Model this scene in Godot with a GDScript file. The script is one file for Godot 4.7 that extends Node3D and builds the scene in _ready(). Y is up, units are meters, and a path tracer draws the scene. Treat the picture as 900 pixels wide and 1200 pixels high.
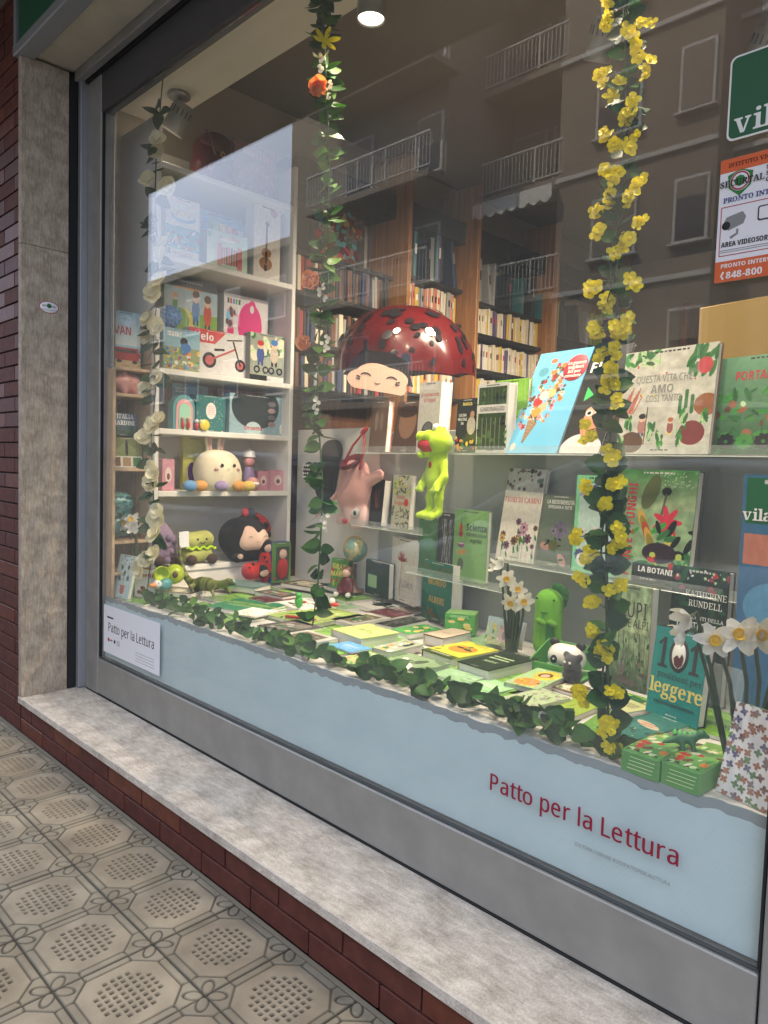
extends Node3D
# A bookshop window seen from the pavement: stone sill, grey frame, a pane that mirrors the street, a spring display of books and toys.

const ATLAS_COLUMNS := 10
const ATLAS_ROWS := 8
const CELL_W := 192
const CELL_H := 256
var materials := {}
var meshes := {}
var taken := {}
var rng := RandomNumberGenerator.new()
var atlas: Image
var cell_origin := Vector2i.ZERO
var fonts := {}


func _ready() -> void:
	rng.seed = 20240521
	set_camera_and_light()
	make_materials()
	paint_covers()
	build_pavement_and_street()
	build_shop_front()
	build_opposite_side()
	build_shop_room()
	build_display()
	build_white_bookcase()
	build_left_unit()
	build_dark_bookcases()
	build_ledge_books()
	build_standing_books()
	build_table_books()
	build_bookcase_goods()
	build_toys()
	build_garlands()
	build_daffodils()
	build_notices()


func set_camera_and_light() -> void:
	var camera := Camera3D.new()
	camera.name = "camera"
	add_child(camera)
	camera.fov = 70.0
	camera.near = 0.02
	camera.far = 400.0
	camera.position = Vector3(0.0, 1.23, 1.4145)
	var yaw := deg_to_rad(44.9)
	var pitch := deg_to_rad(3.6)
	var roll := deg_to_rad(1.78)
	camera.basis = Basis(Vector3.UP, yaw) * Basis(Vector3.RIGHT, -pitch) * Basis(Vector3.BACK, roll)
	camera.current = true
	var sky_material := ProceduralSkyMaterial.new()
	sky_material.sky_top_color = Color(0.84, 0.88, 0.945)
	sky_material.sky_horizon_color = Color(0.69, 0.745, 0.86)
	sky_material.sky_curve = 0.3
	sky_material.ground_bottom_color = Color(0.35, 0.34, 0.32)
	sky_material.ground_horizon_color = Color(0.6, 0.6, 0.6)
	sky_material.sky_energy_multiplier = 1.12
	var sky := Sky.new()
	sky.sky_material = sky_material
	var environment := Environment.new()
	environment.background_mode = Environment.BG_SKY
	environment.sky = sky
	environment.tonemap_mode = Environment.TONE_MAPPER_LINEAR
	environment.tonemap_exposure = 2.9
	environment.sdfgi_enabled = true
	environment.ssao_enabled = true
	environment.ssil_enabled = true
	var world := WorldEnvironment.new()
	world.name = "world_environment"
	world.environment = environment
	add_child(world)
	var sun := DirectionalLight3D.new()
	sun.name = "sun"
	sun.light_energy = 0.9
	sun.light_color = Color(1.0, 0.95, 0.87)
	sun.light_angular_distance = 0.5
	sun.shadow_enabled = true
	add_child(sun)
	sun.rotation = Vector3(deg_to_rad(-52.0), deg_to_rad(180.0 + 28.0), 0.0)


# ---------------------------------------------------------------- helpers

func numbered(called: String) -> String:
	var count: int = taken.get(called, 0)
	taken[called] = count + 1
	return called if count == 0 else "%s_%03d" % [called, count]


func tag(o: Node3D, label: String, category: String, group := "") -> Node3D:
	o.set_meta("label", label)
	o.set_meta("category", category)
	if group != "":
		o.set_meta("group", group)
	return o


func thing(called: String, label: String, category: String, at := Vector3.ZERO, turn := 0.0, group := "") -> Node3D:
	var o := Node3D.new()
	o.name = numbered(called)
	add_child(o)
	o.position = at
	o.rotation.y = turn
	return tag(o, label, category, group)


func structure(called: String) -> Node3D:
	var o := Node3D.new()
	o.name = numbered(called)
	add_child(o)
	o.set_meta("kind", "structure")
	return o


func part(parent: Node3D, called: String, mesh: Mesh, m: Material, at := Vector3.ZERO, turn := Vector3.ZERO, size := Vector3.ONE) -> MeshInstance3D:
	var o := MeshInstance3D.new()
	o.name = called
	o.mesh = mesh
	o.material_override = m
	parent.add_child(o, true)
	o.position = at
	o.rotation = turn
	o.scale = size
	return o


func solo(called: String, mesh: Mesh, m: Material, label: String, category: String, at := Vector3.ZERO, turn := Vector3.ZERO, group := "") -> MeshInstance3D:
	var o := MeshInstance3D.new()
	o.name = numbered(called)
	o.mesh = mesh
	o.material_override = m
	add_child(o)
	o.position = at
	o.rotation = turn
	tag(o, label, category, group)
	return o


func copy_of(o: Node3D, label: String, at: Vector3, turn := 0.0) -> Node3D:
	var c: Node3D = o.duplicate()
	c.name = numbered(String(o.name).rstrip("0123456789_"))
	add_child(c)
	c.position = at
	c.rotation.y = turn
	c.set_meta("label", label)
	return c


func tri(st: SurfaceTool, a: Vector3, b: Vector3, c: Vector3) -> void:
	st.add_vertex(a)
	st.add_vertex(b)
	st.add_vertex(c)


func quad(st: SurfaceTool, a: Vector3, b: Vector3, c: Vector3, d: Vector3) -> void:
	tri(st, a, b, c)
	tri(st, a, c, d)


# a box with chamfered edges, centred
func box(size: Vector3, b := 0.002) -> ArrayMesh:
	var key := "box%.4f_%.4f_%.4f_%.4f" % [size.x, size.y, size.z, b]
	if meshes.has(key):
		return meshes[key]
	var h := size * 0.5
	b = minf(b, minf(h.x, minf(h.y, h.z)) * 0.6)
	var points := PackedVector3Array()
	for sx in [-1, 1]:
		for sy in [-1, 1]:
			for sz in [-1, 1]:
				points.append(Vector3(sx * (h.x - b), sy * (h.y - b), sz * h.z))
				points.append(Vector3(sx * (h.x - b), sy * h.y, sz * (h.z - b)))
				points.append(Vector3(sx * h.x, sy * (h.y - b), sz * (h.z - b)))
	var st := SurfaceTool.new()
	st.begin(Mesh.PRIMITIVE_TRIANGLES)
	st.set_smooth_group(-1)
	var at := func(sx: int, sy: int, sz: int, k: int) -> Vector3: return points[((sx * 2 + sy) * 2 + sz) * 3 + k]
	# faces
	for s in 2:
		face(st, [at.call(0, 0, s, 0), at.call(1, 0, s, 0), at.call(1, 1, s, 0), at.call(0, 1, s, 0)])
		face(st, [at.call(0, s, 0, 1), at.call(1, s, 0, 1), at.call(1, s, 1, 1), at.call(0, s, 1, 1)])
		face(st, [at.call(s, 0, 0, 2), at.call(s, 1, 0, 2), at.call(s, 1, 1, 2), at.call(s, 0, 1, 2)])
	# edges
	for s in 2:
		for t in 2:
			face(st, [at.call(0, s, t, 0), at.call(1, s, t, 0), at.call(1, s, t, 1), at.call(0, s, t, 1)])
			face(st, [at.call(s, 0, t, 0), at.call(s, 1, t, 0), at.call(s, 1, t, 2), at.call(s, 0, t, 2)])
			face(st, [at.call(s, t, 0, 1), at.call(s, t, 1, 1), at.call(s, t, 1, 2), at.call(s, t, 0, 2)])
	for sx in 2:
		for sy in 2:
			for sz in 2:
				face(st, [at.call(sx, sy, sz, 0), at.call(sx, sy, sz, 1), at.call(sx, sy, sz, 2)])
	st.generate_normals()
	meshes[key] = st.commit()
	return meshes[key]


# a flat convex face turned outward from the origin
func face(st: SurfaceTool, p: Array) -> void:
	var a: Vector3 = p[0]
	var n: Vector3 = (p[1] - a).cross(p[2] - a)
	var c := Vector3.ZERO
	for q in p:
		c += q
	if n.dot(c) > 0.0:
		p = p.duplicate()
		p.reverse()
	for k in range(1, p.size() - 1):
		tri(st, p[0], p[k], p[k + 1])


func lathe(profile: Array, segments := 20) -> ArrayMesh:
	var st := SurfaceTool.new()
	st.begin(Mesh.PRIMITIVE_TRIANGLES)
	for i in segments:
		var a := TAU * i / segments
		var b := TAU * (i + 1) / segments
		for k in profile.size() - 1:
			var p: Vector2 = profile[k]
			var q: Vector2 = profile[k + 1]
			var p0 := Vector3(cos(a) * p.x, p.y, sin(a) * p.x)
			var p1 := Vector3(cos(b) * p.x, p.y, sin(b) * p.x)
			var q0 := Vector3(cos(a) * q.x, q.y, sin(a) * q.x)
			var q1 := Vector3(cos(b) * q.x, q.y, sin(b) * q.x)
			if q.x > 0.00001:
				tri(st, p0, q1, q0)
			if p.x > 0.00001:
				tri(st, p0, p1, q1)
	st.index()
	st.generate_normals()
	return st.commit()


func tube(points: Array, radius, segments := 7) -> ArrayMesh:
	var st := SurfaceTool.new()
	st.begin(Mesh.PRIMITIVE_TRIANGLES)
	var rings := []
	var side := Vector3.UP
	for i in points.size():
		var d: Vector3 = (points[mini(i + 1, points.size() - 1)] - points[maxi(i - 1, 0)]).normalized()
		if i == 0:
			side = d.cross(Vector3(0.31, 0.87, 0.42)).normalized()
		side = (side - d * side.dot(d)).normalized()
		var up := d.cross(side)
		var r: float = radius[i] if radius is Array else radius
		var ring := []
		for k in segments:
			var a := TAU * k / segments
			ring.append(points[i] + (side * cos(a) + up * sin(a)) * r)
		rings.append(ring)
	for i in rings.size() - 1:
		for k in segments:
			var n := (k + 1) % segments
			quad(st, rings[i][k], rings[i][n], rings[i + 1][n], rings[i + 1][k])
	for k in range(1, segments - 1):
		tri(st, rings[0][0], rings[0][k + 1], rings[0][k])
		tri(st, rings[-1][0], rings[-1][k], rings[-1][k + 1])
	st.index()
	st.generate_normals()
	return st.commit()


func ball(segments := 24) -> Mesh:
	var key := "ball%d" % segments
	if not meshes.has(key):
		var s := SphereMesh.new()
		s.radius = 1.0
		s.height = 2.0
		s.radial_segments = segments
		s.rings = segments / 2
		meshes[key] = s
	return meshes[key]


func disc(radius: float, thick: float, segments := 24) -> ArrayMesh:
	var b := minf(thick * 0.3, radius * 0.2)
	return lathe([Vector2(0, -thick / 2), Vector2(radius - b, -thick / 2), Vector2(radius, -thick / 2 + b), Vector2(radius, thick / 2 - b), Vector2(radius - b, thick / 2), Vector2(0, thick / 2)], segments)


# a flat outline with thickness, in x and y, front at +z
func plate(outline: PackedVector2Array, thick: float) -> ArrayMesh:
	var st := SurfaceTool.new()
	st.begin(Mesh.PRIMITIVE_TRIANGLES)
	st.set_smooth_group(-1)
	if Geometry2D.is_polygon_clockwise(outline):
		outline.reverse()
	var index := Geometry2D.triangulate_polygon(outline)
	for k in range(0, index.size(), 3):
		var a := outline[index[k]]
		var b := outline[index[k + 1]]
		var c := outline[index[k + 2]]
		if (b - a).cross(c - a) > 0.0:
			var t := b
			b = c
			c = t
		tri(st, Vector3(a.x, a.y, thick / 2), Vector3(b.x, b.y, thick / 2), Vector3(c.x, c.y, thick / 2))
		tri(st, Vector3(a.x, a.y, -thick / 2), Vector3(c.x, c.y, -thick / 2), Vector3(b.x, b.y, -thick / 2))
	for k in outline.size():
		var a := outline[k]
		var b := outline[(k + 1) % outline.size()]
		quad(st, Vector3(a.x, a.y, thick / 2), Vector3(b.x, b.y, thick / 2), Vector3(b.x, b.y, -thick / 2), Vector3(a.x, a.y, -thick / 2))
	st.generate_normals()
	return st.commit()


func rounded(w: float, h: float, r: float, n := 6) -> PackedVector2Array:
	var p := PackedVector2Array()
	for c in 4:
		var o := Vector2((w / 2 - r) * (1 if c in [0, 3] else -1), (h / 2 - r) * (1 if c in [0, 1] else -1))
		for k in n + 1:
			var a := PI / 2 * (c + float(k) / n)
			p.append(o + Vector2(cos(a), sin(a)) * r)
	return p


func font(kind: String) -> Font:
	if not fonts.has(kind):
		var f := SystemFont.new()
		f.font_names = PackedStringArray(["Droid Serif" if kind.begins_with("serif") else "Droid Sans"])
		if kind.ends_with("bold"):
			f.font_weight = 700
		fonts[kind] = f
	return fonts[kind]


# raised lettering, centred at a point on the parent's face (z forward)
func lettering(parent: Node3D, words: String, at: Vector3, size: float, m: Material, kind := "sans", turn := Vector3.ZERO, squeeze := 1.0, called := "lettering", left := false) -> MeshInstance3D:
	var t := TextMesh.new()
	t.text = words
	t.font = font(kind)
	t.font_size = 24
	t.pixel_size = size / 24.0
	t.depth = 0.0005
	t.curve_step = 2.0
	t.horizontal_alignment = HORIZONTAL_ALIGNMENT_LEFT if left else HORIZONTAL_ALIGNMENT_CENTER
	t.line_spacing = -4.0
	return part(parent, called, t, m, at, turn, Vector3(squeeze, 1, 1))


# surface nets over smoothly joined capsules: each limb is [from, to, radius, radius, colour]
func plush(limbs: Array, cell: float, blend := 0.01, squash := Vector3.ONE) -> ArrayMesh:
	var low := Vector3.INF
	var high := -Vector3.INF
	for l in limbs:
		var r: float = maxf(l[2], l[3]) + cell * 2.0
		for k in 2:
			low = low.min(l[k] - Vector3.ONE * r)
			high = high.max(l[k] + Vector3.ONE * r)
	var n := Vector3i(((high - low) / cell).ceil()) + Vector3i.ONE * 2
	var field := PackedFloat32Array()
	field.resize(n.x * n.y * n.z)
	field.fill(1.0)
	for l in limbs:
		var a: Vector3 = l[0]
		var b: Vector3 = l[1]
		var ra: float = l[2]
		var rb: float = l[3]
		var reach := maxf(ra, rb) + blend + cell * 2.0
		var lo := Vector3i(((a.min(b) - Vector3.ONE * reach - low) / cell).floor()).max(Vector3i.ZERO)
		var hi := Vector3i(((a.max(b) + Vector3.ONE * reach - low) / cell).ceil()).min(n - Vector3i.ONE)
		var ab := b - a
		var len2 := maxf(ab.length_squared(), 0.0000001)
		for z in range(lo.z, hi.z + 1):
			for y in range(lo.y, hi.y + 1):
				for x in range(lo.x, hi.x + 1):
					var p := low + Vector3(x, y, z) * cell
					var t := clampf((p - a).dot(ab) / len2, 0.0, 1.0)
					var d := (p - a - ab * t).length() - lerpf(ra, rb, t)
					var i := (z * n.y + y) * n.x + x
					var e := field[i]
					var h := maxf(blend - absf(d - e), 0.0) / blend
					field[i] = minf(d, e) - h * h * blend * 0.25
	var ids := {}
	var st := SurfaceTool.new()
	st.begin(Mesh.PRIMITIVE_TRIANGLES)
	var count := 0
	var corner := [0, 1, n.x, n.x + 1, n.x * n.y, n.x * n.y + 1, n.x * n.y + n.x, n.x * n.y + n.x + 1]
	for z in n.z - 1:
		for y in n.y - 1:
			var row := (z * n.y + y) * n.x
			for x in n.x - 1:
				var i := row + x
				var mask := 0
				for k in 8:
					if field[i + corner[k]] < 0.0:
						mask |= 1 << k
				if mask == 0 or mask == 255:
					continue
				var sum := Vector3.ZERO
				var m := 0
				for k in 8:
					for axis in 3:
						var j: int = k | (1 << axis)
						if j == k:
							continue
						var fa := field[i + corner[k]]
						var fb := field[i + corner[j]]
						if (fa < 0.0) != (fb < 0.0):
							var t := fa / (fa - fb)
							var pa := Vector3(k & 1, (k >> 1) & 1, (k >> 2) & 1)
							var pb := Vector3(j & 1, (j >> 1) & 1, (j >> 2) & 1)
							sum += pa.lerp(pb, t)
							m += 1
				var v := low + (Vector3(x, y, z) + sum / m) * cell
				var best := 1.0e9
				var c := Color.WHITE
				for l in limbs:
					var ab: Vector3 = l[1] - l[0]
					var t := clampf((v - l[0]).dot(ab) / maxf(ab.length_squared(), 0.0000001), 0.0, 1.0)
					var d: float = (v - l[0] - ab * t).length() - lerpf(l[2], l[3], t)
					if d < best:
						best = d
						c = l[4]
				st.set_color(c)
				st.add_vertex(v * squash)
				ids[i] = count
				count += 1
	var step := [1, n.x, n.x * n.y]
	for i in ids:
		for axis in 3:
			var fa := field[i]
			var fb := field[i + step[axis]]
			if (fa < 0.0) == (fb < 0.0):
				continue
			var u: int = step[(axis + 1) % 3]
			var w: int = step[(axis + 2) % 3]
			if not (ids.has(i - u) and ids.has(i - w) and ids.has(i - u - w)):
				continue
			var q := [ids[i], ids[i - u], ids[i - u - w], ids[i - w]]
			if fa < 0.0:
				q.reverse()
			for k in [0, 1, 2, 0, 2, 3]:
				st.add_index(q[k])
	st.generate_normals()
	return st.commit()


# ---------------------------------------------------------------- materials

func plain(called: String, c: Color, rough := 0.6, metal := 0.0) -> StandardMaterial3D:
	var m := StandardMaterial3D.new()
	m.resource_name = called
	m.albedo_color = c.linear_to_srgb()
	m.roughness = rough
	m.metallic = metal
	materials[called] = m
	return m


func noise_map(frequency: float, from: Color, to: Color, octaves := 5, size := 512, seed_number := 1, kind := FastNoiseLite.TYPE_SIMPLEX_SMOOTH) -> NoiseTexture2D:
	var n := FastNoiseLite.new()
	n.seed = seed_number
	n.noise_type = kind
	n.frequency = frequency
	n.fractal_octaves = octaves
	var t := NoiseTexture2D.new()
	t.width = size
	t.height = size
	t.seamless = true
	t.noise = n
	var g := Gradient.new()
	g.set_color(0, from.linear_to_srgb())
	g.set_color(1, to.linear_to_srgb())
	t.color_ramp = g
	return t


func mottled(called: String, from: Color, to: Color, scale: float, rough := 0.7, frequency := 0.02, bump := 0.0, seed_number := 1) -> StandardMaterial3D:
	var m := plain(called, Color.WHITE, rough)
	m.albedo_texture = noise_map(frequency, from, to, 5, 256, seed_number)
	m.uv1_triplanar = true
	m.uv1_world_triplanar = true
	m.uv1_scale = Vector3.ONE * scale
	if bump > 0.0:
		m.heightmap_enabled = true
		m.heightmap_texture = m.albedo_texture
		m.heightmap_scale = bump
	return m


func stone_image(seed_number: int, light: Color, dark: Color, vertical: bool) -> Image:
	var im := Image.create(768, 768, false, Image.FORMAT_RGB8)
	var a := FastNoiseLite.new()
	a.seed = seed_number
	a.frequency = 0.006
	a.fractal_octaves = 5
	var b := FastNoiseLite.new()
	b.seed = seed_number + 7
	b.frequency = 0.055
	b.fractal_octaves = 5
	for y in 768:
		for x in 768:
			var along := float(x if vertical else y)
			var across := float(y if vertical else x)
			var warp := a.get_noise_2d(x * 0.5, y * 0.5) * 16.0
			var streak := 0.6 if vertical else 0.3
			var layer := streak * b.get_noise_2d(along * 1.5 + warp, across * 0.15) + 0.4 * b.get_noise_2d(along * 0.8 + 90.0 + warp, across * 0.38) + 0.45 * b.get_noise_2d(x * 2.2 + warp, y * 2.2 + 500.0)
			var cloud := a.get_noise_2d(x * 1.4 + 900.0, y * 1.4)
			var t := clampf(0.55 + layer * 0.75 + cloud * 0.5, 0.0, 1.0)
			var vein := absf(b.get_noise_2d(along * 0.5 + warp * 0.8 + 300.0, across * 0.12 + 50.0))
			if vein < 0.022:
				t *= 0.55 + vein * 20.0
			var pit := b.get_noise_2d(x * 4.0, y * 4.0 + 70.0)
			if pit > 0.42 and layer < 0.05:
				t *= 0.35
			im.set_pixel(x, y, dark.lerp(light, t).linear_to_srgb())
	return im


func stone(called: String, seed_number: int, light: Color, dark: Color, vertical: bool, scale: float) -> void:
	var m := plain(called, Color.WHITE, 0.62)
	var im := stone_image(seed_number, light, dark, vertical)
	m.albedo_texture = ImageTexture.create_from_image(im)
	m.uv1_triplanar = true
	m.uv1_world_triplanar = true
	m.uv1_scale = Vector3.ONE * scale
	m.heightmap_enabled = true
	m.heightmap_texture = m.albedo_texture
	m.heightmap_scale = 0.12


func wood(called: String, seed_number: int, light: Color, dark: Color, rough := 0.45) -> void:
	var im := Image.create(128, 512, false, Image.FORMAT_RGB8)
	var n := FastNoiseLite.new()
	n.seed = seed_number
	n.frequency = 0.02
	n.fractal_octaves = 4
	for y in 512:
		for x in 128:
			var t := 0.5 + 0.6 * n.get_noise_2d(x * 3.0 + 14.0 * n.get_noise_2d(y * 0.4, 40.0), y * 0.12)
			t += 0.07 * sin(x * 0.5 + 6.0 * n.get_noise_2d(x * 0.6, y * 0.15))
			im.set_pixel(x, y, dark.lerp(light, clampf(t, 0.0, 1.0)).linear_to_srgb())
	var m := plain(called, Color.WHITE, rough)
	m.albedo_texture = ImageTexture.create_from_image(im)
	m.uv1_triplanar = true
	m.uv1_world_triplanar = true
	m.uv1_scale = Vector3(3.0, 1.2, 3.0)


func fuzzy(called: String, c: Color, vertex := false) -> void:
	var m := plain(called, c, 0.95)
	m.rim_enabled = true
	m.rim = 0.5
	m.rim_tint = 0.6
	m.heightmap_enabled = true
	m.heightmap_texture = materials["_fur"].albedo_texture
	m.heightmap_scale = 0.4
	m.uv1_triplanar = true
	m.uv1_scale = Vector3.ONE * 22.0
	m.vertex_color_use_as_albedo = vertex


func leafy(called: String, c: Color, back: Color, rough := 0.45) -> void:
	var m := plain(called, c, rough)
	m.cull_mode = BaseMaterial3D.CULL_DISABLED
	m.metallic_specular = 0.3
	m.backlight_enabled = true
	m.backlight = back.linear_to_srgb()
	m.vertex_color_use_as_albedo = true


func make_materials() -> void:
	plain("_fur", Color.WHITE).albedo_texture = noise_map(0.09, Color(0.1, 0.1, 0.1), Color(1, 1, 1), 3, 128, 9)
	stone("travertine_sill", 11, Color(0.72, 0.645, 0.56), Color(0.33, 0.28, 0.23), false, 1.3)
	stone("travertine_jamb", 23, Color(0.48, 0.405, 0.315), Color(0.22, 0.175, 0.13), true, 1.9)
	mottled("brick_a", Color(0.07, 0.017, 0.012), Color(0.125, 0.033, 0.022), 2.2, 0.7, 0.03, 0.06, 3)
	mottled("brick_b", Color(0.06, 0.014, 0.012), Color(0.11, 0.026, 0.019), 2.2, 0.55, 0.03, 0.06, 4)
	mottled("brick_c", Color(0.09, 0.021, 0.013), Color(0.16, 0.042, 0.026), 2.2, 0.48, 0.03, 0.06, 5)
	mottled("mortar", Color(0.02, 0.014, 0.012), Color(0.06, 0.045, 0.038), 6.0, 0.95, 0.03, 0.1, 6)
	mottled("asphalt", Color(0.035, 0.035, 0.036), Color(0.075, 0.073, 0.07), 3.0, 0.95, 0.06, 0.2, 7)
	mottled("kerb_stone", Color(0.22, 0.21, 0.2), Color(0.34, 0.33, 0.31), 2.0, 0.9, 0.05, 0.1, 8)
	mottled("plaster_beige", Color(0.18, 0.148, 0.11), Color(0.225, 0.19, 0.143), 0.7, 0.95, 0.01, 0.0, 10)
	mottled("plaster_warm", Color(0.2, 0.165, 0.125), Color(0.25, 0.21, 0.16), 0.7, 0.95, 0.01, 0.0, 12)
	mottled("dark_render", Color(0.07, 0.05, 0.04), Color(0.11, 0.085, 0.065), 0.7, 0.9, 0.01, 0.0, 14)
	mottled("soffit_paint", Color(0.42, 0.37, 0.29), Color(0.52, 0.46, 0.37), 1.4, 0.95, 0.015, 0.0, 13)
	mottled("alu_grey", Color(0.27, 0.262, 0.245), Color(0.34, 0.33, 0.308), 1.5, 0.42, 0.02, 0.0, 51).metallic = 0.25
	plain("alu_light", Color(0.31, 0.32, 0.34), 0.4, 0.35)
	plain("alu_shaded", Color(0.075, 0.075, 0.08), 0.5, 0.3)  # frame metal for the top rails, overhang shade put into its colour
	plain("chrome", Color(0.62, 0.62, 0.6), 0.22, 1.0)
	plain("rubber", Color(0.012, 0.012, 0.012), 0.8)
	plain("seal_grey", Color(0.06, 0.065, 0.065), 0.7)
	plain("sign_green", Color(0.012, 0.11, 0.055), 0.35)
	plain("white_paint", Color(0.74, 0.73, 0.7), 0.5)
	plain("white_lacquer", Color(0.76, 0.745, 0.7), 0.35)
	plain("wall_cream", Color(0.5, 0.44, 0.35), 0.9)
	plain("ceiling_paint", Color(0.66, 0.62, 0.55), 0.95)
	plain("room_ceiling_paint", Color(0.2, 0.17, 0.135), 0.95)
	plain("floor_board", Color(0.25, 0.2, 0.15), 0.6)
	plain("panel_grey", Color(0.34, 0.365, 0.345), 0.45)
	plain("table_top", Color(0.6, 0.6, 0.57), 0.45)
	plain("black_shelf", Color(0.02, 0.019, 0.018), 0.5)
	plain("black", Color(0.012, 0.012, 0.013), 0.5)
	plain("ink", Color(0.02, 0.02, 0.022), 0.7)
	plain("ink_white", Color(0.85, 0.85, 0.83), 0.6)
	plain("ink_red", Color(0.45, 0.02, 0.035), 0.6)
	plain("ink_wine", Color(0.29, 0.008, 0.035), 0.6)
	plain("ink_yellow", Color(0.75, 0.62, 0.16), 0.6)
	plain("ink_gold", Color(0.5, 0.32, 0.06), 0.5)
	plain("ink_green", Color(0.03, 0.2, 0.05), 0.6)
	plain("ink_lime", Color(0.72, 0.85, 0.45), 0.6)
	plain("ink_grey", Color(0.25, 0.25, 0.25), 0.7)
	plain("ink_blue", Color(0.03, 0.05, 0.25), 0.6)
	plain("ink_orange", Color(0.7, 0.13, 0.04), 0.55)
	plain("paper_white", Color(0.82, 0.82, 0.86), 0.55)
	plain("gold_card", Color(0.3, 0.2, 0.05), 0.5, 0.2)
	wood("post_wood", 31, Color(0.42, 0.2, 0.065), Color(0.24, 0.1, 0.03))
	wood("dark_wood", 32, Color(0.14, 0.06, 0.03), Color(0.06, 0.022, 0.01))
	wood("pine", 33, Color(0.6, 0.44, 0.28), Color(0.42, 0.28, 0.16), 0.6)
	var film := mottled("film_blue", Color(0.5, 0.63, 0.655), Color(0.555, 0.685, 0.705), 1.2, 0.7, 0.012, 0.35, 41)
	film.metallic_specular = 0.3
	plain("film_grey", Color(0.27, 0.32, 0.335), 0.7)
	var glass := plain("pane", Color(1, 1, 1), 0.0)
	glass.transparency = BaseMaterial3D.TRANSPARENCY_ALPHA
	glass.albedo_color = Color(0.97, 1.0, 0.98, 0.03)
	var acrylic := plain("acrylic", Color(1, 1, 1), 0.03)
	acrylic.transparency = BaseMaterial3D.TRANSPARENCY_ALPHA
	acrylic.albedo_color = Color(0.93, 0.97, 0.96, 0.12)
	var edge := plain("acrylic_edge", Color(0.7, 0.76, 0.74), 0.2)
	edge.emission_enabled = false
	# pages: fine paper lines
	var lines := Image.create(64, 64, false, Image.FORMAT_RGB8)
	for y in 64:
		for x in 64:
			var v := 0.72 + 0.1 * sin(x * 2.1) * sin(x * 0.77 + 1.0) + 0.05 * sin(x * 5.3)
			lines.set_pixel(x, y, Color(v, v * 0.955, v * 0.86).linear_to_srgb())
	var pages := plain("pages", Color.WHITE, 0.9)
	pages.albedo_texture = ImageTexture.create_from_image(lines)
	pages.uv1_triplanar = true
	pages.uv1_scale = Vector3(18, 18, 18)
	plain("page_cream", Color(0.66, 0.6, 0.47), 0.9)
	for entry in [["pot_white", Color(0.75, 0.74, 0.7)], ["toy_red", Color(0.5, 0.03, 0.03)], ["toy_blue", Color(0.12, 0.3, 0.62)], ["toy_teal", Color(0.1, 0.32, 0.34)], ["toy_orange", Color(0.8, 0.3, 0.06)], ["toy_pink", Color(0.75, 0.36, 0.38)], ["toy_lime", Color(0.42, 0.55, 0.03)], ["toy_yellow", Color(0.75, 0.6, 0.06)], ["toy_green", Color(0.05, 0.35, 0.06)], ["toy_brown", Color(0.13, 0.06, 0.035)], ["toy_mint", Color(0.35, 0.68, 0.5)], ["toy_lilac", Color(0.4, 0.3, 0.52)], ["toy_skin", Color(0.6, 0.4, 0.3)], ["toy_cream", Color(0.78, 0.72, 0.55)], ["toy_wine", Color(0.1, 0.01, 0.014)], ["box_green", Color(0.1, 0.33, 0.08)], ["pink_bank", Color(0.62, 0.3, 0.27)]]:
		plain(entry[0], entry[1], 0.35)
	var umbrella := plain("umbrella_red", Color(0.07, 0.004, 0.005), 0.24)
	umbrella.cull_mode = BaseMaterial3D.CULL_DISABLED
	umbrella.clearcoat_enabled = true
	umbrella.clearcoat = 0.3
	umbrella.clearcoat_roughness = 0.15
	var dots := plain("umbrella_black", Color(0.012, 0.01, 0.012), 0.14)
	dots.cull_mode = BaseMaterial3D.CULL_DISABLED
	for entry in [["fur_cream", Color(0.78, 0.71, 0.52)], ["fur_black", Color(0.014, 0.012, 0.016)], ["fur_red", Color(0.48, 0.02, 0.02)], ["fur_skin", Color(0.8, 0.56, 0.44)], ["fur_lilac", Color(0.28, 0.2, 0.31)], ["fur_brown", Color(0.08, 0.045, 0.035)], ["fur_olive", Color(0.44, 0.46, 0.13)], ["fur_pink", Color(0.68, 0.36, 0.34)], ["fur_lime", Color(0.5, 0.72, 0.02)], ["fur_green", Color(0.16, 0.46, 0.03)], ["fur_darkgreen", Color(0.03, 0.2, 0.03)], ["fur_white", Color(0.78, 0.77, 0.74)], ["fur_blue", Color(0.2, 0.42, 0.75)], ["fur_orange", Color(0.85, 0.42, 0.12)], ["fur_violet", Color(0.45, 0.35, 0.6)], ["fur_yellow", Color(0.8, 0.62, 0.15)]]:
		fuzzy(entry[0], entry[1])
	fuzzy("fur_many", Color.WHITE, true)
	var scaly := plain("scaly", Color.WHITE, 0.5)
	scaly.vertex_color_use_as_albedo = true
	for entry in [["leaf_deep", Color(0.013, 0.05, 0.01), Color(0.06, 0.14, 0.02)], ["leaf_mid", Color(0.03, 0.11, 0.018), Color(0.1, 0.22, 0.02)], ["leaf_fresh", Color(0.085, 0.2, 0.03), Color(0.2, 0.38, 0.04)], ["leaf_grey", Color(0.025, 0.07, 0.035), Color(0.05, 0.12, 0.04)], ["petal_yellow", Color(0.95, 0.84, 0.012), Color(0.8, 0.7, 0.02)], ["petal_cream", Color(0.92, 0.88, 0.64), Color(0.6, 0.56, 0.38)], ["petal_white", Color(0.86, 0.84, 0.78), Color(0.7, 0.7, 0.62)], ["petal_peach", Color(0.9, 0.5, 0.26), Color(0.8, 0.4, 0.18)], ["petal_trumpet", Color(0.85, 0.55, 0.02), Color(0.4, 0.25, 0.0)]]:
		leafy(entry[0], entry[1], entry[2])
	plain("stem_dark", Color(0.03, 0.06, 0.02), 0.6)
	plain("stem_green", Color(0.05, 0.12, 0.03), 0.6)
	var bulb := plain("lamp_glow", Color(1, 1, 1), 0.4)
	bulb.emission_enabled = true
	bulb.emission = Color(1.0, 0.95, 0.86)
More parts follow.
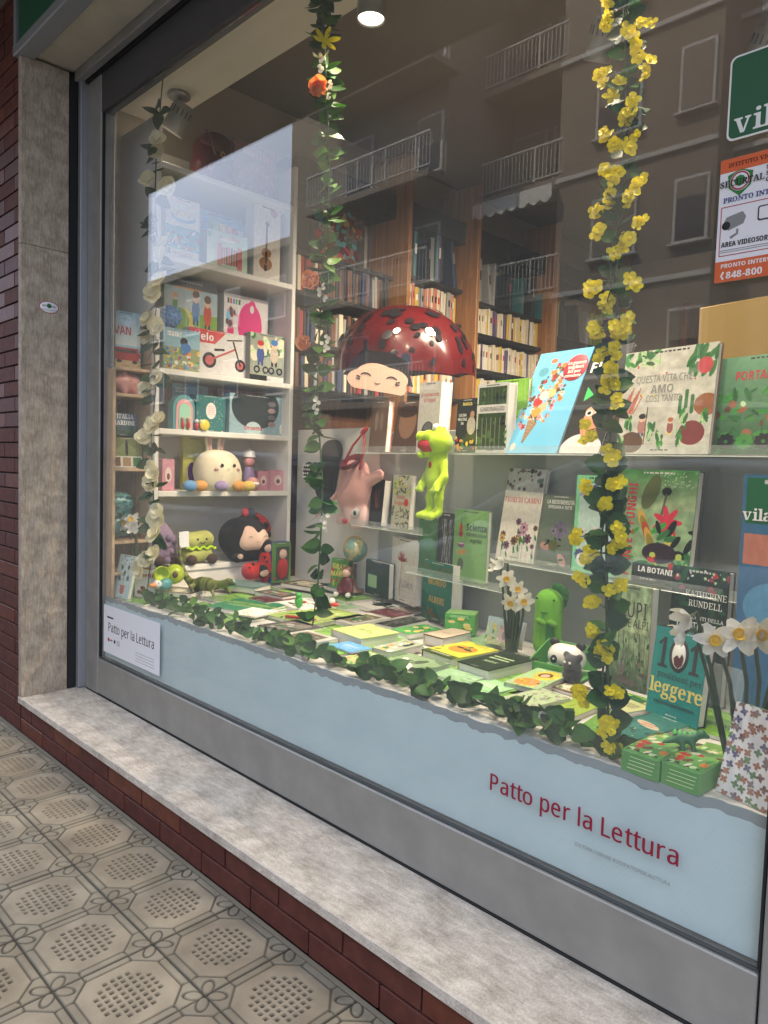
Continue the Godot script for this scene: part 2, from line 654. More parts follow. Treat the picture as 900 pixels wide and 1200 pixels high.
	bulb.emission_energy_multiplier = 2.5
	plain("lamp_body", Color(0.36, 0.36, 0.35), 0.4, 0.4)
	var car := plain("car_paint", Color(0.78, 0.78, 0.78), 0.25)
	car.clearcoat_enabled = true
	car.clearcoat = 1.0
	plain("car_dark", Color(0.03, 0.035, 0.045), 0.25).clearcoat_enabled = true
	plain("car_glass", Color(0.015, 0.018, 0.02), 0.05)
	plain("window_dark", Color(0.03, 0.035, 0.04), 0.08)
	plain("shutter", Color(0.2, 0.17, 0.13), 0.7)
	plain("rail_white", Color(0.5, 0.48, 0.44), 0.5)
	plain("awning", Color(0.72, 0.7, 0.64), 0.8)
	# pavement tile: worn yellowish cement, colour carries the dirt packed into grooves
	var kinds := [1.0, 0.9, 0.97, 0.82]
	for k in 4:
		cement(k, kinds[k])
	# little world map for the globe
	var map := Image.create(256, 128, false, Image.FORMAT_RGB8)
	var land := FastNoiseLite.new()
	land.seed = 8
	land.frequency = 0.018
	for y in 128:
		for x in 256:
			var a := TAU * x / 256.0
			var v := land.get_noise_3d(cos(a) * 50.0, y * 1.1, sin(a) * 50.0)
			map.set_pixel(x, y, (Color(0.36, 0.34, 0.16) if v > 0.04 else Color(0.13, 0.24, 0.22)).linear_to_srgb())
	plain("globe_map", Color.WHITE, 0.25).albedo_texture = ImageTexture.create_from_image(map)


func cement(k: int, tone: float) -> void:
	var tile := plain("cement_tile_%s" % "abcd"[k], Color(tone * 0.97, tone * [0.93, 0.92, 0.905, 0.93][k], tone * [0.83, 0.8, 0.775, 0.84][k]), 0.85)
	if k == 0:
		materials["_stains"] = noise_map(0.011, Color(0.52, 0.51, 0.5), Color(1, 1, 1), 6, 512, 77)
	tile.albedo_texture = materials["_stains"]
	tile.uv1_triplanar = true
	tile.uv1_world_triplanar = true
	tile.uv1_scale = Vector3.ONE * 0.9
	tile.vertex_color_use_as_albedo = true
	tile.heightmap_enabled = true
	tile.heightmap_texture = materials["_fur"].albedo_texture
	tile.heightmap_scale = 0.06


# ---------------------------------------------------------------- printed covers, one atlas

var kx := 192.0
var ky := 256.0


func sheet(i: int, c: Color, w_over_h := 0.7) -> void:
	cell_origin = Vector2i((i % ATLAS_COLUMNS) * CELL_W, (i / ATLAS_COLUMNS) * CELL_H)
	kx = CELL_W
	ky = CELL_H * w_over_h
	atlas.fill_rect(Rect2i(cell_origin, Vector2i(CELL_W, CELL_H)), c.linear_to_srgb())
	rng.seed = 100 + i


func dab(u: float, v: float, ru: float, rv: float, c: Color, angle := 0.0, strength := 1.0) -> void:
	var s := c.linear_to_srgb()
	var cx := u * CELL_W
	var cy := v * CELL_H
	var reach := maxf(ru, rv)
	var ca := cos(angle)
	var sa := sin(angle)
	for y in range(maxi(0, int(cy - reach * ky)), mini(CELL_H - 1, int(cy + reach * ky) + 1) + 1):
		for x in range(maxi(0, int(cx - reach * kx)), mini(CELL_W - 1, int(cx + reach * kx) + 1) + 1):
			var dx := (x - cx) / kx
			var dy := (y - cy) / ky
			var a := (dx * ca + dy * sa) / ru
			var b := (dy * ca - dx * sa) / rv
			if a * a + b * b < 1.0:
				if strength < 1.0:
					atlas.set_pixel(cell_origin.x + x, cell_origin.y + y, atlas.get_pixel(cell_origin.x + x, cell_origin.y + y).lerp(s, strength))
				else:
					atlas.set_pixel(cell_origin.x + x, cell_origin.y + y, s)


func area(u0: float, v0: float, u1: float, v1: float, c: Color) -> void:
	var a := Vector2i(int(clampf(u0, 0, 1) * CELL_W), int(clampf(v0, 0, 1) * CELL_H))
	var b := Vector2i(int(clampf(u1, 0, 1) * CELL_W), int(clampf(v1, 0, 1) * CELL_H))
	atlas.fill_rect(Rect2i(cell_origin + a, b - a), c.linear_to_srgb())


func line(u0: float, v0: float, u1: float, v1: float, w: float, c: Color) -> void:
	var n := int(maxf(absf(u1 - u0) * CELL_W, absf(v1 - v0) * CELL_H) / maxf(w * CELL_W * 0.5, 1.0)) + 1
	for k in n + 1:
		var t := float(k) / n
		dab(lerpf(u0, u1, t), lerpf(v0, v1, t), w * 0.5, w * 0.5, c)


func grade(top: Color, bottom: Color, v0 := 0.0, v1 := 1.0) -> void:
	for k in range(int(v0 * CELL_H), int(v1 * CELL_H)):
		atlas.fill_rect(Rect2i(cell_origin + Vector2i(0, k), Vector2i(CELL_W, 1)), top.lerp(bottom, (float(k) / CELL_H - v0) / (v1 - v0)).linear_to_srgb())


func mottle(amount: float, frequency := 0.03) -> void:
	var n := FastNoiseLite.new()
	n.seed = rng.randi()
	n.frequency = frequency
	n.fractal_octaves = 4
	for y in CELL_H:
		for x in CELL_W:
			var p := cell_origin + Vector2i(x, y)
			var c := atlas.get_pixelv(p)
			var k := 1.0 + n.get_noise_2d(x, y) * amount
			atlas.set_pixelv(p, Color(c.r * k, c.g * k, c.b * k))


func leaf_print(u: float, v: float, size: float, angle: float, c: Color) -> void:
	dab(u, v, size, size * 0.38, c, angle)
	line(u - cos(angle) * size, v - sin(angle) * size * kx / CELL_W * ky / CELL_H, u + cos(angle) * size * 0.8, v + sin(angle) * size * 0.8 * ky / CELL_H, 0.008, c.darkened(0.35))


func bloom(u: float, v: float, r: float, petals: int, c: Color, heart: Color) -> void:
	for k in petals:
		var a := TAU * k / petals + u * 9.0
		dab(u + cos(a) * r * 0.55, v + sin(a) * r * 0.55 * ky / CELL_H, r * 0.5, r * 0.32, c.lerp(c.darkened(0.3), rng.randf()), a)
	dab(u, v, r * 0.25, r * 0.25, heart)


func foliage(count: int, colors: Array, small := 0.04, large := 0.1, v0 := 0.0, v1 := 1.0) -> void:
	for k in count:
		leaf_print(rng.randf(), lerpf(v0, v1, rng.randf()), lerpf(small, large, rng.randf()), rng.randf() * PI, colors[rng.randi() % colors.size()])


func blobs(count: int, colors: Array, small := 0.02, large := 0.06, v0 := 0.0, v1 := 1.0, u0 := 0.0, u1 := 1.0) -> void:
	for k in count:
		var r := lerpf(small, large, rng.randf())
		dab(lerpf(u0, u1, rng.randf()), lerpf(v0, v1, rng.randf()), r, r * lerpf(0.4, 1.0, rng.randf()), colors[rng.randi() % colors.size()], rng.randf() * PI)


func small_print(u: float, v: float, w: float, rows: int, c: Color, gap := 0.03) -> void:
	for k in rows:
		var x := u
		while x < u + w:
			var l := lerpf(0.02, 0.06, rng.randf())
			area(x, v + k * gap, minf(x + l, u + w), v + k * gap + gap * 0.4, c)
			x += l + 0.015


func small_figure(u: float, v: float, s: float, hair: Color, coat: Color, legs: Color) -> void:
	line(u - s * 0.1, v, u - s * 0.1, v + s * 0.3, s * 0.12, legs)
	line(u + s * 0.1, v, u + s * 0.1, v + s * 0.3, s * 0.12, legs)
	dab(u, v - s * 0.1, s * 0.22, s * 0.36, coat)
	dab(u, v - s * 0.5, s * 0.17, s * 0.19, Color(0.75, 0.5, 0.38))
	dab(u, v - s * 0.58, s * 0.19, s * 0.13, hair)


const DEEP := Color(0.01, 0.07, 0.05)
const GREEN := Color(0.06, 0.3, 0.05)
const FERN := Color(0.04, 0.16, 0.05)
const LIME := Color(0.42, 0.55, 0.1)
const PALE := Color(0.5, 0.68, 0.38)
const MINT := Color(0.3, 0.64, 0.42)
const CREAM := Color(0.74, 0.68, 0.52)
const WHITE := Color(0.78, 0.77, 0.74)
const BLACK := Color(0.012, 0.014, 0.014)
const RED := Color(0.48, 0.03, 0.03)
const ORANGE := Color(0.75, 0.28, 0.05)
const YELLOW := Color(0.78, 0.62, 0.08)
const PINK := Color(0.75, 0.32, 0.36)
const SKY := Color(0.22, 0.55, 0.78)
const BLUE := Color(0.06, 0.2, 0.5)
const BROWN := Color(0.12, 0.06, 0.03)
const LILAC := Color(0.4, 0.32, 0.55)
const TEAL := Color(0.02, 0.22, 0.2)


func paint_covers() -> void:
	atlas = Image.create(ATLAS_COLUMNS * CELL_W, ATLAS_ROWS * CELL_H, false, Image.FORMAT_RGB8)
	# 0 still life of fruit and flowers pouring from a horn, on sky blue
	sheet(0, Color(0.16, 0.47, 0.7), 0.6)
	for k in 130:
		var t := rng.randf()
		var w := 0.06 + 0.26 * sin(t * 2.6)
		var u := lerpf(0.52, 0.3, t) + rng.randf_range(-w, w)
		bloom(u, lerpf(0.14, 0.74, t), rng.randf_range(0.02, 0.05), 5, [FERN, CREAM, RED, ORANGE, BROWN, PINK][rng.randi() % 6], BROWN)
	for p in [[0.3, 0.5, RED], [0.42, 0.56, Color(0.7, 0.4, 0.25)], [0.34, 0.6, ORANGE], [0.5, 0.42, Color(0.7, 0.45, 0.2)], [0.38, 0.44, CREAM]]:
		dab(p[0], p[1], 0.085, 0.075, p[2])
	for k in 12:
		dab(0.33 - k * 0.004, 0.7 + k * 0.016, 0.1 - k * 0.007, 0.035, Color(0.32, 0.22, 0.13).darkened(0.25 * (k % 2)), 0.4)
	dab(0.86, 0.13, 0.08, 0.09, Color(0.03, 0.05, 0.16))
	dab(0.2, 0.2, 0.09, 0.08, Color(0.1, 0.3, 0.4))
	dab(0.34, 0.1, 0.06, 0.04, Color(0.6, 0.16, 0.08))
	dab(0.13, 0.93, 0.05, 0.06, Color(0.6, 0.52, 0.42))
	# 1 man with orange beard and a green bow over his eyes, on black
	sheet(1, BLACK, 0.45)
	dab(0.5, 0.95, 0.5, 0.3, Color(0.62, 0.6, 0.6))
	dab(0.55, 0.72, 0.22, 0.3, Color(0.74, 0.26, 0.14))
	dab(0.55, 0.62, 0.2, 0.12, Color(0.7, 0.36, 0.22))
	for k in 2:
		dab(0.45 + k * 0.22, 0.63, 0.09, 0.06, WHITE)
		dab(0.45 + k * 0.22, 0.63, 0.05, 0.035, BLACK)
	for k in 26:
		area(0.2 + k * 0.008, 0.39 + k * 0.003, 0.21 + k * 0.008, 0.52 - k * 0.002, Color(0.05, 0.5, 0.13))
		area(0.88 - k * 0.008, 0.39 + k * 0.003, 0.89 - k * 0.008, 0.52 - k * 0.002, Color(0.05, 0.42, 0.12))
	# 2 garden scene with a gardener and a child
	sheet(2, Color(0.56, 0.56, 0.5), 1.0)
	mottle(0.12)
	for k in 26:
		leaf_print(rng.randf_range(0.02, 0.4), rng.randf_range(0.02, 0.14), 0.05, rng.randf() * PI, [FERN, PALE, GREEN][k % 3])
	for k in 18:
		leaf_print(rng.randf_range(0.72, 0.98), rng.randf_range(0.04, 0.25), 0.07, rng.randf_range(1.6, 2.4), [Color(0.07, 0.2, 0.06), FERN][k % 2])
	for k in 9:
		line(0.08 + 0.02 * k, 0.45 - 0.03 * (k % 4), 0.04 + 0.015 * k, 0.6, 0.012, Color(0.45, 0.12, 0.08))
	dab(0.17, 0.88, 0.13, 0.1, BROWN)
	dab(0.8, 0.8, 0.13, 0.11, Color(0.2, 0.03, 0.03))
	dab(0.92, 0.55, 0.12, 0.1, Color(0.3, 0.12, 0.05))
	small_figure(0.27, 0.75, 0.2, BLACK, Color(0.42, 0.2, 0.17), Color(0.03, 0.05, 0.12))
	small_figure(0.58, 0.76, 0.15, Color(0.4, 0.12, 0.04), Color(0.3, 0.1, 0.09), YELLOW)
	line(0.32, 0.55, 0.31, 0.9, 0.012, BROWN)
	for p in [[0.12, 0.72], [0.38, 0.78], [0.7, 0.66], [0.68, 0.84], [0.9, 0.68], [0.05, 0.9], [0.48, 0.86]]:
		for k in 7:
			leaf_print(p[0] + rng.randf_range(-0.03, 0.03), p[1] + rng.randf_range(-0.06, 0.06), 0.05, rng.randf_range(1.0, 2.1), [FERN, GREEN, PALE][k % 3])
	for p in [[0.72, 0.5], [0.78, 0.55], [0.66, 0.55]]:
		line(p[0], p[1] - 0.08, p[0], p[1] + 0.06, 0.035, FERN)
	blobs(14, [YELLOW, RED, PINK], 0.008, 0.016, 0.1, 0.5)
	dab(0.87, 0.2, 0.075, 0.075, Color(0.5, 0.07, 0.08))
	# 3 green garden cover, dark, with a red-lettered top
	sheet(3, Color(0.06, 0.2, 0.07), 1.0)
	grade(Color(0.16, 0.34, 0.2), Color(0.02, 0.09, 0.02))
	foliage(60, [FERN, GREEN, Color(0.03, 0.12, 0.03)], 0.03, 0.08, 0.35, 1.0)
	blobs(12, [BROWN, PALE, Color(0.3, 0.12, 0.06)], 0.03, 0.06, 0.45, 0.8)
	for k in 5:
		bloom(0.15 + k * 0.17, 0.86, 0.08, 9, [BLACK, GREEN][k % 2], FERN)
	# 4 wild flowers on ivory
	sheet(4, Color(0.62, 0.58, 0.52), 0.55)
	area(0, 0, 1, 0.25, Color(0.42, 0.41, 0.4))
	for k in 24:
		bloom(rng.randf(), rng.randf_range(0.0, 0.23), rng.randf_range(0.02, 0.06), 6, [BLACK, Color(0.2, 0.1, 0.14), FERN][k % 3], BROWN)
	for k in 15:
		var u := rng.randf()
		var v := rng.randf_range(0.56, 0.86)
		line(u, v, u + 0.03, 0.99, 0.008, FERN)
		bloom(u, v, rng.randf_range(0.05, 0.11), 7, [Color(0.16, 0.06, 0.12), Color(0.45, 0.25, 0.32), BROWN, Color(0.5, 0.34, 0.1)][k % 4], BLACK)
		leaf_print(u + 0.03, v + 0.1, 0.06, 1.2, FERN)
	# 5 grey green cover with irises and hands
	sheet(5, Color(0.13, 0.16, 0.12), 0.62)
	bloom(0.6, 0.48, 0.2, 7, Color(0.16, 0.13, 0.2), Color(0.06, 0.08, 0.06))
	bloom(0.4, 0.5, 0.1, 6, Color(0.2, 0.17, 0.24), BLACK)
	dab(0.2, 0.72, 0.13, 0.08, Color(0.42, 0.24, 0.2), 0.4)
	dab(0.72, 0.88, 0.16, 0.09, Color(0.48, 0.3, 0.28), 0.9)
	dab(0.45, 0.7, 0.13, 0.12, Color(0.1, 0.1, 0.03))
	foliage(10, [BLACK, FERN], 0.04, 0.07, 0.6, 1.0)
	# 6 mint card with ring flowers
	sheet(6, Color(0.24, 0.66, 0.36), 0.5)
	area(0.1, 0.08, 1, 0.9, Color(0.5, 0.66, 0.6))
	for k in 26:
		bloom(rng.randf_range(0.12, 0.95), rng.randf_range(0.1, 0.85), rng.randf_range(0.05, 0.12), 8, [LILAC, WHITE, Color(0.1, 0.12, 0.3), Color(0.5, 0.46, 0.6)][k % 4], [YELLOW, ORANGE, BLACK][k % 3])
	dab(0.25, 0.86, 0.14, 0.14, WHITE)
	dab(0.25, 0.86, 0.07, 0.07, BLACK)
	# 7 big book of plants, mushrooms, red lily
	sheet(7, Color(0.24, 0.36, 0.2), 0.73)
	grade(Color(0.05, 0.22, 0.05), Color(0.3, 0.38, 0.22), 0.0, 0.35)
	mottle(0.25, 0.02)
	for k in 60:
		dab(rng.randf_range(0.5, 1.0), rng.randf_range(0.02, 0.16), 0.008, 0.008, WHITE, 0.0, 0.6)
	dab(0.42, 0.2, 0.1, 0.22, Color(0.1, 0.12, 0.04), 0.35)
	dab(0.62, 0.19, 0.06, 0.05, BLACK)
	line(0.62, 0.22, 0.58, 0.4, 0.03, Color(0.1, 0.09, 0.07))
	for k in 7:
		var a := TAU * k / 7.0
		dab(0.66 + cos(a) * 0.09, 0.45 + sin(a) * 0.07, 0.1, 0.035, Color(0.55, 0.03, 0.06), a)
	for k in 5:
		dab(0.36 + 0.035 * k, 0.47 + 0.05 * k, 0.05, 0.17, [Color(0.55, 0.33, 0.05), Color(0.25, 0.2, 0.03), Color(0.4, 0.06, 0.03)][k % 3], -0.45)
	dab(0.72, 0.65, 0.06, 0.16, Color(0.6, 0.5, 0.1))
	foliage(26, [FERN, BLACK, GREEN], 0.06, 0.12, 0.5, 0.85)
	dab(0.6, 0.72, 0.22, 0.12, Color(0.035, 0.02, 0.03))
	area(0.28, 0.83, 1, 1, Color(0.03, 0.035, 0.03))
	blobs(14, [RED, BROWN, LIME], 0.02, 0.05, 0.7, 0.84, 0.5, 1.0)
	# 8 dark jungle with white lettering
	sheet(8, Color(0.006, 0.02, 0.012), 0.5)
	foliage(50, [Color(0.01, 0.06, 0.02), Color(0.012, 0.09, 0.03), Color(0.004, 0.03, 0.015)], 0.06, 0.14)
	blobs(8, [RED, Color(0.3, 0.05, 0.08)], 0.03, 0.07, 0.04, 0.2)
	blobs(12, [WHITE, PALE], 0.01, 0.03, 0.02, 0.14)
	# 9 wolves in a misty forest
	sheet(9, Color(0.2, 0.27, 0.15), 0.45)
	grade(Color(0.26, 0.36, 0.2), Color(0.4, 0.47, 0.28), 0.0, 0.45)
	grade(Color(0.32, 0.4, 0.24), Color(0.02, 0.05, 0.025), 0.45, 1.0)
	mottle(0.4, 0.025)
	for k in 9:
		line(k * 0.125, 0.45, k * 0.125 + 0.01, 0.8, 0.015 + 0.02 * rng.randf(), Color(0.08, 0.14, 0.07))
	for k in 60:
		leaf_print(rng.randf(), rng.randf_range(0.5, 1.0), 0.06, rng.randf_range(1.0, 2.1), [FERN, Color(0.02, 0.06, 0.03), Color(0.08, 0.14, 0.07)][k % 3])
	for p in [[0.35, 0.86, 0.2], [0.78, 0.78, 0.12]]:
		dab(p[0] + 0.12, p[1] + 0.05, p[2] * 1.1, p[2] * 0.4, Color(0.09, 0.07, 0.06), 0.2)
		dab(p[0], p[1] - 0.04, p[2] * 0.4, p[2] * 0.55, Color(0.16, 0.14, 0.12))
		dab(p[0] - 0.04, p[1] - 0.11, p[2] * 0.1, p[2] * 0.3, Color(0.26, 0.24, 0.22))
		dab(p[0] + 0.05, p[1] - 0.11, p[2] * 0.1, p[2] * 0.3, Color(0.26, 0.24, 0.22))
	# 10 teal cover, an oval portrait between two ones
	sheet(10, Color(0.02, 0.24, 0.23), 0.68)
	area(0.2, 0.6, 0.8, 0.61, TEAL)
	# 11 clover print on white
	sheet(11, Color(0.72, 0.72, 0.76), 0.63)
	for k in 88:
		var u := (k % 8) / 7.4 + rng.randf_range(-0.05, 0.05)
		var v := (k / 8) / 10.5 + rng.randf_range(-0.03, 0.03)
		var c: Color = [Color(0.16, 0.06, 0.06), Color(0.1, 0.22, 0.09), Color(0.1, 0.09, 0.22), Color(0.34, 0.13, 0.08), Color(0.2, 0.14, 0.16)][rng.randi() % 5]
		line(u, v, u + 0.02, v + 0.05, 0.012, Color(0.2, 0.3, 0.12))
		for j in 4:
			var a := TAU * j / 4.0 + k
			dab(u + cos(a) * 0.035, v + sin(a) * 0.022, 0.032, 0.024, c.lerp(Color(0.4, 0.4, 0.36), 0.3 * rng.randf()), a)
	# 12 potted cactus on pale mint
	sheet(12, Color(0.56, 0.72, 0.68), 0.75)
	for k in 34:
		dab(rng.randf_range(0.15, 0.85), rng.randf_range(0.05, 0.6), 0.02, 0.02, BLACK)
	for p in [[0.3, 0.3], [0.7, 0.28], [0.5, 0.42], [0.25, 0.55], [0.75, 0.52]]:
		bloom(p[0], p[1], 0.08, 8, Color(0.1, 0.16, 0.15), BLACK)
	line(0.5, 0.35, 0.52, 0.72, 0.02, BLACK)
	area(0.36, 0.7, 0.68, 0.74, Color(0.5, 0.1, 0.1))
	dab(0.52, 0.8, 0.14, 0.13, Color(0.5, 0.1, 0.1))
	# 13 insects on white
	sheet(13, WHITE, 0.85)
	for p in [[0.4, 0.65], [0.25, 0.8], [0.7, 0.8]]:
		dab(p[0], p[1], 0.12, 0.09, Color(0.3, 0.05, 0.05))
		dab(p[0] - 0.06, p[1], 0.05, 0.05, BLACK)
	# 14 green book of vegetables stacked like stones
	sheet(14, Color(0.2, 0.38, 0.14), 0.68)
	dab(0.22, 0.26, 0.045, 0.09, RED)
	dab(0.22, 0.35, 0.06, 0.06, Color(0.35, 0.03, 0.06))
	line(0.22, 0.12, 0.22, 0.22, 0.02, FERN)
	dab(0.24, 0.5, 0.09, 0.06, Color(0.2, 0.03, 0.14))
	dab(0.24, 0.48, 0.08, 0.02, Color(0.6, 0.45, 0.55))
	dab(0.27, 0.6, 0.14, 0.05, Color(0.5, 0.25, 0.05), -0.2)
	dab(0.25, 0.77, 0.09, 0.13, Color(0.1, 0.13, 0.09))
	# 15 white book with a red branch of coral seaweed
	sheet(15, Color(0.6, 0.585, 0.54), 0.88)
	for k in 60:
		var a := rng.randf_range(-1.5, 1.5)
		var r := rng.randf_range(0.05, 0.22)
		line(0.42, 0.36, 0.42 + sin(a) * r, 0.36 - cos(a) * r * 0.8, 0.012, [Color(0.28, 0.015, 0.02), Color(0.2, 0.01, 0.02)][k % 2])
	line(0.42, 0.36, 0.38, 0.9, 0.012, Color(0.28, 0.03, 0.02))
	# 16 emerald book of trees
	sheet(16, Color(0.006, 0.15, 0.1), 0.85)
	grade(Color(0.008, 0.17, 0.12), Color(0.005, 0.08, 0.05), 0.4, 1.0)
	foliage(20, [Color(0.12, 0.14, 0.03), Color(0.03, 0.14, 0.08)], 0.05, 0.1, 0.05, 0.2)
	foliage(30, [BROWN, Color(0.1, 0.08, 0.02), Color(0.14, 0.1, 0.05)], 0.03, 0.07, 0.8, 1.0)
	# 17 dark forest pattern with pale label
	sheet(17, Color(0.006, 0.03, 0.022), 1.2)
	foliage(70, [Color(0.012, 0.06, 0.035), Color(0.02, 0.08, 0.05)], 0.03, 0.06)
	area(0.12, 0.42, 0.5, 0.78, Color(0.3, 0.5, 0.28))
	# 18 yellow green leaves, fox and fruit
	sheet(18, Color(0.5, 0.48, 0.36), 0.5)
	foliage(36, [FERN, LIME, BROWN, YELLOW], 0.05, 0.12, 0.0, 0.34)
	foliage(30, [Color(0.1, 0.1, 0.06), Color(0.24, 0.22, 0.12)], 0.05, 0.12, 0.6, 1.0)
	dab(0.8, 0.5, 0.12, 0.14, Color(0.55, 0.05, 0.02))
	# 19 black with a red coral branch
	sheet(19, Color(0.014, 0.015, 0.014), 0.45)
	for k in 30:
		line(0.5, 0.6, rng.randf_range(0.25, 0.75), rng.randf_range(0.2, 0.6), 0.02, Color(0.22, 0.07, 0.06))
	# 20 black wood cut of a forest
	sheet(20, Color(0.02, 0.022, 0.022), 0.4)
	for k in 14:
		line(rng.randf(), 0.1, rng.randf(), 0.9, 0.02, Color(0.34, 0.35, 0.33))
	# 21 green cover with a lighter frame
	sheet(21, Color(0.045, 0.14, 0.05), 0.5)
	dab(0.5, 0.45, 0.3, 0.3, Color(0.05, 0.19, 0.07))
	# 22 white cover with a grey portrait egg
	sheet(22, Color(0.56, 0.54, 0.49), 0.45)
	dab(0.5, 0.72, 0.3, 0.36, Color(0.07, 0.07, 0.07))
	dab(0.5, 0.7, 0.22, 0.28, Color(0.16, 0.16, 0.16))
	# 23 garden gate photograph under a white band
	sheet(23, Color(0.6, 0.6, 0.58), 0.62)
	area(0.06, 0.06, 0.94, 0.95, Color(0.04, 0.07, 0.02))
	foliage(50, [Color(0.03, 0.09, 0.02), Color(0.1, 0.2, 0.04), BLACK], 0.04, 0.1, 0.1, 0.9)
	for k in 5:
		line(0.2 + k * 0.14, 0.5, 0.2 + k * 0.14, 0.92, 0.03, Color(0.2, 0.2, 0.19))
	area(0.0, 0.31, 1.0, 0.43, Color(0.66, 0.65, 0.62))
	# 24 cook in white on black
	sheet(24, Color(0.02, 0.022, 0.016), 0.55)
	dab(0.72, 0.5, 0.2, 0.3, Color(0.48, 0.42, 0.38))
	dab(0.75, 0.3, 0.1, 0.12, Color(0.45, 0.25, 0.17))
	blobs(22, [FERN, ORANGE, YELLOW, RED], 0.03, 0.09, 0.68, 0.95)
	# 25 pair of bare feet, brown
	sheet(25, Color(0.16, 0.1, 0.075), 0.5)
	dab(0.35, 0.4, 0.1, 0.36, Color(0.3, 0.2, 0.15))
	dab(0.65, 0.4, 0.1, 0.36, Color(0.26, 0.17, 0.12))
	# 26 brown portrait
	sheet(26, Color(0.1, 0.05, 0.03), 0.75)
	dab(0.5, 0.4, 0.34, 0.44, Color(0.28, 0.15, 0.085))
	dab(0.45, 0.2, 0.4, 0.16, Color(0.05, 0.028, 0.02))
	# 27 little pink house among plants
	sheet(27, Color(0.42, 0.5, 0.3), 1.6)
	grade(Color(0.4, 0.52, 0.58), Color(0.4, 0.46, 0.22))
	foliage(40, [PALE, GREEN, YELLOW], 0.03, 0.07, 0.3, 1.0)
	area(0.36, 0.4, 0.66, 0.86, Color(0.6, 0.42, 0.4))
	for k in 16:
		area(0.34 + k * 0.01, 0.4 - k * 0.015, 0.68 - k * 0.01, 0.41 - k * 0.015, Color(0.5, 0.28, 0.27))
	blobs(40, [PINK, YELLOW, WHITE], 0.01, 0.02, 0.65, 1.0)
	dab(0.5, 0.62, 0.05, 0.1, Color(0.3, 0.27, 0.27))
	# 28 drum box
	sheet(28, Color(0.68, 0.67, 0.62), 0.63)
	area(0, 0.48, 1, 0.85, Color(0.08, 0.34, 0.4))
	dab(0.5, 0.3, 0.36, 0.17, Color(0.12, 0.3, 0.6))
	dab(0.5, 0.26, 0.34, 0.14, Color(0.62, 0.62, 0.55))
	blobs(20, [YELLOW, ORANGE, SKY], 0.02, 0.04, 0.22, 0.3, 0.3, 0.7)
	blobs(30, [RED, ORANGE, WHITE, BLUE, YELLOW], 0.03, 0.08, 0.52, 0.82)
	small_print(0.2, 0.9, 0.6, 2, RED)
	area(0.05, 0.86, 0.14, 0.96, GREEN)
	# 29 xylophone box
	sheet(29, Color(0.1, 0.3, 0.5), 1.0)
	for k in 8:
		area(0.06 + k * 0.115, 0.1 + 0.01 * k, 0.155 + k * 0.115, 0.56 - 0.012 * k, [LILAC, BLUE, GREEN, LIME, YELLOW, ORANGE, RED, WHITE][k])
	foliage(16, [BLACK, TEAL, FERN], 0.04, 0.08, 0.7, 1.0)
	# 30 accordion box
	sheet(30, Color(0.42, 0.56, 0.46), 1.2)
	for k in 7:
		area(0.34 + k * 0.06, 0.36 + 0.02 * absf(k - 3), 0.39 + k * 0.06, 0.84, [Color(0.08, 0.01, 0.01), RED][k % 2])
	area(0.26, 0.32, 0.36, 0.9, RED)
	area(0.74, 0.34, 0.86, 0.92, RED)
	dab(0.5, 0.18, 0.2, 0.06, WHITE)
	area(0.02, 0.06, 0.1, 0.2, GREEN)
	# 31 violin box
	sheet(31, Color(0.66, 0.62, 0.54), 0.43)
	dab(0.45, 0.76, 0.24, 0.2, Color(0.3, 0.12, 0.03))
	dab(0.47, 0.62, 0.18, 0.15, Color(0.34, 0.14, 0.035))
	line(0.48, 0.28, 0.46, 0.74, 0.08, BLACK)
	dab(0.49, 0.24, 0.08, 0.07, BLACK)
	area(0.4, 0.78, 0.5, 0.86, BLACK)
	dab(0.72, 0.08, 0.13, 0.13, Color(0.45, 0.12, 0.2))
	# 32 blue lid of a music box behind
	sheet(32, Color(0.16, 0.4, 0.56), 1.2)
	blobs(26, [SKY, WHITE, Color(0.4, 0.6, 0.7)], 0.03, 0.08, 0.0, 0.4)
	# 33 children on a lawn
	sheet(33, Color(0.3, 0.52, 0.62), 0.95)
	grade(Color(0.34, 0.52, 0.6), Color(0.55, 0.62, 0.6), 0.0, 0.5)
	area(0, 0.34, 1, 1, Color(0.22, 0.42, 0.06))
	dab(0.35, 0.46, 0.2, 0.16, YELLOW)
	dab(0.29, 0.43, 0.17, 0.13, Color(0.22, 0.42, 0.06))
	small_figure(0.58, 0.34, 0.34, BROWN, BLUE, Color(0.05, 0.07, 0.16))
	small_figure(0.8, 0.37, 0.34, BROWN, Color(0.6, 0.08, 0.03), Color(0.05, 0.05, 0.05))
	small_figure(0.2, 0.3, 0.2, ORANGE, GREEN, BROWN)
	dab(0.8, 0.55, 0.2, 0.04, YELLOW)
	area(0, 0, 1, 0.1, Color(0.1, 0.13, 0.15))
	small_print(0.2, 0.09, 0.5, 1, ORANGE, 0.05)
	# 34 pink bouncing ball
	sheet(34, Color(0.68, 0.66, 0.66), 1.0)
	dab(0.58, 0.34, 0.27, 0.27, Color(0.7, 0.04, 0.22))
	dab(0.62, 0.13, 0.09, 0.09, Color(0.7, 0.04, 0.22))
	dab(0.62, 0.14, 0.045, 0.045, Color(0.68, 0.66, 0.66))
	dab(0.15, 0.42, 0.07, 0.08, Color(0.7, 0.05, 0.2))
	blobs(10, [SKY, PINK, BROWN], 0.03, 0.07, 0.2, 0.36, 0.05, 0.3)
	area(0, 0.56, 1, 1, SKY)
	for k in 5:
		area(0.08 + k * 0.06, 0.06, 0.12 + k * 0.06, 0.12, [BLACK, RED, BLUE, GREEN, BLACK][k])
	# 35 busy talking picture game
	sheet(35, Color(0.3, 0.5, 0.6), 1.0)
	area(0, 0.45, 1, 1, Color(0.3, 0.34, 0.16))
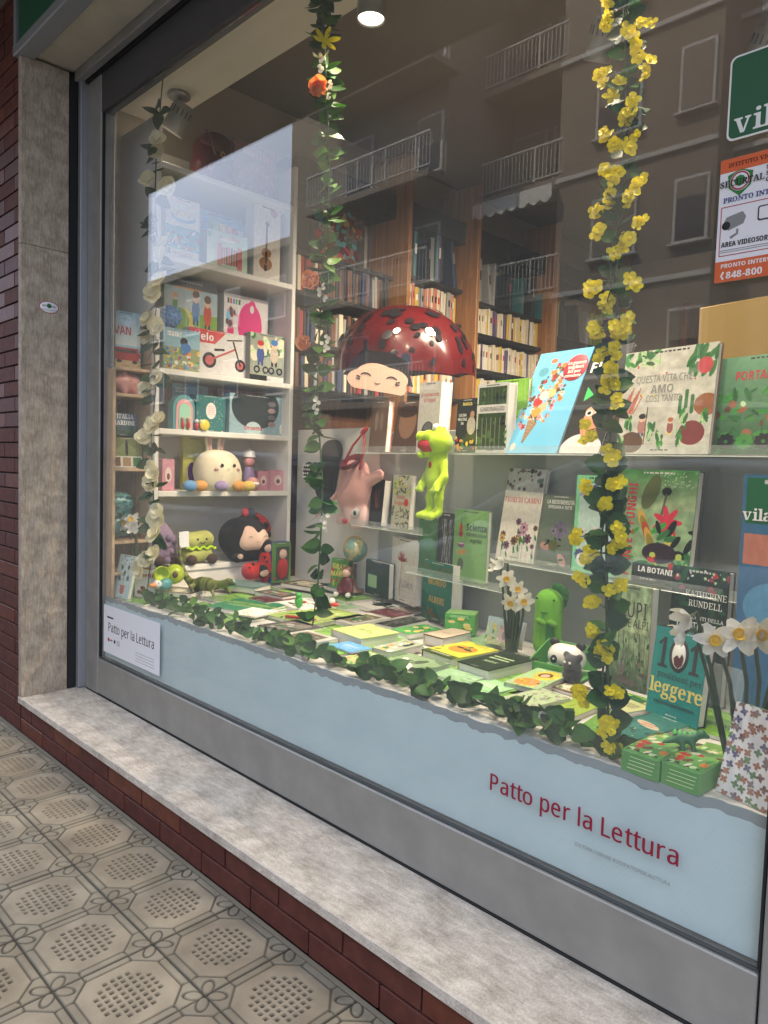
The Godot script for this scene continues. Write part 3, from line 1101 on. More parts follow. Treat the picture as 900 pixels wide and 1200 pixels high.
	blobs(60, [RED, YELLOW, WHITE, GREEN, BLUE, ORANGE], 0.02, 0.06, 0.5, 1.0)
	dab(0.55, 0.3, 0.1, 0.1, BLACK)
	dab(0.6, 0.45, 0.14, 0.12, BLUE)
	small_print(0.1, 0.1, 0.3, 2, WHITE, 0.06)
	# 36 balance bicycle box
	sheet(36, Color(0.7, 0.68, 0.67), 1.55)
	for k in 50:
		area(0.0, k * 0.006, 0.62 - k * 0.004, k * 0.006 + 0.008, Color(0.6, 0.05, 0.05))
	for p in [[0.33, 0.66, 0.11], [0.84, 0.7, 0.09]]:
		dab(p[0], p[1], p[2], p[2] * 1.0, BLACK)
		dab(p[0], p[1], p[2] * 0.62, p[2] * 0.62, Color(0.5, 0.12, 0.12))
	line(0.33, 0.66, 0.55, 0.5, 0.03, Color(0.5, 0.1, 0.1))
	line(0.55, 0.5, 0.74, 0.36, 0.03, Color(0.5, 0.1, 0.1))
	line(0.72, 0.2, 0.84, 0.7, 0.025, BLACK)
	line(0.62, 0.18, 0.86, 0.13, 0.02, BLACK)
	line(0.42, 0.42, 0.56, 0.4, 0.035, BLACK)
	# 37 children riding, photograph
	sheet(37, Color(0.3, 0.34, 0.28), 0.88)
	blobs(30, [FERN, PALE, CREAM], 0.05, 0.12, 0.0, 0.5)
	small_figure(0.3, 0.5, 0.5, RED, Color(0.05, 0.09, 0.3), Color(0.04, 0.06, 0.2))
	small_figure(0.7, 0.48, 0.55, BLUE, Color(0.5, 0.42, 0.34), BLACK)
	for u in [0.2, 0.45, 0.62, 0.86]:
		dab(u, 0.76, 0.09, 0.09, BLACK)
		dab(u, 0.76, 0.05, 0.05, Color(0.3, 0.3, 0.3))
	area(0, 0.88, 0.5, 1, BLACK)
	area(0.5, 0.88, 1, 1, WHITE)
	# 38 teal glitter box
	sheet(38, Color(0.035, 0.17, 0.17), 0.93)
	for k in 90:
		dab(rng.randf(), rng.randf(), 0.012, 0.012, [Color(0.2, 0.4, 0.4), Color(0.5, 0.6, 0.55), TEAL][k % 3])
	dab(0.5, 0.42, 0.17, 0.24, WHITE)
	small_print(0.4, 0.3, 0.22, 5, PINK, 0.05)
	# 39 pale blue kit box with a window
	sheet(39, Color(0.3, 0.45, 0.5), 1.85)
	dab(0.46, 0.3, 0.42, 0.3, Color(0.03, 0.045, 0.05))
	for k in 4:
		dab(0.75, 0.2 + 0.17 * k, 0.07, 0.035, [Color(0.14, 0.14, 0.15), Color(0.34, 0.24, 0.24)][k % 2])
	dab(0.42, 0.86, 0.14, 0.1, Color(0.45, 0.6, 0.62))
	dab(0.93, 0.82, 0.03, 0.07, WHITE)
	# 40 red camper van on a beach
	sheet(40, Color(0.3, 0.5, 0.62), 0.45)
	grade(Color(0.26, 0.46, 0.6), Color(0.6, 0.66, 0.66), 0.0, 0.6)
	area(0, 0.84, 1, 1, Color(0.45, 0.33, 0.17))
	area(0, 0.64, 0.92, 0.86, Color(0.36, 0.03, 0.025))
	dab(0.82, 0.76, 0.16, 0.16, Color(0.36, 0.03, 0.025))
	area(0.05, 0.67, 0.85, 0.73, Color(0.06, 0.04, 0.04))
	dab(0.25, 0.88, 0.09, 0.06, BLACK)
	dab(0.78, 0.88, 0.09, 0.06, BLACK)
	# 41 garden avenue landscape
	sheet(41, Color(0.06, 0.12, 0.2), 1.9)
	grade(Color(0.1, 0.17, 0.3), Color(0.02, 0.06, 0.03))
	foliage(30, [FERN, BLACK], 0.02, 0.05, 0.6, 1.0)
	# 42 formal garden photograph
	sheet(42, Color(0.12, 0.15, 0.05), 1.1)
	for k in 40:
		line(0.5, 0.1, k / 39.0, 0.62, 0.012, [Color(0.3, 0.32, 0.14), Color(0.08, 0.12, 0.04)][k % 2])
	dab(0.5, 0.34, 0.05, 0.24, BLACK)
	area(0, 0.62, 1, 1, Color(0.56, 0.55, 0.5))
	for k in 3:
		area(0.04 + k * 0.33, 0.66, 0.3 + k * 0.33, 0.95, [BROWN, Color(0.3, 0.2, 0.1), FERN][k])
	# 43 purple and yellow card
	sheet(43, Color(0.46, 0.46, 0.13), 0.52)
	dab(0.5, 0.68, 0.34, 0.44, Color(0.5, 0.5, 0.42))
	dab(0.4, 0.66, 0.18, 0.36, Color(0.13, 0.06, 0.2))
	# 44 pink card with round motif
	sheet(44, Color(0.6, 0.3, 0.36), 0.8)
	dab(0.5, 0.5, 0.26, 0.3, Color(0.74, 0.6, 0.58))
	dab(0.5, 0.55, 0.13, 0.13, Color(0.2, 0.1, 0.1))
	# 45 pale pink twisting game
	sheet(45, Color(0.42, 0.24, 0.3), 0.9)
	dab(0.3, 0.14, 0.08, 0.08, Color(0.6, 0.46, 0.5))
	dab(0.55, 0.65, 0.4, 0.4, Color(0.55, 0.34, 0.46))
	blobs(20, [Color(0.62, 0.45, 0.55), Color(0.5, 0.3, 0.42)], 0.02, 0.05, 0.4, 1.0)
	# 46 red ladybird gift box
	sheet(46, Color(0.1, 0.22, 0.06), 0.4)
	area(0.22, 0.12, 0.9, 0.95, Color(0.05, 0.06, 0.05))
	# 47 blue toy box with green badge
	sheet(47, Color(0.05, 0.15, 0.3), 0.45)
	area(0.06, 0.02, 0.9, 0.2, Color(0.01, 0.13, 0.04))
	area(0.06, 0.24, 0.9, 0.36, Color(0.55, 0.2, 0.14))
	dab(0.5, 0.52, 0.4, 0.22, Color(0.1, 0.3, 0.5))
	for k in 16:
		area(0.86, 0.6 + k * 0.024, 0.93, 0.612 + k * 0.024, WHITE)
	# 48 green red harvest card with rounded top
	sheet(48, Color(0.08, 0.26, 0.05), 0.9)
	blobs(24, [YELLOW, RED, LIME, WHITE], 0.04, 0.1, 0.2, 0.95)
	# 49..79 covers of the books laid flat, by kind
	var flats := [
		[Color(0.03, 0.2, 0.1), "band", LIME], [WHITE, "floral", LIME], [Color(0.36, 0.5, 0.13), "sketch", FERN], [WHITE, "collage", RED],
		[Color(0.2, 0.5, 0.04), "sketch", LIME], [Color(0.16, 0.36, 0.06), "text", PALE], [Color(0.66, 0.64, 0.6), "dark_picture", BLACK], [Color(0.09, 0.025, 0.03), "foliage", Color(0.2, 0.05, 0.06)],
		[Color(0.66, 0.64, 0.58), "photo", Color(0.2, 0.17, 0.1)], [Color(0.02, 0.022, 0.02), "foliage", Color(0.08, 0.12, 0.06)], [Color(0.56, 0.62, 0.24), "sketch", Color(0.3, 0.42, 0.1)], [Color(0.08, 0.4, 0.08), "fruit", YELLOW],
		[Color(0.55, 0.45, 0.35), "edge", BROWN], [Color(0.13, 0.37, 0.66), "text", WHITE], [Color(0.24, 0.5, 0.05), "band", FERN], [Color(0.4, 0.52, 0.2), "fruit", Color(0.7, 0.2, 0.1)],
		[Color(0.4, 0.44, 0.34), "collage", BLUE], [Color(0.28, 0.4, 0.22), "ribbon", WHITE], [Color(0.55, 0.55, 0.06), "face", Color(0.5, 0.24, 0.04)], [Color(0.022, 0.035, 0.02), "text", PALE],
		[Color(0.32, 0.55, 0.3), "foliage", Color(0.45, 0.62, 0.4)], [Color(0.36, 0.62, 0.32), "lines", Color(0.24, 0.5, 0.24)], [Color(0.34, 0.52, 0.26), "girl", ORANGE], [Color(0.5, 0.6, 0.38), "floral", Color(0.35, 0.3, 0.3)],
		[Color(0.14, 0.09, 0.05), "photo", CREAM], [Color(0.3, 0.42, 0.05), "band", LIME], [Color(0.56, 0.58, 0.3), "band2", FERN], [Color(0.03, 0.15, 0.13), "swirl", PALE],
		[Color(0.13, 0.36, 0.1), "scene", ORANGE], [Color(0.07, 0.07, 0.06), "photo", Color(0.22, 0.2, 0.17)], [Color(0.13, 0.23, 0.23), "band", Color(0.2, 0.32, 0.3)]]
	for k in flats.size():
		flat_cover(49 + k, flats[k][0], flats[k][1], flats[k][2])
	# a small line of print at head and foot of every cover
	for k in 79:
		if k in [0, 11, 30, 34]:
			continue
		cell_origin = Vector2i((k % ATLAS_COLUMNS) * CELL_W, (k / ATLAS_COLUMNS) * CELL_H)
		var under := atlas.get_pixelv(cell_origin + Vector2i(CELL_W / 2, 8))
		var tone := Color(0.04, 0.04, 0.04) if under.get_luminance() > 0.5 else Color(0.6, 0.6, 0.55)
		rng.seed = 900 + k
		mottle(0.07, 0.05)
		small_print(0.3, 0.03, 0.4, 1, tone, 0.035)
		small_print(0.4, 0.95, 0.2, 1, tone, 0.03)
	for entry in [["print", 0.42, 0.3], ["print_gloss", 0.2, 0.5]]:
		var m := plain(entry[0], Color.WHITE, entry[1])
		m.albedo_texture = ImageTexture.create_from_image(atlas)
		m.metallic_specular = entry[2]


func flat_cover(i: int, c: Color, kind: String, d: Color) -> void:
	sheet(i, c, 0.72)
	match kind:
		"band":
			area(0.0, 0.3, 1.0, 0.42, d.lerp(c, 0.5))
			foliage(14, [d.lerp(c, 0.6), c.darkened(0.3)], 0.05, 0.12)
			small_print(0.15, 0.5, 0.7, 3, d, 0.05)
		"band2":
			area(0, 0, 1, 0.25, d)
			small_print(0.1, 0.4, 0.7, 4, BLACK, 0.06)
			dab(0.7, 0.15, 0.14, 0.1, Color(0.5, 0.35, 0.2))
		"floral":
			for k in 40:
				bloom(rng.randf(), rng.randf(), rng.randf_range(0.03, 0.08), 5, [d, PALE, LILAC, CREAM][k % 4], YELLOW)
			foliage(20, [PALE, FERN], 0.03, 0.06)
		"sketch":
			foliage(34, [d, c.lightened(0.25), c.darkened(0.2)], 0.04, 0.1)
			small_print(0.25, 0.45, 0.5, 3, FERN, 0.04)
		"collage":
			blobs(26, [d, BLACK, YELLOW, FERN, BROWN, WHITE, ORANGE], 0.03, 0.13)
			small_print(0.1, 0.1, 0.6, 2, BLACK, 0.05)
		"text":
			small_print(0.2, 0.36, 0.6, 2, d, 0.1)
			small_print(0.3, 0.62, 0.4, 2, d, 0.04)
			mottle(0.15)
		"dark_picture":
			dab(0.55, 0.5, 0.24, 0.3, d)
			foliage(14, [BLACK, FERN], 0.06, 0.12, 0.3, 0.7)
		"foliage":
			foliage(50, [d, c.lightened(0.12), d.darkened(0.4)], 0.06, 0.14)
		"photo":
			area(0.16, 0.14, 0.84, 0.86, d)
			blobs(20, [d.darkened(0.4), d.lightened(0.3), FERN], 0.05, 0.12, 0.2, 0.8, 0.22, 0.78)
		"fruit":
			foliage(16, [FERN, GREEN], 0.06, 0.12)
			for k in 6:
				dab(rng.randf_range(0.2, 0.8), rng.randf_range(0.2, 0.8), 0.12, 0.1, d.lerp(CREAM, rng.randf() * 0.5))
			small_print(0.2, 0.1, 0.6, 2, WHITE, 0.05)
		"edge":
			area(0.0, 0.0, 1.0, 0.04, d)
			area(0.0, 0.96, 1.0, 1.0, d)
			small_print(0.3, 0.5, 0.4, 2, d, 0.05)
		"ribbon":
			foliage(16, [c.darkened(0.7), c.darkened(0.4), BLACK], 0.12, 0.26)
			for k in 30:
				dab(0.2 + k * 0.022, 0.3 + 0.02 * k + 0.07 * sin(k * 0.3), 0.07, 0.05, d)
		"face":
			dab(0.5, 0.45, 0.34, 0.3, d)
			dab(0.36, 0.4, 0.12, 0.05, BLACK)
			dab(0.64, 0.44, 0.12, 0.05, BLACK)
			foliage(16, [LIME, ORANGE, FERN], 0.05, 0.1)
			area(0, 0.86, 1, 1, Color(0.07, 0.1, 0.02))
			small_print(0.2, 0.9, 0.6, 1, WHITE, 0.06)
		"girl":
			bloom(0.6, 0.3, 0.34, 12, YELLOW, YELLOW)
			dab(0.55, 0.3, 0.2, 0.17, BROWN)
			dab(0.56, 0.32, 0.12, 0.12, Color(0.7, 0.42, 0.3))
			dab(0.45, 0.75, 0.34, 0.26, d)
			blobs(30, [BROWN, PINK, LILAC, YELLOW], 0.02, 0.05, 0.55, 1.0)
		"lines":
			for k in 12:
				dab(rng.randf(), rng.randf(), 0.2, 0.03, d, 0.4)
			small_print(0.2, 0.4, 0.6, 4, WHITE, 0.06)
		"swirl":
			for k in 8:
				for j in 30:
					dab(0.5 + cos(j * 0.14 + k) * (0.1 + 0.05 * k), 0.5 + sin(j * 0.14 + k) * (0.08 + 0.04 * k), 0.012, 0.012, Color(0.1, 0.3, 0.27))
			dab(0.5, 0.42, 0.36, 0.1, Color(0.55, 0.48, 0.35), 0.2)
			small_print(0.3, 0.38, 0.4, 2, RED, 0.06)
			blobs(14, [PALE, BLACK], 0.02, 0.05, 0.65, 0.95)
		"scene":
			grade(Color(0.2, 0.4, 0.1), Color(0.1, 0.34, 0.08))
			blobs(22, [d, BROWN, PALE, BLUE, CREAM, RED], 0.05, 0.16)
			foliage(20, [GREEN, LIME], 0.05, 0.1)


# ---------------------------------------------------------------- street side

func tile_mesh() -> ArrayMesh:
	var n := 116
	var side := 0.2477
	var points := PackedVector3Array()
	var colors := PackedColorArray()
	var index := PackedInt32Array()
	var speck := FastNoiseLite.new()
	speck.frequency = 0.09
	for j in n + 1:
		for i in n + 1:
			var u := float(i) / n
			var v := float(j) / n
			# fold into one corner: 0..0.5 from the nearest edges
			var a := minf(u, 1.0 - u)
			var b := minf(v, 1.0 - v)
			var lo := minf(a, b)
			var hi := maxf(a, b)
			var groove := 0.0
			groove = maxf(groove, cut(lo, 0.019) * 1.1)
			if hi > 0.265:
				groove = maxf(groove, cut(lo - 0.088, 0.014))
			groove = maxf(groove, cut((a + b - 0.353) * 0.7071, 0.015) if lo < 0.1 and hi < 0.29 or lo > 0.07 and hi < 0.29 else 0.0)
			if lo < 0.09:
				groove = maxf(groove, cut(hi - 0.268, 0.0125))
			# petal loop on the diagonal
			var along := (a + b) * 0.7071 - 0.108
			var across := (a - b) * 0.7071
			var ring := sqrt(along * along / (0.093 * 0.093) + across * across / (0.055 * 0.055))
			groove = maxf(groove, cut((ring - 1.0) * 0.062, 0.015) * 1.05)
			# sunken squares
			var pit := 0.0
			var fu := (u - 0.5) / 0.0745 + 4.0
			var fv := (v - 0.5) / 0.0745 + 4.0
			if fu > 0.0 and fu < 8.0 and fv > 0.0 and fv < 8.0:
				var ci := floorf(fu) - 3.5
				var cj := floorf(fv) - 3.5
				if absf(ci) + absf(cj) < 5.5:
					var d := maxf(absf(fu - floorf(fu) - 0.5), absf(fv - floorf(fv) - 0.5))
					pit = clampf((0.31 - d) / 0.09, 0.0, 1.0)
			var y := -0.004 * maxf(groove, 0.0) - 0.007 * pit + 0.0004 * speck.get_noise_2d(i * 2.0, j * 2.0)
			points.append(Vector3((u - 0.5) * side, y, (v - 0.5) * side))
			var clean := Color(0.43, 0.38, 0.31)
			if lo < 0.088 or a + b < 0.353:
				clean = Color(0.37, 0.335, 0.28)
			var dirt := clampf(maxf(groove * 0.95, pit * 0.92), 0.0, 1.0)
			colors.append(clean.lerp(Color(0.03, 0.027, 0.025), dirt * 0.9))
	for j in n:
		for i in n:
			var k := j * (n + 1) + i
			index.append_array([k, k + 1, k + n + 2, k, k + n + 2, k + n + 1])
	var arrays := []
	arrays.resize(Mesh.ARRAY_MAX)
	arrays[Mesh.ARRAY_VERTEX] = points
	arrays[Mesh.ARRAY_COLOR] = colors
	arrays[Mesh.ARRAY_INDEX] = index
	var st := SurfaceTool.new()
	st.create_from_arrays(arrays)
	st.generate_normals()
	return st.commit()


func cut(d: float, w: float) -> float:
	return clampf(1.0 - absf(d) / w, 0.0, 1.0)


func build_pavement_and_street() -> void:
	var pavement := structure("pavement")
	part(pavement, "bed", box(Vector3(60, 0.2, 1.75), 0.001), materials.kerb_stone, Vector3(-8, -0.109, 1.155))
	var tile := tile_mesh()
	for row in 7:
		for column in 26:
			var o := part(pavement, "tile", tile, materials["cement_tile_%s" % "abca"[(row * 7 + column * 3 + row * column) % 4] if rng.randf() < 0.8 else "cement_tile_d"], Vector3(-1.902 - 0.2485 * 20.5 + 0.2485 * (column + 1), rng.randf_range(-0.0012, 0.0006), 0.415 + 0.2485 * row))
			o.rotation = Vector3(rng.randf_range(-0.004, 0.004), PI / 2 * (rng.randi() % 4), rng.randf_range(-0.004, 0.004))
	part(pavement, "mortar_strip", box(Vector3(4.6, 0.02, 0.014), 0.001), materials.plaster_beige, Vector3(-2.3, -0.0125, 0.284))
	var kerb := structure("kerb")
	part(kerb, "kerb_stone", box(Vector3(60, 0.25, 0.14), 0.01), materials.kerb_stone, Vector3(-8, -0.125, 2.1))
	var road := structure("road")
	part(road, "surface", box(Vector3(120, 0.1, 10.0), 0.001), materials.asphalt, Vector3(-8, -0.18, 7.17))
	var far := structure("far_pavement")
	part(far, "slab", box(Vector3(120, 0.2, 8.0), 0.01), materials.asphalt, Vector3(-8, -0.1, 16.18))
	var ground := structure("ground")
	part(ground, "sheet", box(Vector3(500, 0.1, 500), 0.001), materials.asphalt, Vector3(0, -0.3, 0))


func brick_run(parent: Node3D, x0: float, x1: float, y0: float, courses: int, course: float, length: float, z: float) -> void:
	var kinds := ["brick_a", "brick_b", "brick_c", "brick_a"]
	for c in courses:
		var x := x0 - length * (0.5 if c % 2 else 0.0)
		while x < x1:
			var a := maxf(x, x0) + 0.003
			var b := minf(x + length, x1) - 0.003
			if b - a > 0.02:
				var m := box(Vector3(snappedf(b - a, 0.001), course - 0.007, 0.03), 0.0014)
				part(parent, "brick", m, materials[kinds[rng.randi() % 4]], Vector3((a + b) / 2, y0 + course * (c + 0.5), z - 0.015 + rng.randf_range(-0.0012, 0.001)), Vector3(0, rng.randf_range(-0.004, 0.004), 0))
			x += length


func build_shop_front() -> void:
	var wall := thing("brick_wall", "dark red glazed brick wall left of the shop window", "wall", Vector3(-3.375, 0, 0.279))
	part(wall, "mortar_bed", box(Vector3(6.0, 3.3, 0.3), 0.001), materials.mortar, Vector3(-3.0, 1.65, -0.158))
	brick_run(wall, -0.70, 0.0, 0.0, 48, 0.0675, 0.252, 0.0)
	var many := SurfaceTool.new()
	var whole := box(Vector3(0.246, 0.0605, 0.03), 0.0014)
	for c in 48:
		for k in 21:
			many.append_from(whole, 0, Transform3D(Basis(), Vector3(-0.7 - 0.126 * (1 + c % 2) - 0.252 * k + (0.0 if c % 2 == 0 else 0.0), 0.0675 * (c + 0.5), -0.015 + rng.randf_range(-0.0012, 0.001))))
	var rest := part(wall, "bricks", many.commit(), materials.brick_a)
	rest.set_meta("kind", "stuff")
	var plinth := thing("brick_plinth", "low plinth of two brown brick courses under the stone sill", "plinth", Vector3(-3.37, 0, 0.279))
	part(plinth, "mortar_bed", box(Vector3(4.6, 0.132, 0.26), 0.001), materials.mortar, Vector3(2.302, 0.066, -0.136))
	brick_run(plinth, 0.003, 3.6, 0.0, 2, 0.0665, 0.252, 0.001)
	solo("stone_sill", box(Vector3(4.6, 0.03, 0.315), 0.003), materials.travertine_sill, "worn pale travertine sill slab along the foot of the shop window", "window sill", Vector3(-1.07, 0.149, 0.134))
	var jamb := thing("stone_jamb", "tall brown veined travertine jamb beside the red brick wall", "door jamb", Vector3(-3.356, 0.164, 0.188))
	part(jamb, "slab", box(Vector3(0.032, 1.961, 0.2), 0.0025), materials.travertine_jamb, Vector3(0, 0.9805, 0))
	part(jamb, "slab", box(Vector3(0.032, 0.773, 0.2), 0.0025), materials.travertine_jamb, Vector3(0.0005, 2.3485, 0))
	# frame
	var w := thing("shop_window", "wide shop window in a grey aluminium frame above the stone sill", "shop window")
	part(w, "shutter_guide", box(Vector3(0.02, 2.74, 0.034), 0.001), materials.rubber, Vector3(-3.351, 1.534, 0.068))
	part(w, "outer_stile", box(Vector3(0.032, 2.74, 0.074), 0.003), materials.alu_light, Vector3(-3.326, 1.538, 0.012))
	part(w, "stile", box(Vector3(0.132, 2.7, 0.05), 0.003), materials.alu_grey, Vector3(-3.243, 1.518, -0.007))
	part(w, "bottom_rail", box(Vector3(2.776, 0.158, 0.05), 0.003), materials.alu_grey, Vector3(-1.788, 0.2495, -0.008))
	part(w, "sill_gasket", box(Vector3(3.6, 0.0065, 0.05), 0.001), materials.rubber, Vector3(-1.5, 0.1673, -0.006))
	part(w, "top_rail", box(Vector3(2.776, 0.165, 0.05), 0.003), materials.alu_shaded, Vector3(-1.788, 2.7885, -0.008))
	part(w, "mullion", box(Vector3(0.09, 2.7, 0.05), 0.003), materials.alu_grey, Vector3(-0.350, 1.518, -0.007))
	part(w, "gasket", box(Vector3(2.776, 0.005, 0.01), 0.001), materials.seal_grey, Vector3(-1.788, 0.331, 0.004))
	part(w, "gasket", box(Vector3(0.006, 2.37, 0.012), 0.001), materials.rubber, Vector3(-3.1735, 1.521, 0.006))
	part(w, "gasket", box(Vector3(0.006, 2.37, 0.012), 0.001), materials.rubber, Vector3(-0.4005, 1.521, 0.006))
	part(w, "inner_strip", box(Vector3(0.026, 2.37, 0.012), 0.002), materials.chrome, Vector3(-3.148, 1.52, -0.03))
	part(w, "pane", box(Vector3(2.766, 2.372, 0.008), 0.0), materials.pane, Vector3(-1.788, 1.517, -0.004))
	# films pasted behind the pane, with a hand-cut upper edge
	var ragged := FastNoiseLite.new()
	ragged.seed = 4
	ragged.frequency = 0.05
	for k in 2:
		var outline := PackedVector2Array([Vector2(-3.168, 0.337), Vector2(-0.405, 0.337)])
		var top: float = 0.611 if k == 1 else 0.589
		for i in 260:
			var x := lerpf(-0.405, -3.168, i / 259.0)
			var e := 0.008 * ragged.get_noise_1d(x * 60.0) + 0.007 * ragged.get_noise_1d(x * 420.0 + 900.0) + (0.006 * maxf(ragged.get_noise_1d(x * 1500.0), 0.0) if k == 0 else 0.0)
			outline.append(Vector2(x, top + e * (0.6 if k == 1 else 1.3)))
		part(w, "privacy_film", plate(outline, 0.0008), materials.film_grey if k == 1 else materials.film_blue, Vector3(0, 0, -0.0125 - 0.003 * k))
	var w2 := thing("shop_window", "next shop window beyond the right-hand mullion", "shop window", Vector3(-0.305, 0, 0))
	part(w2, "bottom_rail", box(Vector3(0.9, 0.158, 0.05), 0.003), materials.alu_grey, Vector3(0.45, 0.2495, -0.008))
	part(w2, "top_rail", box(Vector3(0.9, 0.165, 0.05), 0.003), materials.alu_shaded, Vector3(0.45, 2.7885, -0.008))
	part(w2, "pane", box(Vector3(0.9, 2.372, 0.008), 0.0), materials.pane, Vector3(0.45, 1.517, -0.004))
	part(w2, "privacy_film", box(Vector3(0.9, 0.28, 0.001), 0.0), materials.film_blue, Vector3(0.45, 0.47, -0.014))
	# above
	var fascia := thing("fascia_sign", "dark green fascia sign in a grey surround above the window", "shop sign", Vector3(-3.38, 2.89, 0.3))
	part(fascia, "surround", box(Vector3(4.5, 0.042, 0.075), 0.004), materials.alu_light, Vector3(2.25, 0.021, -0.03))
	part(fascia, "surround", box(Vector3(0.022, 0.25, 0.03), 0.003), materials.alu_light, Vector3(0.012, 0.168, -0.01))
	part(fascia, "panel", box(Vector3(4.47, 0.25, 0.02), 0.002), materials.sign_green, Vector3(2.26, 0.168, -0.018))
	var shutter := thing("shutter_box", "grey roller shutter slot above the window frame", "roller shutter")
	part(shutter, "cover_bar", box(Vector3(4.5, 0.045, 0.032), 0.003), materials.alu_grey, Vector3(-1.09, 2.892, 0.05))
	part(shutter, "slot", box(Vector3(4.5, 0.05, 0.03), 0.001), materials.rubber, Vector3(-1.09, 2.888, 0.015))
	var house := thing("shop_building", "beige building over the bookshop with a balcony slab", "building")
	part(house, "soffit", box(Vector3(4.5, 0.06, 0.2), 0.002), materials.soffit_paint, Vector3(-1.12, 2.94, 0.166))
	part(house, "lintel", box(Vector3(4.6, 0.34, 0.12), 0.002), materials.plaster_beige, Vector3(-1.07, 3.14, -0.03))
	part(house, "upper_wall", box(Vector3(26, 9.0, 5.4), 0.01), materials.plaster_beige, Vector3(-3, 7.83, -2.45))
	part(house, "balcony_slab", box(Vector3(18, 0.16, 1.0), 0.01), materials.plaster_beige, Vector3(-1.5, 3.272, 0.76))
	part(house, "right_wall", box(Vector3(7.0, 3.3, 0.3), 0.01), materials.plaster_beige, Vector3(4.1, 1.65, 0.12))


func railing(parent: Node3D, x0: float, x1: float, y: float, z: float) -> void:
	part(parent, "handrail", box(Vector3(x1 - x0, 0.06, 0.06), 0.01), materials.rail_white, Vector3((x0 + x1) / 2, y + 1.0, z))
	part(parent, "foot_rail", box(Vector3(x1 - x0, 0.04, 0.04), 0.005), materials.rail_white, Vector3((x0 + x1) / 2, y + 0.12, z))
	var st := SurfaceTool.new()
	var bar := box(Vector3(0.022, 0.84, 0.022), 0.003)
	var post := box(Vector3(0.05, 0.98, 0.05), 0.003)
	var n := int((x1 - x0) / 0.13)
	for k in n + 1:
		st.append_from(post if k % 9 == 0 else bar, 0, Transform3D(Basis(), Vector3(lerpf(x0, x1, float(k) / n), y + 0.54, z)))
	part(parent, "balusters", st.commit(), materials.rail_white)


func window_in(parent: Node3D, x: float, y: float, z: float, w: float, h: float, shut: float) -> void:
	var o := part(parent, "window", box(Vector3(w + 0.16, h + 0.16, 0.1), 0.01), materials.rail_white, Vector3(x, y, z - 0.02))
	part(o, "glass", box(Vector3(w, h, 0.03), 0.002), materials.window_dark, Vector3(0, 0, -0.045))
	part(o, "roller_blind", box(Vector3(w, h * shut, 0.03), 0.002), materials.shutter, Vector3(0, h * (1.0 - shut) / 2, -0.06))
	part(o, "sill", box(Vector3(w + 0.3, 0.06, 0.2), 0.01), materials.rail_white, Vector3(0, -h / 2 - 0.1, -0.06))


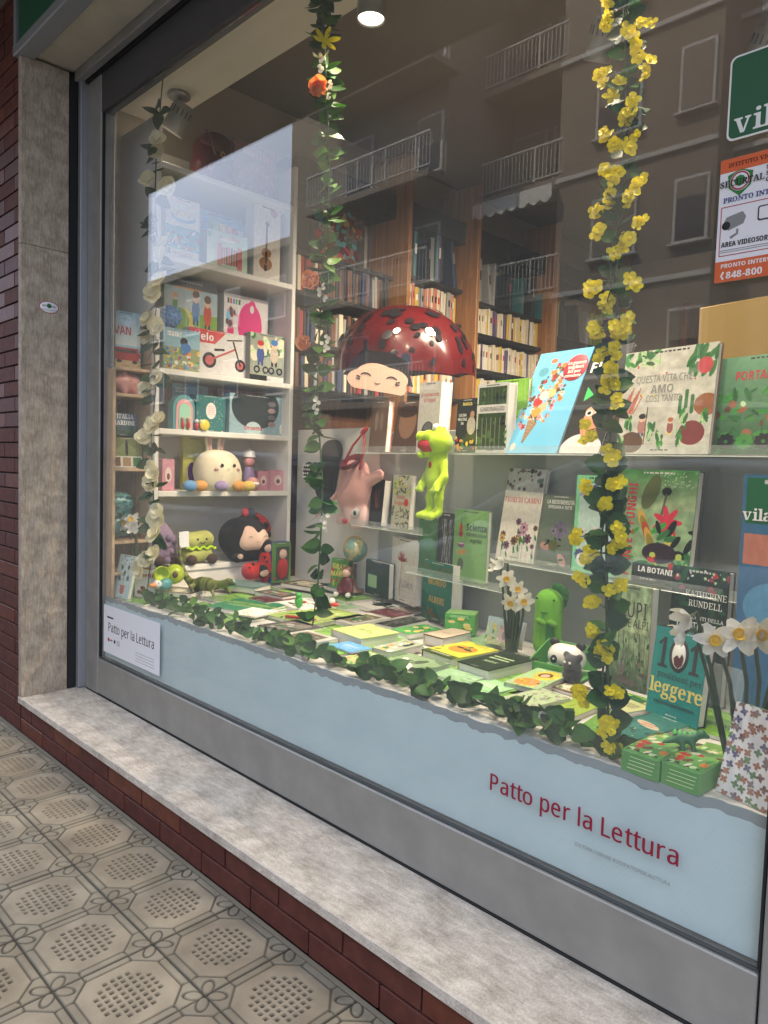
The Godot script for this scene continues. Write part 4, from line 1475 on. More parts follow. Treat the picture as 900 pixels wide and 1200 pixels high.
func build_opposite_side() -> void:
	var b := thing("apartment_building", "beige apartment block with balconies mirrored from across the street", "building", Vector3(0, 0, 16.3))
	part(b, "wall", box(Vector3(4.3, 18, 4), 0.02), materials.plaster_warm, Vector3(-9.2, 9, 2.0))
	part(b, "wall", box(Vector3(3.4, 18, 3), 0.02), materials.plaster_beige, Vector3(-12.9, 9, 3.1))
	part(b, "wall", box(Vector3(7.2, 18, 5), 0.02), materials.plaster_warm, Vector3(-17.6, 9, 0.9))
	part(b, "wall", box(Vector3(16, 18, 4), 0.02), materials.plaster_beige, Vector3(0.9, 9, 3.0))
	for k in 5:
		var y := 3.0 + 3.08 * k
		part(b, "string_course", box(Vector3(4.32, 0.14, 0.1), 0.02), materials.rail_white, Vector3(-9.2, y - 0.05, -0.04))
		part(b, "string_course", box(Vector3(16, 0.14, 0.1), 0.02), materials.rail_white, Vector3(0.9, y - 0.05, 0.96))
		part(b, "balcony", box(Vector3(3.3, 0.2, 1.6), 0.02), materials.plaster_warm, Vector3(-12.85, y, 0.75))
		railing(b, -14.45, -11.2, y + 0.1, 0.0)
		part(b, "balcony", box(Vector3(5.2, 0.2, 1.2), 0.02), materials.plaster_warm, Vector3(-16.2, y, -2.2))
		railing(b, -18.8, -13.6, y + 0.1, -2.75)
		window_in(b, -9.6, y + 1.5, 0.0, 1.1, 1.4, [0.35, 1.0, 0.5, 0.7, 0.3][k])
		window_in(b, -7.6, y + 1.5, 0.0, 0.7, 1.4, [0.5, 0.3, 1.0, 0.4, 0.6][k])
		for x in [-5.0, -2.0, 1.0, 4.0]:
			window_in(b, x, y + 1.5, 1.0, 1.2, 1.5, [0.35, 0.8, 0.5, 1.0, 0.3][(k + int(x + 6)) % 5])
		window_in(b, -13.4, y + 1.2, 1.6, 1.1, 2.1, [0.4, 0.2, 0.9, 0.3, 0.5][k])
		window_in(b, -12.0, y + 1.2, 1.6, 0.9, 2.1, [1.0, 0.5, 0.3, 0.8, 0.4][k])
		window_in(b, -17.6, y + 1.2, -1.6, 1.1, 2.1, [0.2, 0.6, 0.3, 0.9, 0.4][k])
		window_in(b, -14.6, y + 1.35, -1.6, 0.8, 1.5, [0.8, 0.3, 0.5, 0.4, 0.6][k])
	# awning over the second balcony, with a scalloped edge
	var outline := PackedVector2Array([Vector2(-1.5, 0.35), Vector2(-1.5, 0.0)])
	for k in 48:
		outline.append(Vector2(-1.5 + 3.0 * (k + 1) / 49.0, -0.12 * absf(sin(k * PI / 6.0))))
	outline.append_array([Vector2(1.5, 0.0), Vector2(1.5, 0.35)])
	part(b, "awning_valance", plate(outline, 0.02), materials.awning, Vector3(-12.8, 8.65, -0.35))
	part(b, "awning", box(Vector3(3.0, 0.03, 1.3), 0.005), materials.awning, Vector3(-12.8, 9.0, 0.35), Vector3(-0.12, 0, 0))
	var roof := thing("apartment_building", "lower row house further down the street, seen only in the glass", "building", Vector3(-52, 0, 17.5))
	part(roof, "wall", box(Vector3(60, 10.2, 8), 0.02), materials.dark_render, Vector3(0, 5.1, 4.0))
	part(roof, "roof", box(Vector3(60.4, 0.35, 8.4), 0.02), materials.shutter, Vector3(0, 10.35, 4.0))
	for k in 17:
		window_in(roof, -28.0 + 3.4 * k, 8.2, 0.0, 1.1, 1.6, 0.5)
		window_in(roof, -28.0 + 3.4 * k, 5.0, 0.0, 1.1, 1.6, 0.4)
	car("white hatchback parked at the kerb right behind the viewer", Vector3(-1.95, -0.13, 3.05))
	car("second hatchback, dark grey, parked ahead along the kerb", Vector3(-6.55, -0.13, 3.1))


func car(label: String, at: Vector3) -> void:
	var c := thing("parked_car", label, "car", at, 0.0, "cars parked along the kerb")
	var half := [[-2.1, 0.42, 0.55, 0.62], [-2.0, 0.32, 0.72, 0.8], [-1.5, 0.28, 0.86, 0.86], [-0.95, 0.26, 0.94, 0.88], [0.2, 0.26, 0.96, 0.88], [1.3, 0.26, 0.98, 0.88], [1.85, 0.3, 0.95, 0.84], [2.02, 0.4, 0.8, 0.72]]
	var st := SurfaceTool.new()
	st.begin(Mesh.PRIMITIVE_TRIANGLES)
	loft(st, half, 0.1)
	st.index()
	st.generate_normals()
	var paint: Material = materials.car_dark if label.contains("dark") else materials.car_paint
	part(c, "body", st.commit(), paint)
	var cab := SurfaceTool.new()
	cab.begin(Mesh.PRIMITIVE_TRIANGLES)
	for s in [-1.0, 1.0]:
		quad(cab, Vector3(-1.15, 0.92, s * 0.8), Vector3(-0.3, 1.4, s * 0.6), Vector3(1.35, 1.4, s * 0.6), Vector3(1.85, 0.95, s * 0.78))
	quad(cab, Vector3(-1.15, 0.92, -0.8), Vector3(-0.3, 1.4, -0.6), Vector3(-0.3, 1.4, 0.6), Vector3(-1.15, 0.92, 0.8))
	quad(cab, Vector3(1.85, 0.95, -0.78), Vector3(1.35, 1.4, -0.6), Vector3(1.35, 1.4, 0.6), Vector3(1.85, 0.95, 0.78))
	cab.generate_normals()
	part(c, "glasshouse", cab.commit(), materials.car_glass)
	var lid := SurfaceTool.new()
	lid.begin(Mesh.PRIMITIVE_TRIANGLES)
	loft(lid, [[-0.42, 1.36, 1.385, 0.6], [-0.25, 1.37, 1.43, 0.63], [0.4, 1.38, 1.46, 0.63], [1.2, 1.37, 1.44, 0.63], [1.42, 1.33, 1.37, 0.6]], 0.03)
	lid.index()
	lid.generate_normals()
	part(c, "roof", lid.commit(), paint)
	for s in [-1.0, 1.0]:
		part(c, "pillar", tube([Vector3(-1.22, 0.9, s * 0.82), Vector3(-0.75, 1.19, s * 0.72), Vector3(-0.28, 1.41, s * 0.61)], 0.035), paint)
		part(c, "pillar", tube([Vector3(0.55, 0.94, s * 0.815), Vector3(0.5, 1.4, s * 0.615)], 0.03), materials.black)
		part(c, "pillar", tube([Vector3(1.88, 0.93, s * 0.79), Vector3(1.36, 1.41, s * 0.61)], 0.06), paint)
		part(c, "mirror", ball(), paint, Vector3(-0.72, 0.98, s * 0.97), Vector3.ZERO, Vector3(0.06, 0.075, 0.11))
		part(c, "headlight", ball(), materials.car_glass, Vector3(-1.98, 0.66, s * 0.58), Vector3.ZERO, Vector3(0.12, 0.08, 0.17))
		for x in [-1.35, 1.25]:
			var wheel := part(c, "wheel", disc(0.31, 0.2, 28), materials.rubber, Vector3(x, 0.31, s * 0.78), Vector3(PI / 2, 0, 0))
			part(wheel, "rim", disc(0.2, 0.21, 20), materials.lamp_body)


# stations of [x, floor, top, half width] joined with rounded shoulders
func loft(st: SurfaceTool, stations: Array, r: float) -> void:
	var rings := []
	for s in stations:
		var ring := []
		var rr := minf(r, (s[2] - s[1]) * 0.45)
		for p in [[-1.0, s[1]], [-1.0, s[2] - rr * 2.0], [-0.97, s[2] - rr], [-0.88, s[2] - rr * 0.25], [-0.6, s[2]], [0.6, s[2]], [0.88, s[2] - rr * 0.25], [0.97, s[2] - rr], [1.0, s[2] - rr * 2.0], [1.0, s[1]]]:
			ring.append(Vector3(s[0], p[1], p[0] * s[3]))
		rings.append(ring)
	for i in rings.size() - 1:
		for k in 10:
			var n := (k + 1) % 10
			quad(st, rings[i][k], rings[i][n], rings[i + 1][n], rings[i + 1][k])
	for k in range(1, 9):
		tri(st, rings[0][0], rings[0][k + 1], rings[0][k])
		tri(st, rings[-1][0], rings[-1][k], rings[-1][k + 1])


# ---------------------------------------------------------------- room and display

func build_shop_room() -> void:
	var room := structure("floor")
	part(room, "boards", box(Vector3(7, 0.1, 5.4), 0.001), materials.floor_board, Vector3(-0.6, -0.05, -2.75))
	var left := structure("left_wall")
	part(left, "plaster", box(Vector3(0.2, 3.3, 5.4), 0.001), materials.wall_cream, Vector3(-3.55, 1.65, -2.74))
	var back := structure("back_wall")
	part(back, "plaster", box(Vector3(6.6, 3.3, 0.2), 0.001), materials.wall_cream, Vector3(-0.14, 1.65, -5.3))
	var right := structure("right_wall")
	part(right, "plaster", box(Vector3(0.2, 3.3, 5.2), 0.001), materials.wall_cream, Vector3(2.6, 1.65, -2.6))
	var ceiling := structure("ceiling")
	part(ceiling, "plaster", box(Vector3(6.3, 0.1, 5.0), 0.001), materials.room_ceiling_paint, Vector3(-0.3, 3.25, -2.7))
	var drop := structure("dropped_ceiling")
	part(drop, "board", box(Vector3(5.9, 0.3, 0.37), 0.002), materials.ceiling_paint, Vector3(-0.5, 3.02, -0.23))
	for e in [[Vector3(-1.905, 2.87, -0.36), 0.0, "grey ceiling spotlight glowing over the vine with roses", 1.0], [Vector3(-3.09, 2.87, -0.3), -0.5, "grey vented spotlight over the white flower garland", 0.015], [Vector3(-1.4, 3.2, -1.02), -0.45, "spotlight seen edge-on behind the yellow flower garland", 1.8], [Vector3(-1.0, 3.2, -1.45), -0.5, "bright spotlight glaring above the green square sign", 2.2], [Vector3(-1.15, 2.87, -0.17), 0.0, "unseen ceiling spotlight added over the middle of the display", 0.75], [Vector3(-0.55, 2.87, -0.17), 0.0, "unseen ceiling spotlight added over the right end of the display", 0.75]]:  # last two lamps are unseen, added near the glass to front-light the display
		spotlight(e[0], e[1], e[2], e[3])


func spotlight(at: Vector3, tilt: float, label: String, power: float) -> void:
	var drop := 0.42 if at.y > 3.0 else 0.1 if tilt != 0.0 else 0.045
	var o := thing("ceiling_spotlight", label, "spotlight", at, 0.0, "spotlights over the display")
	part(o, "ceiling_plate", disc(0.05, 0.02), materials.lamp_body, Vector3(0, -0.01, 0))
	part(o, "stem", box(Vector3(0.02, drop, 0.02), 0.003), materials.lamp_body, Vector3(0, -drop / 2, 0))
	var turn := Vector3(tilt * 0.5 if at.y < 3.0 else -tilt * 0.8, 0, tilt)
	var head := part(o, "lamp_head", lathe([Vector2(0.0, 0.06), Vector2(0.038, 0.06), Vector2(0.045, 0.052), Vector2(0.05, -0.07), Vector2(0.047, -0.075), Vector2(0.044, -0.07)], 28), materials.lamp_body, Vector3(0, -drop, 0), turn)
	part(head, "glowing_lens", disc(0.044, 0.006), materials.lamp_glow, Vector3(0, -0.066, 0))
	for k in 14:
		part(head, "vent", box(Vector3(0.005, 0.03, 0.004), 0.001), materials.black, Vector3(sin(k * TAU / 14) * 0.0462, 0.02, cos(k * TAU / 14) * 0.0462), Vector3(0, k * TAU / 14, 0))
	var l := SpotLight3D.new()
	l.name = "spot_beam"
	o.add_child(l)
	l.position = Vector3(0, -drop, 0) + Basis.from_euler(turn) * Vector3(0, -0.075, 0)
	l.basis = Basis.from_euler(turn) * Basis(Vector3.RIGHT, -PI / 2 + (0.12 if tilt == 0.0 else 0.0))
	l.light_energy = 1.15 * power
	l.light_color = Color(1.0, 0.92, 0.8)
	l.light_size = 0.04
	l.spot_angle = 62.0
	l.spot_angle_attenuation = 0.8
	l.spot_range = 8.0
	l.spot_attenuation = 2.0
	l.shadow_enabled = true


const PANEL_TURN := -0.1396


# a point on the display panel's front, x along the window
func panel_z(x: float, off := 0.0) -> float:
	return -0.85 + (x + 1.558) * 0.1405 + off


func build_display() -> void:
	var table := thing("display_table", "white display platform behind the glass under the laid-out books", "platform", Vector3(-1.45, 0, -0.62))
	part(table, "top", box(Vector3(3.5, 0.03, 1.18), 0.004), materials.table_top, Vector3(0, 0.59, 0))
	part(table, "front_board", box(Vector3(3.5, 0.57, 0.02), 0.002), materials.table_top, Vector3(0, 0.287, 0.57))
	var panel := thing("display_backdrop", "pale grey backing board that carries the clear shelves", "panel", Vector3(-1.558, 0.605, -0.85), PANEL_TURN)
	part(panel, "board", box(Vector3(1.98, 0.78, 0.02), 0.003), materials.panel_grey, Vector3(0.13 + 0.0, 0.39, -0.012))
	part(panel, "board", box(Vector3(0.75, 0.805, 0.02), 0.003), materials.white_lacquer, Vector3(-1.245, 0.4025, -0.012))
	part(panel, "board", box(Vector3(0.9, 0.78, 0.02), 0.003), materials.panel_grey, Vector3(1.575, 0.39, -0.012))
	for e in [[-2.43, -0.22, 1.286, "long clear acrylic ledge along the top of the display panel"], [-1.56, -0.4, 0.902, "clear acrylic ledge under the wild flower and fungi books"], [-2.44, -1.94, 0.958, "short clear acrylic ledge on the left of the panel"], [-2.04, -1.48, 0.796, "low clear acrylic ledge under the pale green book"]]:
		var cx: float = (e[0] + e[1]) / 2
		var l: float = (e[1] - e[0]) / cos(PANEL_TURN)
		var shelf := thing("acrylic_shelf", e[3], "shelf", Vector3(cx, e[2], panel_z(cx)), PANEL_TURN, "clear ledges on the display panel")
		part(shelf, "ledge", box(Vector3(l, 0.004, 0.13), 0.0008), materials.acrylic, Vector3(0, -0.002, 0.066))
		part(shelf, "lip", box(Vector3(l, 0.028, 0.003), 0.0006), materials.acrylic, Vector3(0, 0.0135, 0.1325))
		part(shelf, "polished_edge", box(Vector3(l, 0.0025, 0.003), 0.0006), materials.acrylic_edge, Vector3(0, -0.0025, 0.1328))
	solo("acrylic_stand", box(Vector3(0.12, 0.16, 0.004), 0.001), materials.acrylic, "small clear acrylic stand behind the teal book", "stand", Vector3(-0.66, 0.685, -0.44), Vector3(-0.2, -0.25, 0))
	solo("cardboard_sheet", box(Vector3(0.62, 0.24, 0.02), 0.003), materials.gold_card, "ochre cardboard sheet standing behind the top ledge", "cardboard", Vector3(-0.72, 1.68, -1.06), Vector3(0, -0.14, 0.02))
	var prop := thing("low_cabinet", "plain low cabinet behind the display panel", "cabinet", Vector3(-0.9, 0, -1.35), -0.14)
	part(prop, "carcass", box(Vector3(1.2, 1.5, 0.4), 0.004), materials.dark_wood, Vector3(0, 0.75, 0))
	part(prop, "top", box(Vector3(1.26, 0.03, 0.46), 0.004), materials.dark_wood, Vector3(0, 1.515, 0))


func build_white_bookcase() -> void:
	var c := thing("white_bookcase", "white open bookcase full of toys against the left wall", "bookcase", Vector3(-3.26, 0, -0.59))
	for z in [0.385, -0.375]:
		part(c, "side_panel", box(Vector3(0.36, 2.75, 0.022), 0.003), materials.white_lacquer, Vector3(0, 1.375, z))
	part(c, "back_panel", box(Vector3(0.012, 2.74, 0.74), 0.002), materials.white_lacquer, Vector3(-0.178, 1.37, 0.005))
	for y in [0.73, 1.083, 1.37, 1.642, 2.152, 2.55]:
		part(c, "shelf", box(Vector3(0.35, 0.026, 0.738), 0.003), materials.white_lacquer, Vector3(0.005, y - 0.013, 0.005))
	part(c, "kick_board", box(Vector3(0.02, 0.69, 0.738), 0.002), materials.white_lacquer, Vector3(0.16, 0.36, 0.005))


func build_left_unit() -> void:
	var c := thing("small_shelf_unit", "narrow wooden shelf unit between the glass and the white bookcase", "shelf unit", Vector3(-3.27, 0, -0.105))
	part(c, "side_panel", box(Vector3(0.31, 1.78, 0.014), 0.002), materials.pine, Vector3(0, 0.89, -0.092))
	part(c, "back_panel", box(Vector3(0.01, 1.6, 0.165), 0.002), materials.dark_wood, Vector3(-0.155, 0.8, -0.002))
	part(c, "side_panel", box(Vector3(0.31, 1.62, 0.014), 0.002), materials.pine, Vector3(0, 0.81, 0.082))
	for y in [0.72, 0.86, 1.185, 1.515, 1.63]:
		part(c, "shelf", box(Vector3(0.305, 0.014, 0.16), 0.002), materials.pine, Vector3(0.002, y - 0.007, -0.005))


func build_dark_bookcases() -> void:
	# on the left wall beyond the white bookcase: four uprights, three bays
	var uprights := [-1.83, -2.5, -3.47, -4.6]
	var c := thing("dark_bookcase", "tall dark bookcase with brown wooden uprights along the left wall", "bookcase", Vector3(-3.25, 0, -1.0))
	for z in uprights:
		part(c, "upright", box(Vector3(0.34, 3.1, 0.03), 0.003), materials.post_wood, Vector3(0, 1.55, z + 1.0))
	var edges := [-1.02, -1.83, -2.5, -3.47, -4.6]
	var heights := [[0.9, 1.15, 1.4, 1.65, 1.9, 2.17, 2.385], [0.9, 1.2, 1.45, 1.7, 1.95, 2.2, 2.43], [1.18, 1.43, 1.68, 1.93, 2.175, 2.39], [1.4, 1.7, 2.0, 2.3]]
	var words := ["bay beside the white bookcase", "second bay", "third bay", "last bay"]
	for bay in 4:
		var z0: float = edges[bay + 1] + 0.016
		var z1: float = edges[bay] - 0.016
		for y in heights[bay]:
			part(c, "shelf", box(Vector3(0.23, 0.024, z1 - z0), 0.002), materials.black_shelf, Vector3(-0.065, y - 0.012, (z0 + z1) / 2 + 1.0))
		part(c, "top_board", box(Vector3(0.24, 0.14, z1 - z0), 0.002), materials.black_shelf, Vector3(-0.06, 2.8, (z0 + z1) / 2 + 1.0))
		part(c, "back_board", box(Vector3(0.01, 2.16, z1 - z0), 0.002), materials.dark_wood, Vector3(-0.165, 1.1, (z0 + z1) / 2 + 1.0))
	spine_colors()
	for bay in 4:
		for level in heights[bay].size():
			var y: float = heights[bay][level]
			if bay == 0 and (level < 3 or level == 6) or bay == 3 and level < 3 or bay > 0 and bay < 3 and y < 1.5:
				continue
			var top: bool = level == heights[bay].size() - 1
			shelf_row(edges[bay + 1] + 0.03, edges[bay] - 0.03, y, bay, top, "%s dark shelf of the %s" % [["first", "second", "third", "fourth", "fifth", "sixth", "seventh"][level], words[bay]])
	# against the back wall on the right
	var d := thing("dark_bookcase", "dark bookcase on the back wall behind the yellow garland", "bookcase", Vector3(-0.6, 0, -5.02))
	for x in [-2.9, -2.1, -1.3, -0.5, 0.3]:
		part(d, "upright", box(Vector3(0.06, 2.7, 0.32), 0.004), materials.post_wood, Vector3(x, 1.35, 0))
	for y in [0.9, 1.25, 1.6, 1.95]:
		for k in 4:
			part(d, "shelf", box(Vector3(0.735, 0.024, 0.29), 0.002), materials.black_shelf, Vector3(-2.5 + 0.8 * k, y - 0.012, 0))
	var nth := 0
	for k in 4:
		for y in [1.6, 1.95]:
			for j in 5:
				var kind: String = ["toy_blue", "book_navy", "book_teal", "book_grey", "book_cream"][rng.randi() % 5]
				var h := rng.randf_range(0.18, 0.25)
				nth += 1
				solo("shelved_book", box(Vector3(0.035, snappedf(h, 0.01), 0.16), 0.003), materials[kind], "%s volume, %s along the %s row of the far bookcase" % [{"toy_blue": "bright blue", "book_navy": "navy", "book_teal": "teal", "book_grey": "grey", "book_cream": "cream"}[kind], ordinal(k * 5 + j + 1), "lower" if y < 1.8 else "upper"], "book", Vector3(-3.35 + 0.8 * k + 0.04 * j, y + snappedf(h, 0.01) / 2, -4.99), Vector3.ZERO, "books on the far bookcase")


func ordinal(n: int) -> String:
	var a := ["zeroth", "first", "second", "third", "fourth", "fifth", "sixth", "seventh", "eighth", "ninth", "tenth", "eleventh", "twelfth", "thirteenth", "fourteenth", "fifteenth", "sixteenth", "seventeenth", "eighteenth", "nineteenth", "twentieth"]
	if n < a.size():
		return a[n]
	return ["twenty-", "thirty-", "forty-"][n / 10 - 2] + a[n % 10] if n % 10 else ["twentieth", "thirtieth", "fortieth"][n / 10 - 2]


func spine_colors() -> void:
	for e in [["book_cream", Color(0.68, 0.6, 0.44)], ["book_white", Color(0.7, 0.67, 0.58)], ["book_yellow", Color(0.62, 0.42, 0.04)], ["book_salmon", Color(0.55, 0.2, 0.14)], ["book_red", Color(0.3, 0.035, 0.03)], ["book_navy", Color(0.03, 0.045, 0.1)], ["book_black", Color(0.02, 0.02, 0.024)], ["book_violet", Color(0.1, 0.07, 0.16)], ["book_teal", Color(0.04, 0.14, 0.15)], ["book_grey", Color(0.3, 0.3, 0.29)], ["book_brown", Color(0.14, 0.06, 0.035)], ["book_lime", Color(0.42, 0.48, 0.05)]]:
		plain(e[0], e[1], 0.55)


func shelf_row(z_far: float, z_near: float, y: float, bay: int, top: bool, where: String) -> void:
	var mixes := [["book_brown", "book_red", "book_grey", "book_black", "book_cream", "book_navy", "book_black", "book_brown"], ["book_cream", "book_salmon", "book_red", "book_white", "book_yellow", "book_navy", "book_grey", "book_cream"], ["book_cream", "book_white", "book_cream", "book_white", "book_yellow", "book_cream", "book_violet", "book_white"], ["book_cream", "book_white", "book_grey", "book_red", "book_navy", "book_yellow", "book_cream", "book_cream"]]
	if top:
		mixes[bay] = ["book_black", "book_navy", "book_grey", "book_black", "book_violet", "book_lime", "book_teal", "book_black"]
	var z := z_near - 0.01
	var n := 0
	while z > z_far + 0.04:
		if top and rng.randf() < 0.5:
			z -= rng.randf_range(0.05, 0.16)
		n += 1
		var kind: String = mixes[bay][rng.randi() % 8]
		var t := snappedf(rng.randf_range(0.016, 0.034), 0.004)
		var h := snappedf(rng.randf_range(0.26, 0.31) if top else rng.randf_range(0.165, 0.195), 0.01)
		var lean := rng.randf_range(-0.03, 0.03) + (0.16 if top and rng.randf() < 0.35 else 0.0)
		var depth := 0.15
		var o := solo("shelved_book", box(Vector3(depth, h, t), 0.003), materials[kind], "%s-spined book, %s from the left, %s" % [kind.trim_prefix("book_"), ordinal(n), where], "book", Vector3(-3.285 + rng.randf_range(-0.012, 0.008), y + h / 2 + absf(lean) * t * 0.5, z - t / 2), Vector3(lean, 0, 0), "books on the dark wall bookcase")
		if bay > 0 and rng.randf() < 0.55:
			part(o, "spine_label", box(Vector3(0.0012, h * 0.22, t * 0.55), 0.0003), materials[["ink", "ink_red", "ink_white", "ink_grey"][rng.randi() % 4]], Vector3(depth / 2, h * 0.12, 0))
		z -= t + 0.002 + absf(lean) * 0.1


# ---------------------------------------------------------------- books and boxes

# a board with its printed face at +z taken from one cell of the atlas
func printed(w: float, h: float, t: float, cell: int) -> ArrayMesh:
	var st := SurfaceTool.new()
	st.begin(Mesh.PRIMITIVE_TRIANGLES)
	var size := Vector2(ATLAS_COLUMNS * CELL_W, ATLAS_ROWS * CELL_H)
	var o := Vector2((cell % ATLAS_COLUMNS) * CELL_W + 2, (cell / ATLAS_COLUMNS) * CELL_H + 2) / size
	var e := Vector2(CELL_W - 4, CELL_H - 4) / size
	var a := Vector3(-w / 2, h / 2, 0)
	var b := Vector3(w / 2, h / 2, 0)
	var c := Vector3(w / 2, -h / 2, 0)
	var d := Vector3(-w / 2, -h / 2, 0)
	var back := Vector3(0, 0, -t)
	var corners := [a, b, c, d]
	var uvs := [o, o + Vector2(e.x, 0), o + e, o + Vector2(0, e.y)]
	for k in [0, 1, 2, 0, 2, 3]:
		st.set_normal(Vector3.BACK)
		st.set_uv(uvs[k])
		st.add_vertex(corners[k])
	for k in [0, 2, 1, 0, 3, 2]:
		st.set_normal(Vector3.FORWARD)
		st.set_uv(uvs[0])
		st.add_vertex(corners[k] + back)
	for k in 4:
		var p: Vector3 = corners[k]
		var q: Vector3 = corners[(k + 1) % 4]
		var n := ((p + q) / 2).normalized()
		for v in [p, q + back, q, p, p + back, q + back]:
			st.set_normal(n)
			st.set_uv(uvs[k])
			st.add_vertex(v)
	return st.commit()


func book(called: String, label: String, cell: int, at: Vector3, yaw: float, lean: float, w: float, h: float, t: float, spine: Color, category := "book", group := "", flat := false, hard := true) -> Node3D:
	var o := thing(called, label, category, at, 0.0, group)
	var turn := Basis(Vector3.UP, deg_to_rad(yaw))
	if flat:
		o.basis = turn * Basis(Vector3.RIGHT, -PI / 2)
		o.position = at + turn * Vector3(0, 0, h / 2)
	else:
		o.basis = turn * Basis(Vector3.RIGHT, -deg_to_rad(lean))
	var key := "spine_%s" % spine.to_html()
	if not materials.has(key):
		plain(key, spine, 0.45)
	var board := 0.0028 if hard else 0.0012
	var inset := 0.004 if hard else 0.0006
	part(o, "cover", printed(w, h, board, cell), materials.print_gloss if cell % 3 == 0 else materials.print, Vector3(0, h / 2, 0))
	if t > board * 3.0:
		part(o, "back_cover", box(Vector3(w, h, board), 0.0006), materials[key], Vector3(0, h / 2, -t + board / 2))
		part(o, "spine", box(Vector3(board, h, t - board * 2.0 - 0.0004), 0.0005), materials[key], Vector3(-w / 2 + board / 2, h / 2, -t / 2))
		part(o, "pages", box(Vector3(w - inset - board, h - inset * 2.0, t - board * 2.0 - 0.0002), 0.0005), materials.pages, Vector3((board - inset) / 2 + 0.0002, h / 2, -t / 2))
	return o


func carton(called: String, label: String, cell: int, at: Vector3, yaw: float, w: float, h: float, t: float, side: Color, category := "box", lean := 0.0) -> Node3D:
	var o := thing(called, label, category, at)
	o.basis = Basis(Vector3.UP, deg_to_rad(yaw)) * Basis(Vector3.RIGHT, -deg_to_rad(lean))
	var key := "side_%s" % side.to_html()
	if not materials.has(key):
		plain(key, side, 0.4)
	part(o, "front_panel", printed(w, h, 0.001, cell), materials.print_gloss, Vector3(0, h / 2, 0))
	part(o, "carton", box(Vector3(w, h, t), 0.0015), materials[key], Vector3(0, h / 2, -t / 2 - 0.0012))
	return o


# words on a cover: fractions of its width and height, from the lower left
func title(o: Node3D, words: String, u: float, v: float, w: float, h: float, size: float, m: String, kind := "sans_bold", squeeze := 1.0, turn := 0.0) -> void:
	lettering(o, words, Vector3((u - 0.5) * w, v * h, 0.0004), size, materials[m], kind, Vector3(0, 0, turn), squeeze, "title")


